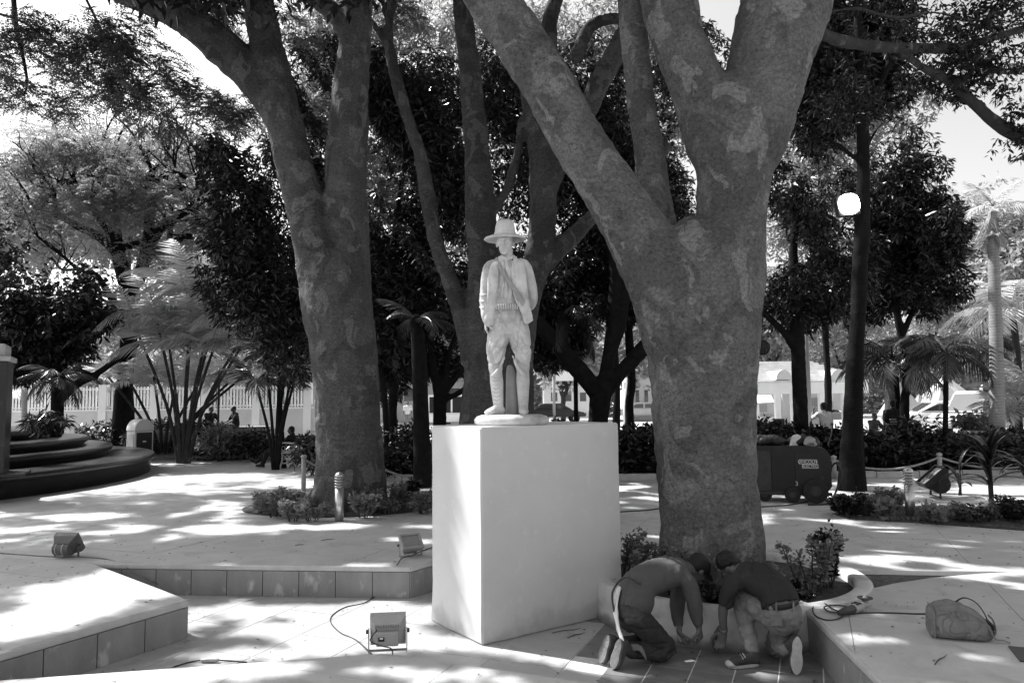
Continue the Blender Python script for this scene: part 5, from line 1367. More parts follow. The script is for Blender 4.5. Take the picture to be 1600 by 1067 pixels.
# grinder cord and loop on the right platform
cable('grinder_cord', 'black cord looping in front of the angle grinder and running to the canvas bag', [W(1462, 958, ZP + .012), W(1430, 958.5, ZP + o), W(1390, 957, ZP + o), W(1352, 957, ZP + o), W(1320, 960, ZP + o)], .006)
cable('grinder_cord', 'black cord loop lying beside the angle grinder on the right platform', [W(1316, 957, ZP + .03), W(1302, 951, ZP + .03), W(1287, 942, ZP + o), W(1276, 943, ZP + o), W(1270, 950, ZP + o), W(1274, 961, ZP + o), W(1290, 968, ZP + o), W(1308, 967, ZP + o), W(1318, 961, ZP + .02)], .0058)
cable('grinder_cord', 'small inner cord loop at the grip of the angle grinder', [W(1312, 956, ZP + .02), W(1298, 956, ZP + .016), W(1288, 950, ZP + .016), W(1292, 946, ZP + .016), W(1308, 945, ZP + .016), W(1322, 947, ZP + .03)], .0058)
# angle grinder
g0 = P(1335, 957)
gr = thing('angle_grinder', 'worn angle grinder lying on the right platform beside its cord loop', 'power tool', (g0.x, g0.y, ZP))
ga = P(1312, 957, ZP + .04); gb = P(1352, 945, ZP + .04); gd = (gb - ga); gd.z = 0; gl = gd.length; gd.normalize()
q = lambda t, z=.04, s=0: ga + gd * (gl * t) + Vector((-gd.y, gd.x, 0)) * s + Vector((0, 0, z - .04))
MB().tube([q(-.02), q(.10), q(.22), q(.30), q(.52)], [.018, .026, .030, .029, .030], seg=16).build('handle', M['dark_metal'], gr, smooth=True)
MB().tube([q(.52), q(.56), q(.80), q(.85)], [.033, .037, .037, .030], seg=16, cap='flat').build('motor_housing', M['grey_metal'], gr, smooth=True)
MB().tube([q(.85, .045), q(1.0, .05)], [.030, .034], seg=12).tube([q(1.0, .05), q(1.0, .095)], [.026, .020], seg=12).build('gear_head', M['grey_metal'], gr, smooth=True)
MB().tube([q(1.0, .095), q(1.0, .100)], .058, seg=24, cap='flat').build('disc', M['dark_metal'], gr)
MB().tube([q(1.0, .086), q(1.0, .094)], .04, seg=20, cap='flat').build('guard', M['dark_metal'], gr)
for t in (.58, .63, .68, .73): MB().box(q(t, .072), (.005, .05, .012), Matrix.Rotation(math.atan2(gd.y, gd.x), 3, 'Z')).build('vent_slot', M['black'], gr)
# canvas tool bag
bgc = P(1506, 968)
bag = thing('tool_bag', 'bulging grey canvas bag slumped on the right platform with loose straps', 'bag', (bgc.x, bgc.y, ZP))
bl_ = P(1450, 968, ZP + .1); br_ = P(1548, 975, ZP + .1); bd = br_ - bl_; bd.z = 0; bL = bd.length; bd.normalize(); bn = Vector((-bd.y, bd.x, 0))
def Bq(t, s, z): return Vector((bl_.x, bl_.y, ZP)) + bd * (bL * t) + bn * s + Vector((0, 0, z))
rings = []
for t, hw, hh_ in ((.0, .10, .13), (.03, .125, .185), (.15, .14, .215), (.35, .145, .235), (.55, .145, .225), (.72, .135, .19), (.85, .12, .155), (.95, .09, .12), (1.0, .05, .08)):
    rr = []
    for i in range(28):
        a = 2 * math.pi * i / 28; cx, cz = math.cos(a), math.sin(a)
        kx = math.copysign(abs(cx) ** .55, cx); kz = math.copysign(abs(cz) ** .6, cz)
        rr.append(Bq(t, hw * kx, hh_ / 2 + hh_ / 2 * kz + .004))
    rings.append(rr)
me = remeshed(MB().loft(rings), .006, 2)
c = co_of(me); n = nor_of(me)
fold = np.abs(vnoise(c[:, 0] / .13, c[:, 1] / .13, c[:, 2] / .09, 5) - .5) * 2
fold2 = np.abs(vnoise(c[:, 0] / .06, c[:, 1] / .06, c[:, 2] / .05, 8) - .5) * 2
d_ = -.006 * np.exp(-(fold / .05) ** 2) - .009 * np.exp(-(fold2 / .05) ** 2) + .010 * (vnoise(c[:, 0] / .07, c[:, 1] / .07, c[:, 2] / .07, 6) - .5)
c2_ = c + n * d_[:, None]; c2_[:, 2] = np.maximum(c2_[:, 2], ZP + .003); set_co(me, c2_)
finish(me, 'canvas_body', M['canvas'], bag)
MB().tube([Bq(.04, -.13, .02), Bq(.04, -.13, .16), Bq(.05, -.08, .20), Bq(.05, .08, .20)], .005, seg=6, sub=4).build('piping', M['canvas'], bag, smooth=True)
MB().tube([Bq(.05, -.13, .165), Bq(.35, -.15, .215), Bq(.62, -.145, .195), Bq(.84, -.12, .14)], .004, seg=6, sub=4).build('seam', M['canvas'], bag, smooth=True)
MB().tube([Bq(.48, .02, .235), Bq(.62, .03, .262), Bq(.8, .05, .235), Bq(.93, .06, .17), Bq(1.0, .03, .09)], [(.012, .004)] * 5, ref=bn, seg=8, sub=4).build('strap', M['black'], bag, smooth=True)
MB().tube([Bq(.86, -.08, .15), Bq(.92, -.11, .08), Bq(1.0, -.10, .03), Bq(1.12, -.08, .02), Bq(1.22, -.09, .012)], [(.011, .004)] * 5, ref=bn, seg=8, sub=4).build('strap', M['canvas'], bag, smooth=True)
MB().tube([Bq(.95, -.04, .17), Bq(1.03, -.02, .13), Bq(1.07, 0, .05), Bq(1.0, .0, .01)], .006, seg=8, sub=4).build('drawstring', M['cable_grey'], bag, smooth=True)
for i in range(3): MB().tube([Bq(.90 + .03 * i, -.06 + .03 * i, .13 - .02 * i), Bq(1.0 + .02 * i, -.05 + .04 * i, .10 - .03 * i)], [.02, .012], seg=10).build('tool_handle', M['black'], bag, smooth=True)

# steel bollard lights
def bollard(name, label, px, py, top):
    b = P(px, py); H = AT(px, top, b.y).z - ZP; r = .062
    t = thing(name, label, 'bollard', (b.x, b.y, ZP), group='stainless steel bollard lights')
    MB().tube([(0, 0, 0), (0, 0, H * .68)], r, seg=24, cap='flat').build('post', M['steel'], t, local=True, smooth=True)
    for i in range(4):
        z = H * (.70 + .055 * i)
        MB().lathe([(r * .8, z), (r * 1.16, z), (r * 1.16, z + .008), (r * .8, z + .022)], seg=24).build('louvre_ring', M['steel'], t, local=True, smooth=True)
    MB().tube([(0, 0, H * .68), (0, 0, H * .91)], r * .72, seg=16, cap='flat').build('lamp_tube', M['lamp_glass'], t, local=True)
    MB().lathe([(r * 1.1, H * .905), (r * 1.12, H * .92), (r * .95, H * .955), (r * .6, H * .985), (r * .1, H)], seg=24).build('dome_cap', M['steel'], t, local=True, smooth=True)
    return t
bollard('bollard_light', 'steel bollard light in front of the twin stemmed tree in the left flower bed', 530, 814, 737)
bollard('bollard_light', 'steel bollard light in the right flower bed beside the black floodlight', 1423, 811, 730)

# welding machine on wheels
wm0 = P(1246, 785); WY = wm0.y
wm = thing('welding_machine', 'dark welding machine on small wheels parked on the plaza right of the big tree', 'welder', (wm0.x, WY, ZP))
RW = Matrix.Rotation(R(-14), 3, 'Z')
def wb(nm, c, d, m, bev=.01, par=wm):
    c = RW @ Vector(c) ; return MB().box((wm0.x + c.x, WY + c.y + .3, ZP + c.z), d, RW, bev=bev).build(nm, m, par)
body = MB()
prof = [(-.60, .16), (.52, .16), (.60, .26), (.60, .74), (.52, .86), (.30, .90), (-.60, .90)]
vs = []
for yy in (-.30, .30):
    for x, z in prof:
        c = RW @ Vector((x, yy, z)); vs.append((wm0.x + c.x, WY + .3 + c.y, ZP + c.z))
n = len(prof); fs = [tuple(range(n)), tuple(range(n, 2 * n))[::-1]] + [(i, (i + 1) % n, n + (i + 1) % n, n + i) for i in range(n)]
body.add(vs, fs).build('cabinet', M['welder_red'], wm)
wb('end_panel', (-.45, -.312, .50), (.28, .02, .64), M['dark_metal'])
wb('recessed_panel', (-.13, -.306, .48), (.34, .012, .52), M['black'])
wb('side_panel', (.28, -.308, .55), (.44, .014, .52), M['welder_red'])
wb('chassis_rail', (0, -.28, .14), (1.2, .05, .05), M['dark_metal'])
wb('chassis_rail', (0, .28, .14), (1.2, .05, .05), M['dark_metal'])
def wheel(x, y, r, w):
    c = RW @ Vector((x, y, r)); ax = RW @ Vector((0, 1, 0)); c = Vector((wm0.x + c.x, WY + .3 + c.y, ZP + c.z + .005))
    wv = MB().tube([c - ax * w * .5, c - ax * w * .42, c + ax * w * .42, c + ax * w * .5], [r * .86, r, r, r * .86], seg=28, cap='flat').build('wheel', M['rubber'], wm, smooth=False)
    MB().tube([c - ax * (w * .5 + .006), c - ax * (w * .5 - .01)], [r * .42, r * .5], seg=18, cap='flat').build('hub', M['dark_metal'], wv)
wheel(.34, -.36, .19, .10); wheel(.34, .36, .19, .10); wheel(.0, -.33, .12, .07); wheel(-.42, -.22, .12, .07); wheel(-.42, .22, .12, .07)
def text(body_, size, c, parent, m, nm='lettering', ext=.002, rot=None, align='CENTER'):
    cu = bpy.data.curves.new('txt', 'FONT'); cu.body = body_; cu.size = size; cu.extrude = ext; cu.align_x = align; cu.align_y = 'CENTER'
    o = bpy.data.objects.new('txt', cu); COL.objects.link(o); bpy.context.view_layer.update()
    me = bpy.data.meshes.new_from_object(o.evaluated_get(bpy.context.evaluated_depsgraph_get())); bpy.data.objects.remove(o)
    RT = (rot or Matrix.Identity(3)) @ Matrix.Rotation(R(90), 3, 'X')
    a = co_of(me) @ np.array(RT).T + np.array(c) - np.array(parent_origin(parent)); set_co(me, a); me.materials.clear(); me.materials.append(m)
    return link_mesh(nm, me, parent)
def wpt(x, y, z):
    c = RW @ Vector((x, y, z)); return (wm0.x + c.x, WY + .3 + c.y, ZP + c.z)
def sign_frame(x0, x1, z0, z1):
    mb = MB()
    for (a, b, c, d) in ((x0, x1, z0, z0 + .006), (x0, x1, z1 - .006, z1), (x0, x0 + .006, z0, z1), (x1 - .006, x1, z0, z1)):
        mb.box(wpt((a + b) / 2, -.318, (c + d) / 2), (b - a, .004, d - c), RW)
    mb.build('sign_border', M['white'], wm)
sign_frame(.12, .385, .615, .685); sign_frame(.165, .405, .548, .612)
text('LINCOLN', .068, wpt(.25, -.320, .650), wm, M['white'], rot=RW)
text('ELECTRIC', .052, wpt(.285, -.320, .580), wm, M['white'], rot=RW)
text('3', .10, wpt(.07, -.318, .30), wm, M['pale'], rot=RW)
# dark cloths and rags heaped on top
for nm, x, y, sx, sy, sz, m in (('heaped_cloth', -.28, 0, .30, .24, .10, M['black']), ('heaped_cloth', .22, .02, .26, .22, .10, M['black']), ('white_rag', .12, -.1, .10, .08, .11, M['cloth_white']), ('grey_rag', .30, -.22, .13, .06, .09, M['grey_metal'])):
    cc = Vector(wpt(x, y, .91)); t = thing(nm, {'heaped_cloth': 'dark crumpled cloth heaped on top of the welding machine' + (', left heap' if x < 0 else ', right heap'), 'white_rag': 'small white rag between the dark cloths on the welding machine', 'grey_rag': 'grey rag hanging over the front edge of the welding machine'}[nm], 'cloth', cc)
    me = remeshed(MB().ell(cc + Vector((0, 0, sz * .4)), (sx, sy, sz)), .018, 2); displace(me, .045, .12, 3); displace(me, .015, .04, 5); finish(me, 'cloth', m, t)
cable('welding_cable', 'thick dark welding cable trailing from the end of the machine', [wpt(.60, -.1, .5), wpt(.70, -.15, .62), wpt(.76, -.2, .45), wpt(.70, -.2, .25), wpt(.62, -.3, .12), wpt(.50, -.5, .02), wpt(.2, -.6, .015)], .016)
cable('welding_cable', 'thin dark cable rising from the welding machine to the rope post', [wpt(.58, -.2, .90), wpt(.66, -.1, 1.1), wpt(.68, 0, 1.22)], .012)

# rope barrier: posts and ropes
def post(px, Y, top, label):
    x = AT(px, 700, Y).x; H = AT(px, top, Y).z - ZP
    t = thing('rope_post', label, 'post', (x, Y, ZP), group='short round posts carrying the rope')
    MB().tube([(0, 0, 0), (0, 0, H - .05)], .045, seg=14, cap='flat').build('shaft', M['grey_metal'], t, local=True, smooth=True)
    MB().ell((0, 0, H - .03), (.06, .06, .045)).build('knob', M['grey_metal'], t, local=True, smooth=True)
    return Vector((x, Y, ZP + H - .08))
YP = yb - .35
p1 = post(475, YP - .9, 711, 'rope post with a square foot left of the twin stemmed tree')
p2 = post(592, YP, 722, 'rope post just right of the twin stemmed tree')
p3 = post(705, YP, 722, 'rope post hidden beside the left edge of the pedestal')
p3b = post(1060, YP, 705, 'rope post hidden behind the big forked trunk')
p4 = post(1302, YP, 712, 'rope post at the right end of the welding machine')
p5_ = post(1467, YP, 708, 'rope post behind the black floodlight')
p6 = post(1640, YP, 712, 'rope post beyond the right edge')
def rope(a, b, sag, label):
    pts = [a.lerp(b, i / 10) - Vector((0, 0, sag * (1 - (2 * i / 10 - 1) ** 2))) for i in range(11)]
    t = thing('rope', label, 'rope', a, group='thick ropes hung between the posts')
    MB().tube(pts, .022, seg=8, sub=3).build('strand', M['rope'], t, smooth=True)
rope(p1, p2, .2, 'thick rope passing behind the twin stemmed tree'); rope(p2, p3, .22, 'sagging thick rope between the twin stemmed tree and the pedestal')
rope(p3b, p4, .2, 'thick rope behind the welding machine'); rope(p4, p5_, .22, 'sagging thick rope between the welding machine and the black floodlight'); rope(p5_, p6, .2, 'sagging thick rope at the right edge behind the strap leaved plant')

# litter on the ground
for i, (px, py, z, ln, lab) in enumerate(((900, 992, 0, .10, 'thin dry twig near the foot of the pedestal'), (885, 985, 0, .14, 'long dry twig on the tiles beside the pedestal'), (1470, 1030, ZP, .12, 'dry twig on the right platform in front of the canvas bag'), (512, 843, ZP, .08, 'small dry twig on the plaza above the kerb wall'), (468, 851, ZP, .05, 'tiny curled twig on the plaza left of centre'))):
    c = P(px, py, z + .005); a = random.uniform(-.3, .9)
    d = Vector((math.cos(a), math.sin(a), 0)) * ln
    MB().tube([c - d, c - d * .2 + Vector((0, .01, .004)), c + d * .5, c + d + Vector((.01, .01, .003))], [.003, .004, .003, .001], seg=6, sub=2).build('dry_twig', M['dark_metal'], None, smooth=True)
    ob = [x for x in bpy.data.objects if x.name.startswith('dry_twig')]; tag(sorted(ob, key=lambda x: x.name)[-1], lab, 'twig')
for i, (px, py, lab) in enumerate(((340, 922, 'pale dry leaf at the foot of the kerb wall'), (356, 924, 'second pale dry leaf lying beside the power cable'), (372, 926, 'thin pale stick with leaf beside the power cable'))):
    c = P(px, py, .012); a = random.uniform(0, 3)
    v = [(c.x - .10, c.y, .008), (c.x - .02, c.y + .035, .03), (c.x + .10, c.y + .02, .014), (c.x - .01, c.y - .03, .012)]
    o_ = MB().add(v + [(x, y, z - .003) for x, y, z in v], [(0, 1, 2, 3), (7, 6, 5, 4), (0, 1, 5, 4), (1, 2, 6, 5), (2, 3, 7, 6), (3, 0, 4, 7)]).build('fallen_leaf', M['leaf_light']); tag(o_, lab, 'leaf')
nl = 1500
pts = []
for _ in range(nl):
    x = rng.uniform(-7, 8); y = rng.uniform(4.6, 15)
    pts.append((x, y, ZP + .006 if on_upper((x, y)) or y > 8.2 else .006))
pts = np.array(pts); a = rng.random(nl) * 6.28
me = leaf_mesh('leaf_litter', pts, np.stack([np.cos(a), np.sin(a), np.full(nl, .12)], 1), rng.uniform(.012, .045, nl), .012, M['dark_metal'], up=3, mask=False)
lo_ = link_mesh('leaf_litter', me); tag(lo_, 'tiny dry leaves and specks scattered over the plaza', 'leaf litter', kind='stuff')

# white painted bin
BY = 22.8; bn0 = AT(209, 709, BY)
bin_ = thing('litter_bin', 'white metal litter bin with a barrel top beside the clipped hedge at left', 'bin', (bn0.x, BY, ZP))
RB = Matrix.Rotation(R(-40), 3, 'Z')
sc_ = BY / 16.0
Hb = AT(209, 655, BY).z - ZP; wB = RAD(30, BY); dB = RAD(28, BY)
def BB(x, y, z):
    c = RB @ Vector((x, y, 0)); return Vector((bn0.x + c.x, BY + .35 + c.y, ZP + z))
MB().box(BB(0, 0, Hb * .36), (wB, dB, Hb * .70), RB, bev=.01).build('body', M['white'], bin_)
vs = []
for xx in (-wB / 2 - .015, wB / 2 + .015):
    for i in range(13):
        a = math.pi * i / 12; vs.append(BB(xx, (dB / 2 + .015) * math.cos(a), Hb * .72 + Hb * .28 * math.sin(a)))
fs = [(i, i + 1, 14 + i, 13 + i) for i in range(12)] + [tuple(range(13)), tuple(range(13, 26))[::-1], (0, 12, 25, 13)]
MB().add(vs, fs).build('barrel_lid', M['white'], bin_)
MB().box(BB(0, -dB / 2 - .008, Hb * .36), (wB * .78, .012, Hb * .54), RB).build('front_panel', M['pale'], bin_)
MB().box(BB(wB / 2 + .008, 0, Hb * .36), (.012, dB * .84, Hb * .62), RB).build('side_panel', M['dark_metal'], bin_)
MB().box(BB(wB / 2 + .022, 0, Hb * .45), (.02, .10, .05), RB).build('handle', M['white'], bin_)
# ------------------------------------------------------------------ palms
def frond_mesh(name, L, n, ll, lw, bend, m, hang=.45, seed=0):
    rr = np.random.default_rng(seed)
    pts = []; x = z = 0.0; N_ = 24
    for i in range(N_ + 1):
        t = i / N_; a = -bend * t ** 1.3
        pts.append(Vector((x, 0, z))); x += L / N_ * math.cos(a); z += L / N_ * math.sin(a)
    mb = MB(); mb.tube(pts[::3], [max(.004, .016 * L * (1 - i / 9)) for i in range(len(pts[::3]))], seg=5)
    for i in range(n):
        t = .16 + .84 * i / (n - 1); k = t * N_; j = min(int(k), N_ - 1); p = pts[j].lerp(pts[j + 1], k - j); tg = (pts[j + 1] - pts[j]).normalized()
        pr = math.sin(math.pi * min(1, t * .9 + .12)) ** .6
        for s in (-1, 1):
            d = (Vector((0, s, 0)) * (1 - .45 * t) + tg * (.35 + .5 * t) + Vector((0, 0, -hang * rr.uniform(.6, 1.4)))).normalized()
            l = ll * pr * rr.uniform(.85, 1.1); w = tg * lw * .5
            q = p + d * l * .5 + Vector((0, 0, .04 * l)); e = p + d * l + Vector((0, 0, -.18 * l * hang))
            mb.add([p - w * .5, p + w * .5, q + w, e, q - w], [(0, 1, 2, 3, 4)])
    me = mb.mesh(name); me.materials.append(m); return me
FR = {k: [frond_mesh('frond', L, n, ll, lw, b, M[m], h, i) for i, b in enumerate(bs)] for k, (L, n, ll, lw, bs, m, h) in dict(
    areca=(1.0, 18, .40, .038, (.9, 1.3, 1.7), 'frond', .6), dark=(1.0, 19, .36, .036, (1.0, 1.5, 1.9), 'frond_dark', .7), dry=(1.0, 26, .40, .05, (1.2, 2.0, 2.6), 'frond_dry', .9), mid=(1.0, 19, .36, .036, (.9, 1.4, 1.8), 'frond', .55)).items()}
def fronds(T, c, n, L, kind, e0, e1, spread=360, az0=0, seed=0):
    rr = random.Random(seed); off = Vector(c) - parent_origin(T)
    for i in range(n):
        az = R(az0 + spread * (i + rr.uniform(-.3, .3)) / n); el = R(e0 + (e1 - e0) * ((i * .618) % 1))
        link_mesh('frond', FR[kind][i % 3], T, loc=off, rot=(rr.uniform(-.3, .3), -el, az), scale=L * rr.uniform(.85, 1.12))
def palm(label, pts, Y, n, L, kind, e0, e1, m, name='palm_tree', group=None, seed=0, sp=360, az0=0):
    """pts from the foot up: (px, py, r px)"""
    b = AT(pts[0][0], pts[0][1], Y)
    T = thing(name, label, 'palm', (b.x, Y, b.z), group=group)
    mb = MB(); P3, _ = limb(mb, pts, Y, seg=12, sub=6); mb.build('trunk', m, T, smooth=True)
    fronds(T, P3[-1], n, L, kind, e0, e1, seed=seed, spread=sp, az0=az0); return T
# clump of fan-like areca palms, many stems
def clump(label, px, Y, tops, L, kind, nf, r=3, m='bark_dark', e0=20, e1=75, seed=0):
    fy = ft(px, Y); T = thing('palm_clump', label, 'palm', (AT(px, fy, Y).x, Y, ZP))
    for i, (tx, ty) in enumerate(tops):
        mb = MB(); x0 = px + (tx - px) * .08
        P3, _ = limb(mb, [(x0, fy + 2, r), (px + (tx - px) * .35, fy + (ty - fy) * .45, r * .8), (tx, ty, r * .6)], Y, seg=8, sub=5)
        mb.build('stem', M[m], T, smooth=True)
        fronds(T, P3[-1], nf, L, kind, e0, e1, seed=seed + i)
    return T
clump('large clump of arching sunlit feather palms behind the left flower bed', 285, 21.5, [(215, 520), (245, 500), (265, 545), (300, 500), (325, 540), (350, 500), (375, 545), (300, 455), (340, 460), (395, 500)], 2.0, 'areca', 8, 3.2, seed=3)
palm('thick dark trunked palm with drooping sunlit fronds behind the litter bin', [(196, ft(196, 25), 14), (196, 640, 13), (194, 600, 12), (200, 555, 12), (205, 505, 10)], 25, 18, 2.3, 'areca', 0, 65, M['bark_black'], seed=5)
clump('low bushy clump of grey feather palms in front of the picket fence', 255, 23.5, [(170, 590), (205, 600), (240, 585), (275, 600), (315, 590), (355, 600), (390, 580)], 1.25, 'mid', 7, 3, seed=33)
clump('narrow dark clump of palms left of the twin stemmed trunk', 430, 19, [(415, 560), (440, 540), (455, 590), (400, 600), (470, 560)], 1.35, 'dark', 6, 3, 'bark_black', seed=8)
palm('small pale palm glowing behind the stone pillar', [(38, ft(38, 28), 5), (38, 640, 4), (38, 605, 4)], 28, 12, 1.5, 'areca', 15, 75, M['bark_pale'], seed=9)
palm('dark spiky palm above the round steps', [(86, ft(86, 18.5), 9), (88, 640, 8), (90, 590, 8)], 18.5, 14, 1.0, 'dark', -30, 60, M['bark_black'], seed=10)
palm('dark shaggy palm with a double trunk left of the pedestal', [(606, ft(606, 17), 5), (602, 640, 4.5), (596, 580, 5), (590, 520, 5)], 17, 14, 1.0, 'dark', -70, 20, M['bark_black'], seed=11)
palm('dark palm with a knobbly straight trunk beside the bare forked tree', [(660, ft(660, 14.8), 15), (659, 690, 13), (657, 620, 12), (655, 560, 12), (650, 500, 9)], 14.8, 6, .9, 'dark', 10, 60, M['bark_black'], seed=12)
palm('dark palm with hanging fronds right of the statue', [(900, ft(900, 18), 4), (900, 640, 3.5), (898, 560, 3.5), (890, 490, 3.5)], 18, 11, 1.35, 'dark', -40, 35, M['bark_black'], seed=13)
palm('tall pale trunked palm with dry hanging fronds near the right edge', [(1558, ft(1558, 16), 13), (1558, 700, 11), (1558, 620, 10.5), (1556, 520, 9.5), (1553, 420, 8.5), (1551, 335, 7)], 16, 13, .85, 'dry', -85, -25, M['bark_pale'], seed=14)
fT = [x for x in bpy.data.objects if x.get('label', '').startswith('tall pale trunked palm')][0]
fronds(fT, AT(1551, 322, 16), 7, .95, 'mid', 15, 80, seed=31)
palm('slender palm with a dark curved trunk in front of the white car', [(1477, ft(1477, 16.5), 5), (1477, 680, 4), (1478, 600, 3.8), (1476, 548, 3.5)], 16.5, 15, 1.3, 'dark', -10, 55, M['bark_black'], seed=15)
palm('dark palm leaning right of the tall ringed trunk', [(1405, ft(1405, 19), 4), (1404, 650, 4), (1400, 590, 4), (1394, 560, 4)], 19, 16, 1.75, 'dark', -10, 60, M['bark_black'], seed=16)
palm('pale fronded palm behind the tall pale trunk', [(1590, ft(1590, 22), 6), (1592, 640, 5), (1590, 560, 5), (1580, 480, 5)], 22, 16, 2.2, 'mid', -10, 65, M['bark_dark'], seed=17)
palm('broad palm with a thick grey trunk beyond the man in the dark shirt', [(1392, ft(1392, 27), 12), (1394, 620, 10), (1393, 590, 9), (1392, 560, 7)], 27, 12, 1.7, 'dark', 0, 60, M['bark_dark'], seed=18)
palm('low dark palm arching over the parked pickup', [(1540, ft(1540, 24), 5), (1540, 600, 4), (1525, 545, 4)], 24, 14, 1.8, 'dark', -5, 50, M['bark_dark'], seed=19)
clump('sunlit strap leaved palm clump at the right edge', 1602, 18, [(1590, 620), (1610, 600), (1575, 650), (1625, 620)], 1.1, 'areca', 8, 3, seed=20)

# ------------------------------------------------------------------ shrubs, hedges and flower plants
def shrub(name, label, px, Y, r, h, k=8, L=.12, W_=.035, m=M['leaf'], n=120, x=None, z=None, droop=.1, stems=5, cat='shrub', group=None, thr=.3, up=None):
    if x is None: x = AT(px, 700, Y).x
    z = ZP + .04 if z is None else z
    T = thing(name, label, cat, (x, Y, z), group=group)
    p = blob_points([((x, Y, z + h * .58), (r, r, h * .46), n)], 1); p = clumpy(p, max(.12, r * .3), thr, int(abs(px)) % 97)
    if stems:
        mb = MB()
        for i in range(stems):
            q = p[rng.integers(len(p))] if len(p) else (x, Y, z + h)
            mb = MB(); mb.tube([(x + rng.uniform(-.1, .1) * r, Y + rng.uniform(-.1, .1) * r, z - .03), ((x + q[0]) / 2, (Y + q[1]) / 2, z + h * .3), tuple(q)], [.011 + .01 * h, .008 + .005 * h, .004], seg=6, sub=2)
            mb.build('stem', M['bark_dark'], T, smooth=True)
    b, d, Ls = rosettes(p, k, .06, L, droop)
    me = leaf_mesh('foliage', b, d, Ls, W_ * Ls / L, m, up, False); set_co(me, co_of(me) - np.array(parent_origin(T)))
    link_mesh('foliage', me, T); return T
def hedge(label, x0, x1, y0, y1, z0, z1, n, L, W_, m, name='hedge', k=6, thr=.25):
    T = thing(name, label, 'hedge', ((x0 + x1) / 2, (y0 + y1) / 2, z0))
    p = np.stack([rng.uniform(x0, x1, n), rng.uniform(y0, y1, n), z0 + (z1 - z0) * rng.random(n) ** .7], 1)
    top = z0 + (z1 - z0) * (.72 + .5 * vnoise(p[:, 0] / .6, p[:, 1] / .6, seed=4)); p = p[p[:, 2] < top]
    p = clumpy(p, .35, thr, 3)
    b, d, Ls = rosettes(p, k, .08, L, -.1)
    me = leaf_mesh('foliage', b, d, Ls, W_ * Ls / L, m, None, False); set_co(me, co_of(me) - np.array(parent_origin(T)))
    link_mesh('foliage', me, T)
    c = MB().box(((x0 + x1) / 2, (y0 + y1) / 2, z0 + (z1 - z0) * .3), (x1 - x0 - .5, (y1 - y0) * .5, (z1 - z0) * .5)).build('inner_branches', M['bark_black'], T)
    return T
zt = AT(1000, 668, 16.3).z
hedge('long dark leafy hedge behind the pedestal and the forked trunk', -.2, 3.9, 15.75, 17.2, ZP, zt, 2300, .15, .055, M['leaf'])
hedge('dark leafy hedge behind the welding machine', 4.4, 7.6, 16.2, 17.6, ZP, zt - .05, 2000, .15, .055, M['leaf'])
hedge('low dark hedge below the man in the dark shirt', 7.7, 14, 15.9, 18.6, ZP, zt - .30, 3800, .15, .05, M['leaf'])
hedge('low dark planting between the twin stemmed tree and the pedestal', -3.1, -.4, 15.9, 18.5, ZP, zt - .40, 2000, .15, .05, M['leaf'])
xa = AT(160, 690, 22.5).x; xb = AT(285, 690, 22.5).x
hedge('neatly clipped pale hedge behind the litter bin', xa, xb, 23.5, 24.4, ZP, AT(200, 676, 22.5).z, 3000, .05, .022, M['leaf_light'], k=5, thr=.1)
hedge('low leafy planting at the foot of the feather palms', xb + .2, AT(470, 690, 22.5).x, 22.4, 25, ZP, AT(300, 690, 22.5).z, 2000, .12, .05, M['leaf'])
for px, Y, r, h, lab, m in ((345, 22.2, .8, 1.0, 'leafy shrub with pale flowers left of the reclining man', 'leaf_mid'), (395, 21.8, .7, .9, 'dark leafy shrub beside the iron bench', 'leaf'), (310, 24, .8, 1.2, 'spiky leafed shrub in front of the two resting men', 'leaf'), (160, 24, .9, 1.1, 'dark spiky shrub left of the litter bin', 'leaf'), (240, 25, .8, 1.2, 'dark spiky shrub behind the clipped hedge', 'leaf'),
    (640, 17, .8, 1.2, 'dark shrub at the foot of the knobbly palm', 'leaf'), (620, 19, .8, 1.0, 'pale flecked shrub left of the knobbly palm', 'leaf_mid'), (1205, 16.6, .6, 1.15, 'dark round shrub behind the dark sign board', 'leaf'), (1435, 17.2, .9, 1.15, 'dense dark shrub below the white car', 'leaf'), (1360, 16.4, .6, .9, 'dark shrub right of the ringed trunk', 'leaf'), (1580, 15.6, .7, .9, 'dark shrub at the foot of the tall pale palm', 'leaf'), (490, 17.4, .6, .9, 'leafy shrub behind the iron bench', 'leaf'), (865, 16.8, .5, 1.2, 'broad leafed plant showing above the pedestal right of the statue', 'leaf')):
    shrub('shrub', lab, px, Y, r, h, 7, .15, .05, M[m], 190)
def strap_plant(name, label, x, Y, z, n, L, w, m, el=(25, 80), stem=0, seed=0, curve=.9):
    rr = random.Random(seed); T = thing(name, label, 'plant', (x, Y, z))
    for i in range(n):
        az = rr.uniform(0, 6.283); e = R(rr.uniform(*el)); l = L * rr.uniform(.7, 1.1); ax = Vector((math.cos(az), math.sin(az), 0)); sd = Vector((-ax.y, ax.x, 0)); h0 = stem * rr.uniform(.3, 1)
        p = Vector((x, Y, z + h0)) + ax * .02; rings = []; a = e
        for j in range(6):
            t = j / 5; ww = w * math.sin(math.pi * min(.97, .12 + .86 * t)) * .5 + .002
            rings.append([p - sd * ww, p + Vector((0, 0, -.15 * ww)), p + sd * ww, p + Vector((0, 0, -.15 * ww - .003))]); p = p + (ax * math.cos(a) + Vector((0, 0, 1)) * math.sin(a)) * l / 5; a -= curve * .35
        MB().loft(rings).build('leaf', m, T, smooth=True)
        if stem and i % 2 == 0:
            MB().tube([(x + rr.uniform(-.03, .03), Y, z - .03), tuple(Vector((x, Y, z + h0)) + ax * .02)], .009 + .006 * stem, seg=6).build('stem', M['bark_dark'], T, smooth=True)
    return T
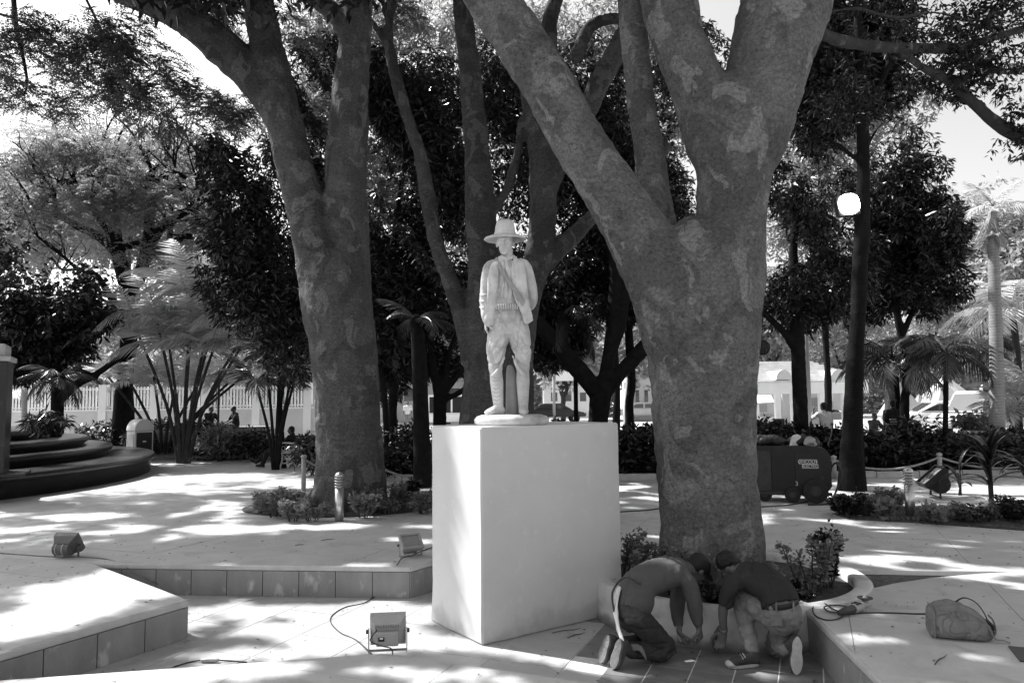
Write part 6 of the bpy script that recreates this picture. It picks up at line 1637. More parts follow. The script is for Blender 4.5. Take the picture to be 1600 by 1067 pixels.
def succulent(label, x, y, h, r, n, m=M['leaf_mid'], seed=0, z=.26, lw=(.052, .030), name='planter_plant'):
    T = thing(name, label, 'plant', (x, y, z + .03)); rr = np.random.default_rng(seed)
    allb = []; alld = []
    for i in range(n):
        a = rr.uniform(0, 6.28); q = r * math.sqrt(rr.random()); hh_ = h * rr.uniform(.55, 1.0)
        b0 = Vector((x + q * .35 * math.cos(a), y + q * .35 * math.sin(a), z)); b1 = Vector((x + q * math.cos(a), y + q * math.sin(a), z + .02 + hh_))
        mid = b0.lerp(b1, .5) + Vector((rr.uniform(-.02, .02), rr.uniform(-.02, .02), 0))
        MB().tube([b0, mid, b1], [.006, .005, .003], seg=5, sub=2).build('stem', M['bark_dark'], T, smooth=True)
        for t in np.linspace(.25, 1, 9):
            c = b0.lerp(b1, float(t)); kk = 7 if t < .9 else 16
            d = rr.normal(size=(kk, 3)); d[:, 2] = np.abs(d[:, 2]) * .6 + .1; d /= np.linalg.norm(d, axis=1)[:, None]
            allb.append(np.array(c) + d * .012 + rr.normal(size=(kk, 3)) * (.006 if t < .9 else .022)); alld.append(d)
    me = leaf_mesh('foliage', np.concatenate(allb), np.concatenate(alld), lw[0], lw[1], m, None, False); set_co(me, co_of(me) - np.array(parent_origin(T)))
    link_mesh('foliage', me, T)
# left flower bed
for px, py, L, m, lab in ((425, 806, .18, 'leaf_mid', 'dark leafed rosette at the left end of the left flower bed'), (448, 797, .22, 'leaf_mid', 'tall leafy sprig left of the steel bollard'), (455, 812, .16, 'leaf_light', 'pale leafed rosette in front of the left flower bed'), (485, 812, .17, 'leaf_light', 'bright pale rosette just left of the steel bollard'), (402, 800, .16, 'leaf_mid', 'low dark rosette at the far left tip of the flower bed'),
    (565, 806, .18, 'leaf_light', 'pale leafed plant right of the steel bollard'), (585, 800, .20, 'leaf_mid', 'leafy plant at the root of the twin stemmed tree'), (622, 790, .20, 'leaf_mid', 'small upright plant right of the twin stemmed tree'), (642, 772, .16, 'leaf', 'small dark plant on the far side of the left flower bed'), (668, 795, .14, 'leaf_light', 'small pale plant beside the pedestal edge')):
    c = P(px, py, ZP + .04); succulent(lab, c.x, c.y + .08, L * 1.5, .13 + L * .4, 8, M[m], int(px), ZP + .01, (.085, .034), 'bed_plant')
for px, py, r_, h_, lab in ((438, 804, .20, .26, 'small bushy plant at the left end of the left flower bed'), (470, 800, .16, .22, 'bushy low plant between the rosettes left of the bollard'), (575, 795, .20, .28, 'bushy leafy plant before the root of the twin stemmed tree'), (610, 800, .14, .18, 'low bushy plant right of the bollard in the left bed'), (655, 800, .16, .16, 'low bushy plant at the right end of the left bed')):
    c = P(px, py, ZP + .04); shrub('bed_plant', lab, px, c.y + .1, r_, h_, 6, .07, .028, M['leaf_mid'], 34, x=c.x, z=ZP + .04, cat='plant')
for px, py, r_, h_, lab in ((1322, 802, .18, .22, 'bushy dark plant at the left end of the right bed'), (1350, 800, .16, .28, 'bushy plant with pale leaves near the right bollard'), (1375, 800, .2, .2, 'low spreading plant beside the right bollard'), (1455, 812, .14, .16, 'low bushy plant under the black floodlight'), (1530, 815, .2, .2, 'low bushy plant below the strap leaved plant'), (1565, 812, .16, .24, 'bushy dark plant near the right edge of the bed')):
    c = P(px, py, ZP + .04); shrub('bed_plant', lab, px, c.y + .1, r_, h_, 6, .07, .028, M['leaf_mid' if px % 2 else 'leaf'], 34, x=c.x, z=ZP + .04, cat='plant')
# right flower bed
for px, py, L, m, lab in ((1335, 806, .18, 'leaf', 'dark leafy plant at the left tip of the right flower bed'), (1362, 803, .16, 'leaf_mid', 'leafy flower plant left of the right bollard'), (1385, 806, .15, 'leaf_light', 'pale round leafed plant beside the right bollard'), (1398, 798, .20, 'leaf_mid', 'wispy plant just left of the right bollard'), (1470, 815, .14, 'leaf_light', 'bright pale rosette in front of the black floodlight'), (1500, 812, .14, 'leaf_mid', 'low leafy plant in the middle of the right bed'), (1590, 815, .20, 'leaf', 'dark plant in the right flower bed at the frame edge'), (1310, 800, .14, 'leaf', 'small dark plant at the plaza end of the right bed')):
    c = P(px, py, ZP + .04); succulent(lab, c.x, c.y + .04, L * 1.4, .12 + L * .4, 8, M[m], int(px), ZP + .01, (.075, .036), 'bed_plant')
for px, py, L, st_h, n, m, lab in ((1550, 792, .62, .85, 22, 'leaf', 'tall dark strap leaved plant with several stems in the right flower bed'), (1500, 770, .55, .45, 12, 'leaf', 'dark strap leaved plant reaching left behind the black floodlight'), (1605, 790, .5, .7, 12, 'leaf', 'dark strap leaved plant at the right edge of the bed')):
    c = P(px, py, ZP + .04); strap_plant('strap_leaved_plant', lab, c.x, c.y, ZP + .02, n, L, .085, M[m], (5, 80), st_h, int(px), .7)
c = P(335, 722, ZP); strap_plant('young_palm', 'small sunlit palm with two pale stems on the left kerb', c.x, c.y + .3, ZP, 14, .75, .07, M['leaf_light'], (10, 70), 1.0, 4, 1.2)
# flowering succulents in the round planter (stems with bunches of small leaves)
for dx, dy, h, r, n, lab, m in ((-.95, .35, .36, .28, 10, 'leafy flowering plant in the planter next to the pedestal', 'leaf_mid'), (-.72, -.15, .36, .24, 9, 'bright leafed plant behind the kneeling worker', 'leaf_mid'), (-.55, -.62, .15, .20, 11, 'dark leafed plant between the two workers and the trunk', 'leaf'), (-.25, -.90, .10, .20, 12, 'low plant in the planter in front of the trunk', 'leaf'),
    (.62, -.55, .46, .24, 10, 'tall dark flowering plant right of the trunk in the planter', 'leaf_mid'), (.86, -.35, .50, .18, 8, 'tallest dark flowering plant at the right of the planter', 'leaf'), (.35, -.85, .12, .18, 10, 'dark plant right behind the crouching worker', 'leaf'), (.10, -.62, .22, .2, 10, 'leafy plant climbing before the foot of the big trunk', 'leaf_mid'), (-.40, -.40, .34, .2, 8, 'tall leafy plant against the left side of the trunk', 'leaf_mid')):
    succulent(lab, PC.x + dx, PC.y + dy, h, r, n, M[m], int(abs(dx) * 100) + 3)
c = P(1243, 930, .34); strap_plant('variegated_plant', 'pale bright leafed plant at the planter rim by the crouching worker', c.x - .02, c.y + .25, .30, 9, .20, .045, M['leaf_light'], (40, 85), .03, 5)
# grass and ground cover in the rear beds
def cover(name, label, x0, x1, y0, y1, z, n, L, m):
    p = np.stack([rng.uniform(x0, x1, n), rng.uniform(y0, y1, n), np.full(n, z)], 1); d = rng.normal(size=(n, 3)) * .6; d[:, 2] = 1; d /= np.linalg.norm(d, axis=1)[:, None]
    o = link_mesh(name, leaf_mesh(name, p, d, rng.uniform(.5, 1, n) * L, .03, m, None, False)); tag(o, label, 'ground cover', kind='stuff')
cover('ground_cover', 'low dark ground cover filling the bed behind the plaza', -3, 14, yb + .5, 21.2, ZP + .05, 26000, .22, M['leaf'])
cover('ground_cover', 'low ground cover under the palms at left', -13, -5, 22, 27.5, ZP + .05, 12000, .22, M['leaf_mid'])
pt = P(1480, 806, ZP); cover('bed_grass', 'short grass in the right flower bed', P(1330, 800).x, P(1650, 815).x, P(1400, 816).y, P(1400, 797).y, ZP + .03, 3500, .06, M['leaf_mid'])

# distant mass of trees closing the view
n = 30000
p = np.stack([rng.uniform(-95, 95, n), rng.uniform(74, 86, n), rng.uniform(.3, 15, n)], 1)
top = 8 + 7 * vnoise(p[:, 0] / 9, p[:, 1] * 0, seed=2); p = p[p[:, 2] < top]
b, d, Ls = rosettes(p, 4, .8, .8, .2)
o = link_mesh('far_wood', leaf_mesh('far_wood', b, d, Ls, Ls * .5, M['leaf_far'], None, False)); tag(o, 'pale sunlit wood closing the view beyond the street', 'wood', kind='stuff')
# ------------------------------------------------------------------ street furniture, buildings and cars in the background
def pbox(nm, root, x0, y0, x1, y1, Y, d, m, bev=0, rz=0):
    """box whose front face covers the photo rectangle at distance Y"""
    a = AT(x0, y0, Y); b_ = AT(x1, y1, Y)
    a2 = AT(x0, (y0 + y1) / 2, Y); b2 = AT(x1, (y0 + y1) / 2, Y); zt_ = AT((x0 + x1) / 2, y0, Y).z; zb_ = AT((x0 + x1) / 2, y1, Y).z
    return MB().box(((a2.x + b2.x) / 2, Y + d / 2, (zt_ + zb_) / 2), (abs(b2.x - a2.x), d, zt_ - zb_), bev=bev).build(nm, m, root)
# white picket fence on a low wall
YF = 31.0
fx0 = AT(-40, 640, YF).x; fx1 = AT(520, 640, YF).x; fz0 = ZP; wall_top = AT(300, 640, YF).z; ftop = AT(300, 603, YF).z
fe = thing('picket_fence', 'long white metal picket fence on a pale wall behind the palms', 'fence', ((fx0 + fx1) / 2, YF, ZP))
MB().box(((fx0 + fx1) / 2, YF + .1, (ZP - .05 + wall_top) / 2), (fx1 - fx0, .2, wall_top - ZP + .05)).build('low_wall', M['pale'], fe)
MB().box(((fx0 + fx1) / 2, YF + .1, wall_top + .02), (fx1 - fx0, .26, .06)).build('wall_cap', M['white'], fe)
for z in (wall_top + .14, ftop - .10): MB().box(((fx0 + fx1) / 2, YF + .1, z), (fx1 - fx0, .05, .05)).build('rail', M['white'], fe)
pick = MB().box((0, 0, (ftop - wall_top) / 2), (.065, .03, ftop - wall_top)).mesh('picket'); pick.materials.append(M['white'])
k = int((fx1 - fx0) / .135)
for i in range(k): link_mesh('picket', pick, fe, loc=(fx0 + (i + .5) * .135 - (fx0 + fx1) / 2, .06, wall_top - ZP))
for i in range(7):
    x = fx0 + (i + .5) * (fx1 - fx0) / 7; MB().box((x, YF + .1, (ZP + ftop) / 2 + .05), (.32, .30, ftop - ZP + .1)).build('pier', M['white'], fe)
# white pavilion with a tiled hip roof at right
YB = 36.0
pav = thing('pavilion', 'white pavilion with a pale tiled roof, columns and shop fronts beyond the hedge', 'building', (AT(1245, 650, YB).x, YB, ZP))
zr = AT(1245, 560, YB).z; ze = AT(1245, 598, YB).z; zb = AT(1245, 612, YB).z
xl = AT(1120, 600, YB).x; xr = AT(1345, 600, YB).x
n_r = 11
for i in range(n_r):
    t0, t1 = i / n_r, (i + 1) / n_r
    y0_, z0_ = YB - .8 + 4 * t0, ze + (zr - ze) * t0; y1_, z1_ = YB - .8 + 4 * t1 + .1, ze + (zr - ze) * t1
    xs0 = xl + 3 * t0; xe0 = xr - 1.2 * t0
    MB().add([(xs0, y0_, z0_ + .10), (xe0, y0_, z0_ + .10), (xe0 - .1, y1_, z1_ + .02), (xs0 + .2, y1_, z1_ + .02), (xs0, y0_, z0_ - .02), (xe0, y0_, z0_ - .02), (xe0 - .1, y1_, z1_ - .1), (xs0 + .2, y1_, z1_ - .1)],
             [(0, 1, 2, 3), (7, 6, 5, 4), (0, 4, 5, 1), (1, 5, 6, 2), (2, 6, 7, 3), (3, 7, 4, 0)]).build('roof_tile_row', M['roof_tile'], pav)
MB().box(((xl + xr) / 2, YB - .6, (ze + zb) / 2 - .05), (xr - xl, .3, ze - zb + .1)).build('beam', M['white'], pav)
MB().box(((xl + xr) / 2, YB + 3.2, (ZP + zb) / 2), (xr - xl - .4, .3, zb - ZP)).build('back_wall', M['pale'], pav)
for px in (1160, 1181, 1215, 1240, 1284, 1293, 1320, 1338):
    x = AT(px, 640, YB - .6).x; MB().box((x, YB - .6, (ZP + zb) / 2), (.26, .26, zb - ZP), bev=.02).build('column', M['white'], pav)
for x0, y0, x1, y1, m in ((1185, 622, 1200, 645, 'mid'), (1222, 616, 1236, 650, 'pale'), (1258, 620, 1282, 636, 'mid'), (1258, 640, 1282, 650, 'window_glass'), (1300, 612, 1318, 640, 'pale'), (1186, 650, 1212, 662, 'white'), (1300, 644, 1318, 656, 'mid')):
    o_ = pbox('shop_window', pav, x0, y0, x1, y1, YB + 2.9, .1, M['pale'])
    o2 = pbox('pane', pav, x0 + 1.5, y0 + 1.5, x1 - 1.5, y1 - 1.5, YB + 2.86, .03, M[m]); o2.parent = o_
for cx in (1224, 1310):   # arched dormer gables in the roof
    c = AT(cx, 590, YB - .9); rad = RAD(12 if cx < 1300 else 13, YB)
    vs = [(c.x + rad * math.cos(math.pi * i / 12), YB - 1.0 + dy, c.z - .1 + rad * 1.25 * math.sin(math.pi * i / 12)) for dy in (0, 2.2) for i in range(13)]
    MB().add(vs, [tuple(range(13)), tuple(range(13, 26))[::-1]] + [(i, i + 1, 14 + i, 13 + i) for i in range(12)] + [(0, 12, 25, 13)]).build('arched_gable', M['pale'], pav)
MB().add([(AT(1140, 630, 33).x, 33, AT(1140, 632, 33).z), (AT(1210, 630, 33).x, 33, AT(1210, 628, 33).z), (AT(1205, 620, 34.5).x, 34.5, AT(1205, 617, 34.5).z), (AT(1140, 620, 34.5).x, 34.5, AT(1140, 617, 34.5).z)] + [(AT(1140, 630, 33).x, 33, AT(1140, 634, 33).z), (AT(1210, 630, 33).x, 33, AT(1210, 630, 33).z), (AT(1205, 620, 34.5).x, 34.5, AT(1205, 619, 34.5).z), (AT(1140, 620, 34.5).x, 34.5, AT(1140, 619, 34.5).z)],
         [(0, 1, 2, 3), (7, 6, 5, 4), (0, 4, 5, 1), (1, 5, 6, 2), (2, 6, 7, 3), (3, 7, 4, 0)]).build('awning', M['awning'], pav)
# far buildings across the street
def building(label, x0, y0, x1, Y, m, wins, roof=None, depth=8, name='building'):
    b_ = AT((x0 + x1) / 2, 640, Y); root = thing(name, label, 'building', (b_.x, Y, .3))
    w0 = AT(x0, 640, Y).x; w1 = AT(x1, 640, Y).x; zt_ = AT((x0 + x1) / 2, y0, Y).z
    MB().box(((w0 + w1) / 2, Y + depth / 2, (zt_ + .3) / 2), (w1 - w0, depth, zt_ - .3)).build('wall', M[m], root)
    MB().box(((w0 + w1) / 2, Y + depth / 2 - .2, zt_ + .15), (w1 - w0 + .6, depth + .6, .3)).build('roof_slab', M[roof or 'mid'], root)
    for (a, b2, c_, d_) in wins:
        f = pbox('window', root, a, b2, c_, d_, Y - .06, .1, M['white']); o2 = pbox('pane', root, a + 1.2, b2 + 1.2, c_ - 1.2, d_ - 1.2, Y - .09, .04, M['window_glass']); o2.parent = f
    return root
building('low pale building across the street right of the statue', 850, 600, 935, 70, 'white', [(860, 612, 872, 628), (882, 612, 894, 628), (905, 612, 917, 628)])
building('white building with dark openings seen left of the forked trunk', 985, 590, 1060, 60, 'white', [(992, 608, 1000, 640), (1006, 608, 1014, 640), (1020, 608, 1028, 640)])
building('long grey warehouse front across the street left of the pedestal', 560, 588, 760, 62, 'pale', [(600, 605, 622, 628), (630, 605, 650, 628), (700, 605, 720, 622)])
building('tall pale building glimpsed between trunk and slender tree', 1168, 545, 1200, 64, 'pale', [(1172, 560, 1180, 572), (1184, 560, 1192, 572), (1172, 582, 1180, 596)])
# grey pyramidal tents and white arches
def tent(label, px, w, y0, y1, Y):
    c = AT(px, y1, Y); ap = AT(px - 5, y0, Y); hw = RAD(w, Y)
    T = thing('tent', label, 'tent', (c.x, Y, ZP))
    v = [(c.x - hw, Y, c.z), (c.x + hw, Y, c.z), (c.x + hw, Y + 2 * hw, c.z), (c.x - hw, Y + 2 * hw, c.z), (ap.x, Y + hw, ap.z)]
    MB().add(v, [(0, 1, 4), (1, 2, 4), (2, 3, 4), (3, 0, 4), (3, 2, 1, 0)]).build('canopy', M['tent'], T)
    MB().box((c.x, Y + hw, (c.z + ZP) / 2), (2 * hw - .1, 2 * hw - .1, c.z - ZP)).build('side_sheet', M['tent'], T)
tent('tall grey canvas tent behind the parked vehicles', 1512, 52, 584, 650, 44); tent('smaller grey tent left of the white arches', 1425, 28, 595, 650, 44); tent('low grey tent behind the slender palm', 1452, 20, 615, 650, 46)
for a, b_, t_, lab in ((1452, 1500, 600, 'white hooped arch frame behind the white car'), (1388, 1400, 602, 'narrow white hooped frame left of the slender palm'), (1530, 1560, 598, 'white hooped frame behind the tall pale trunk')):
    T = thing('arch_frame', lab, 'arch', (AT((a + b_) / 2, 650, 38).x, 38, ZP))
    for dy in (0, .5):
        MB().tube([AT(a, 668, 38 + dy), AT(a, 625, 38 + dy), AT(a + (b_ - a) * .2, t_ + 6, 38 + dy), AT((a + b_) / 2, t_, 38 + dy), AT(b_ - (b_ - a) * .2, t_ + 6, 38 + dy), AT(b_, 625, 38 + dy), AT(b_, 668, 38 + dy)], .10, seg=8, sub=4).build('hoop', M['white'], T, smooth=True)
# cars
def car(name, label, px, Y, rz, m, suv=False, cat='car', van=False):
    x = AT(px, 650, Y).x; T = thing(name, label, cat, (x, Y, .31), rz)
    L_, Wd, H = (4.5, 1.8, 1.45) if not suv else (4.7, 1.9, 1.85)
    if van: L_, Wd, H = 5.0, 1.95, 2.1
    if suv or van: lo = [(-2.3, .45), (-2.3, 1.0), (2.2, 1.0), (2.35, .8), (2.35, .45)]; up = [(-2.25, 1.0), (-2.1, H), (.8, H), (1.5 if not van else 2.0, 1.0)]
    else: lo = [(-2.2, .45), (-2.25, .85), (-1.6, .98), (1.2, .95), (2.15, .75), (2.25, .45)]; up = [(-1.7, .95), (-1.0, H), (.4, H), (1.25, .93)]
    def pris(nm, pr, w, mm, dy=0):
        n = len(pr); vs = [(p[0], -w / 2, p[1]) for p in pr] + [(p[0], w / 2, p[1]) for p in pr]
        me = MB().add(vs, [tuple(range(n)), tuple(range(n, 2 * n))[::-1]] + [(i, (i + 1) % n, n + (i + 1) % n, n + i) for i in range(n)]).mesh(nm)
        b = bmesh.new(); b.from_mesh(me); bmesh.ops.recalc_face_normals(b, faces=b.faces[:]); bmesh.ops.bevel(b, geom=b.edges[:], offset=.07, segments=2, affect='EDGES'); b.to_mesh(me); b.free(); me.materials.append(mm); shade(me, 35)
        return link_mesh(nm, me, T)
    pris('body', lo, Wd, m); pris('cabin', up, Wd - .22, m)
    c0_, c1_ = up[0], up[-1]; t0_, t1_ = up[1], up[2]
    def win(xa, xb, xc, xd):
        for s in (-1, 1):
            w = (Wd - .22) / 2 + .006
            v = [(xa, s * w, 1.02), (xb, s * w, 1.02), (xc, s * w, H - .12), (xd, s * w, H - .12)]; v += [(a, b - s * .02, c) for a, b, c in v]
            MB().add(v, [(0, 1, 2, 3), (7, 6, 5, 4), (0, 1, 5, 4), (1, 2, 6, 5), (2, 3, 7, 6), (3, 0, 4, 7)]).build('side_window', M['glass_dark'], T, local=True)
    xm = (t0_[0] + t1_[0]) / 2
    win(c0_[0] + .25, xm - .05, xm - .05, t0_[0] + .1); win(xm + .05, c1_[0] - .25, t1_[0] - .1, xm + .05)
    for s, (a, b_) in ((1, (c1_, t1_)), (-1, (c0_, t0_))):
        w = (Wd - .22) / 2 - .12; v = []
        for yy in (-w, w):
            v += [(a[0] + s * .012 + (b_[0] - a[0]) * .12, yy, a[1] + (b_[1] - a[1]) * .12), (a[0] + s * .012 + (b_[0] - a[0]) * .88, yy, a[1] + (b_[1] - a[1]) * .88)]
        v2 = [(p[0] - s * .03, p[1], p[2]) for p in v]
        MB().add(v + v2, [(0, 1, 3, 2), (4, 6, 7, 5), (0, 2, 6, 4), (1, 5, 7, 3), (0, 4, 5, 1), (2, 3, 7, 6)]).build('windscreen' if s > 0 else 'rear_window', M['glass_dark'], T, local=True)
    for xx in (-1.4, 1.4):
        for s in (-1, 1):
            w_ = MB().tube([Vector((xx, s * (Wd / 2 - .2), .33)), Vector((xx, s * (Wd / 2 + .01), .33))], .33, seg=20, cap='flat').build('wheel', M['rubber'], T, local=True)
            r_ = MB().tube([Vector((xx, s * (Wd / 2 + .0), .33)), Vector((xx, s * (Wd / 2 + .02), .33))], .19, seg=14, cap='flat').build('rim', M['steel'], w_, local=True)
    for s in (-1, 1):
        MB().box((lo[-1][0] - .03, s * (Wd / 2 - .28), .70), (.08, .30, .12), bev=.02).build('headlight', M['lamp_glass'], T, local=True)
        MB().box((-2.24, s * (Wd / 2 - .22), .80), (.08, .22, .16), bev=.02).build('tail_light', M['dark_metal'], T, local=True)
    return T
car('parked_car', 'white parked saloon car behind the hedge at right', 1470, 33, R(168), M['white'])
car('pickup_car', 'boxy grey off-road vehicle parked right of the white saloon', 1545, 29, R(205), M['mid_metal'], True)
car('parked_van', 'white van seen between the pedestal and the trunk behind it', 722, 46, R(5), M['white'], van=True, cat='van')
car('parked_car', 'dark car parked across the street left of the forked trunk', 868, 56, R(3), M['dark_metal'])
car('parked_car', 'small pale car across the street near the signpost', 1010, 58, R(0), M['pale'])
# posts, boards and lamps in the middle distance
def pole(label, px, y0, Y, r, m, board=None, name='pole'):
    b_ = AT(px, 650, Y); T = thing(name, label, 'pole', (b_.x, Y, .3)); zt_ = AT(px, y0, Y).z
    MB().tube([(b_.x, Y, .28), (b_.x, Y, zt_)], r, seg=10, cap='flat').build('shaft', m, T, smooth=True)
    if board: pbox('board', T, *board, Y - r - .08, .06, M['white'])
    return T
pole('grey steel pole rising left of the man in the white shirt', 1263, 470, 27, .13, M['mid'])
pole('pale sign post with a white square board right of the black silhouetted tree', 979, 590, 40, .20, M['pale'], (974, 597, 984, 608))
pole('thin grey pole beside the pale sign post', 987, 585, 42, .15, M['mid'])
pole('thin lamp pole carrying a white billboard right of the statue', 866, 575, 50, .10, M['mid'], (868, 577, 897, 595), 'billboard')
pole('thin dark pole rising beside the two resting men', 341, 575, 23, .035, M['dark_metal'])
sg = thing('sign_board', 'small dark square board on a post behind the welding machine', 'sign', (AT(1217, 680, 18.4).x, 18.4, ZP))
pbox('board', sg, 1209, 654, 1226, 668, 18.4, .04, M['dark_metal']); pbox('post', sg, 1215, 668, 1219, 712, 18.43, .04, M['pale'])
# lit lamp on the ringed trunk
lc_ = AT(1327, 319, 13.1)
lm_ = thing('lit_floodlight', 'brightly lit square lamp fixed to the tall ringed trunk', 'lamp', lc_)
RL = Matrix.Rotation(R(-8), 3, 'Y')
def squircle(r0, r1, y): return [lc_ + RL @ Vector((r0 * math.copysign(abs(math.cos(t)) ** .8, math.cos(t)), y, r1 * math.copysign(abs(math.sin(t)) ** .8, math.sin(t)))) for t in [6.2832 * i / 32 for i in range(32)]]
lr = RAD(16.5, 13.1)
MB().loft([squircle(lr * .6, lr * .6, -.06), squircle(lr * .9, lr * .9, -.045), squircle(lr, lr, -.01), squircle(lr, lr, .02)]).build('lens', M['lamp_lit'], lm_, smooth=True)
MB().box(lc_ + Vector((.0, .11, 0)), (RAD(36, 13.1), .16, RAD(35, 13.1)), RL, bev=.04).build('housing', M['dark_metal'], lm_)
MB().tube([lc_ + Vector((.05, .15, 0)), AT(1347, 325, 13.5)], .03, seg=8).build('bracket_arm', M['dark_metal'], lm_)
# wire ball ornament hanging from the slender tree
bc = AT(1191, 543, 16.0); br2 = RAD(11.5, 16)
ball = thing('wire_ball', 'dark woven wire ball hanging between the forked trunk and the slender tree', 'ornament', bc)
for i in range(7):
    a = math.pi * i / 7; MB().tube([bc + Vector((br2 * math.cos(t) * math.cos(a), br2 * math.cos(t) * math.sin(a), br2 * math.sin(t))) for t in [2 * math.pi * j / 24 for j in range(25)]], .009, seg=5).build('meridian_wire', M['black'], ball)
for i in range(-3, 4):
    z = br2 * i / 4; rr_ = math.sqrt(br2 ** 2 - z * z); MB().tube([bc + Vector((rr_ * math.cos(t), rr_ * math.sin(t), z)) for t in [2 * math.pi * j / 20 for j in range(21)]], .009, seg=5).build('ring_wire', M['black'], ball)
MB().tube([bc + Vector((0, 0, br2)), bc + Vector((0.05, 0, 1.0))], .008, seg=5).build('hanging_wire', M['black'], ball)
# white plant pot behind the hedge
pp = AT(1518, 675, 18.5); pt_ = thing('plant_pot', 'wide pale stone pot with a broad leafed plant behind the hedge', 'pot', (pp.x, 18.5, ZP))
zt_ = AT(1518, 672, 18.5).z; rp_ = RAD(18, 18.5)
MB().lathe([(rp_ * .45, ZP), (rp_ * .5, ZP + .1), (rp_ * .4, ZP + .25), (rp_ * .75, zt_ - .45), (rp_ * .95, zt_ - .12), (rp_ * 1.03, zt_ - .10), (rp_ * 1.03, zt_), (rp_ * .9, zt_), (rp_ * .85, zt_ - .06), (.02, zt_ - .06)], (pp.x, 18.5, 0), seg=28).build('bowl', M['pale'], pt_, smooth=True)
shrub('pot_plant', 'broad leafed plant growing in the wide pale stone pot', 1518, 18.5, .36, .5, 8, .2, .08, M['leaf_light'], 40, z=zt_ - .08, cat='plant')

# ------------------------------------------------------------------ people in the background
def stander(label, px, Y, yaw, k, m, pose='stand', z=ZP, arm=None):
    x = AT(px, 680, Y).x; T = thing('person', label, 'person', (x, Y, z)); RZ_ = Matrix.Rotation(yaw, 3, 'Z')
    def L(a, b, c): return Vector((x, Y, z)) + RZ_ @ Vector((a * k, b * k, c * k))
    if pose == 'stand':
        J = dict(pelvis=L(0, 0, .95), waist=L(0, 0, 1.08), chest=L(0, 0, 1.32), neck=L(0, 0, 1.47), head=L(0, -.02, 1.60), sh_l=L(-.19, 0, 1.40), el_l=L(-.25, .02, 1.12), wr_l=L(-.23, -.06, .88), sh_r=L(.19, 0, 1.40), el_r=L(.25, .02, 1.12), wr_r=L(.23, -.06, .88),
                 hip_l=L(-.09, 0, .88), kn_l=L(-.11, -.02, .48), an_l=L(-.11, .02, .09), hip_r=L(.09, 0, .88), kn_r=L(.11, -.02, .48), an_r=L(.12, .02, .09), heel_l=L(-.11, .06, 0), toe_l=L(-.13, -.17, 0), heel_r=L(.12, .06, 0), toe_r=L(.14, -.17, 0))
        if arm == 'up': J['el_r'] = L(.30, -.12, 1.28); J['wr_r'] = L(.16, -.22, 1.50)
    elif pose == 'sit':
        J = dict(pelvis=L(0, 0, .50), waist=L(0, .0, .63), chest=L(0, -.03, .86), neck=L(0, -.06, 1.00), head=L(0, -.10, 1.13), sh_l=L(-.19, -.03, .94), el_l=L(-.24, -.18, .72), wr_l=L(-.15, -.38, .62), sh_r=L(.19, -.03, .94), el_r=L(.24, -.18, .72), wr_r=L(.15, -.38, .62),
                 hip_l=L(-.09, -.03, .47), kn_l=L(-.13, -.44, .50), an_l=L(-.12, -.42, .09), hip_r=L(.09, -.03, .47), kn_r=L(.13, -.44, .50), an_r=L(.13, -.40, .09), heel_l=L(-.12, -.38, 0), toe_l=L(-.13, -.62, 0), heel_r=L(.13, -.36, 0), toe_r=L(.14, -.60, 0))
    else:   # slouching back with crossed outstretched legs
        J = dict(pelvis=L(0, 0, .46), waist=L(0, .08, .57), chest=L(0, .20, .78), neck=L(0, .24, .94), head=L(0, .18, 1.05), sh_l=L(-.19, .20, .86), el_l=L(-.26, .10, .62), wr_l=L(-.06, -.06, .60), sh_r=L(.19, .20, .86), el_r=L(.26, .10, .62), wr_r=L(.06, -.08, .58),
                 hip_l=L(-.09, -.03, .43), kn_l=L(-.10, -.48, .46), an_l=L(.03, -.80, .16), hip_r=L(.09, -.03, .43), kn_r=L(.10, -.46, .44), an_r=L(.06, -.62, .08), heel_l=L(.03, -.80, .08), toe_l=L(.03, -1.0, .22), heel_r=L(.06, -.56, 0), toe_r=L(.06, -.82, .02))
    person(T, J, m, k=k, voxel=.014, sleeve=.4, fwd=RZ_ @ Vector((0, -1, -.05)), side=RZ_ @ Vector((1, 0, 0)), folds=.010)
    return T
mt = lambda s, t: dict(skin=M['skin'], shirt=M[s], trousers=M[t], shoe=M['black'], sole=M['black'], hair=M['hair'])
stander('standing man in a white shirt seen from behind, hand raised, beyond the welding machine', 1289, 18.2, R(200), .90, mt('cloth_white', 'shirt_grey'), arm='up')
mb_ = stander('standing man in a dark printed shirt seen from behind beyond the low hedge', 1397, 18.9, R(178), .92, mt('shirt_dark', 'jeans_dark'))
c = AT(1397, 655, 18.72)
for i in range(3): MB().box((c.x, 18.74, c.z - .06 * i), (.20 - .03 * i, .008, .022)).build('shirt_print', M['pale'], mb_)
stander('small crouching figure between ringed trunk and the man in the dark shirt', 1365, 22, R(20), .85, mt('shirt_grey', 'jeans_dark'), 'sit', z=.45)
stander('dark clothed man leaning forward on the low fence wall, left of the thin pole', 327, 26.5, R(60), .95, mt('shirt_dark', 'jeans_dark'), 'sit', z=.75)
stander('man in dark cap resting right of the thin pole', 368, 26.5, R(-50), .95, mt('shirt_dark', 'shirt_grey'), 'sit', z=.75)
stander('distant seated person in white across the street left of the bare forked tree', 609, 47, R(80), 1.0, mt('cloth_white', 'jeans_dark'), 'sit')
stander('distant person in pale clothes across the street beside the bare forked tree', 637, 47, R(10), 1.0, mt('cloth_white', 'jeans_pale'), 'stand')
ws = thing('low_seat_wall', 'low dark wall where two men rest in front of the picket fence', 'wall', (AT(347, 660, 26.8).x, 26.8, ZP))
MB().box((AT(347, 660, 26.8).x, 26.9, .74), (3.4, .5, .90), bev=.02).build('wall', M['mid'], ws)
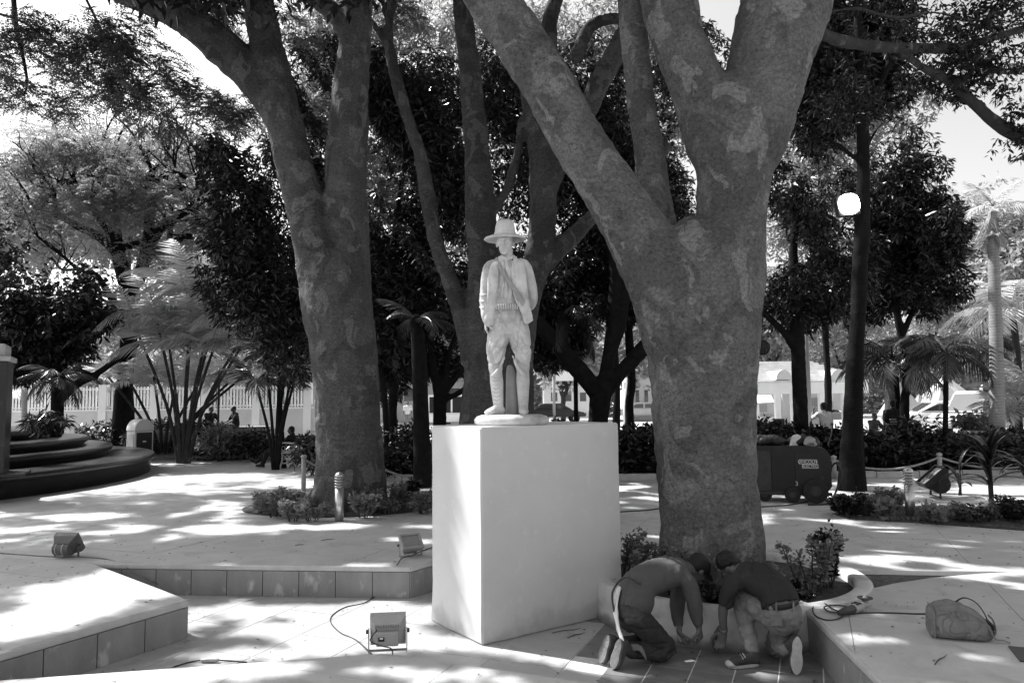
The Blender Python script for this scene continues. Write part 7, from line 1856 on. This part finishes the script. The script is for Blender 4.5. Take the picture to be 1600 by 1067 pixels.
# ornate iron bench with a reclining man
bb_ = P(452, 733); bY = bb_.y + .2
be = thing('iron_bench', 'ornate pale cast iron bench seen from its end, left of the big twin trunk', 'bench', (bb_.x, bY, ZP))
for s in (0, 1):
    yy = bY + s * 1.2; x0 = bb_.x
    sm = MB()
    MB().tube([(x0 - .30, yy, ZP + .02), (x0 - .24, yy, ZP + .25), (x0 - .26, yy, ZP + .44), (x0 - .30, yy, ZP + .62), (x0 - .16, yy, ZP + .66), (x0 + .12, yy, ZP + .64), (x0 + .22, yy, ZP + .66)], .022, seg=8, sub=4).build('arm_frame', M['white_metal'], be, smooth=True)
    MB().tube([(x0 + .26, yy, ZP + .02), (x0 + .18, yy, ZP + .25), (x0 + .18, yy, ZP + .42), (x0 + .26, yy, ZP + .66), (x0 + .40, yy, ZP + .98)], .022, seg=8, sub=4).build('back_leg', M['white_metal'], be, smooth=True)
    for z in (.14, .40): MB().tube([(x0 - .26, yy, ZP + z), (x0 + .2, yy, ZP + z)], .018, seg=8).build('cross_bar', M['white_metal'], be, smooth=True)
    for i in range(5):
        for z in (.52, .28):
            cx = x0 - .22 + i * .10
            MB().tube([(cx + .045 * math.cos(t), yy, ZP + z + .06 * math.sin(t)) for t in [6.283 * j / 10 for j in range(11)]], .010, seg=6).build('scroll', M['white_metal'], be)
for i in range(5): MB().box((bb_.x - .24 + i * .10, bY + .6, ZP + .43), (.07, 1.16, .03), bev=.005).build('seat_slat', M['white_metal'], be)
for i in range(5): MB().box((bb_.x + .20 + i * .04, bY + .6, ZP + .52 + i * .10), (.02, 1.16, .06), bev=.004).build('back_slat', M['white_metal'], be)
stander('man in dark clothes slouching on the iron bench with outstretched legs', 445, bY + .55, R(-92), .92, mt('shirt_dark', 'black_cloth'), 'slouch')
bk = thing('iron_bench', 'far iron bench half hidden behind the slouching man', 'bench', (AT(428, 700, bY + 3).x, bY + 3, ZP))
x0 = AT(428, 700, bY + 3).x
for i in range(4): MB().box((x0, bY + 3, ZP + .50 + i * .13), (.50, .03, .10), bev=.006).build('back_slat', M['white_metal'], bk)
MB().box((x0, bY + 2.8, ZP + .42), (.50, .40, .04), bev=.006).build('seat', M['white_metal'], bk)
for s in (-1, 1): MB().tube([(x0 + s * .24, bY + 3.02, ZP), (x0 + s * .24, bY + 3.02, ZP + .95)], .02, seg=8).build('leg', M['white_metal'], bk); MB().tube([(x0 + s * .24, bY + 2.62, ZP), (x0 + s * .24, bY + 2.62, ZP + .42)], .02, seg=8).build('leg', M['white_metal'], bk)
# dark drooping plant heaped on the round steps
c = AT(95, 660, 14.9)
shrub('drooping_plant', 'dark drooping plant heaped on top of the round steps', 72, 15.6, .42, .45, 8, .22, .04, M['leaf'], 70, z=1.44, cat='plant', droop=.4)
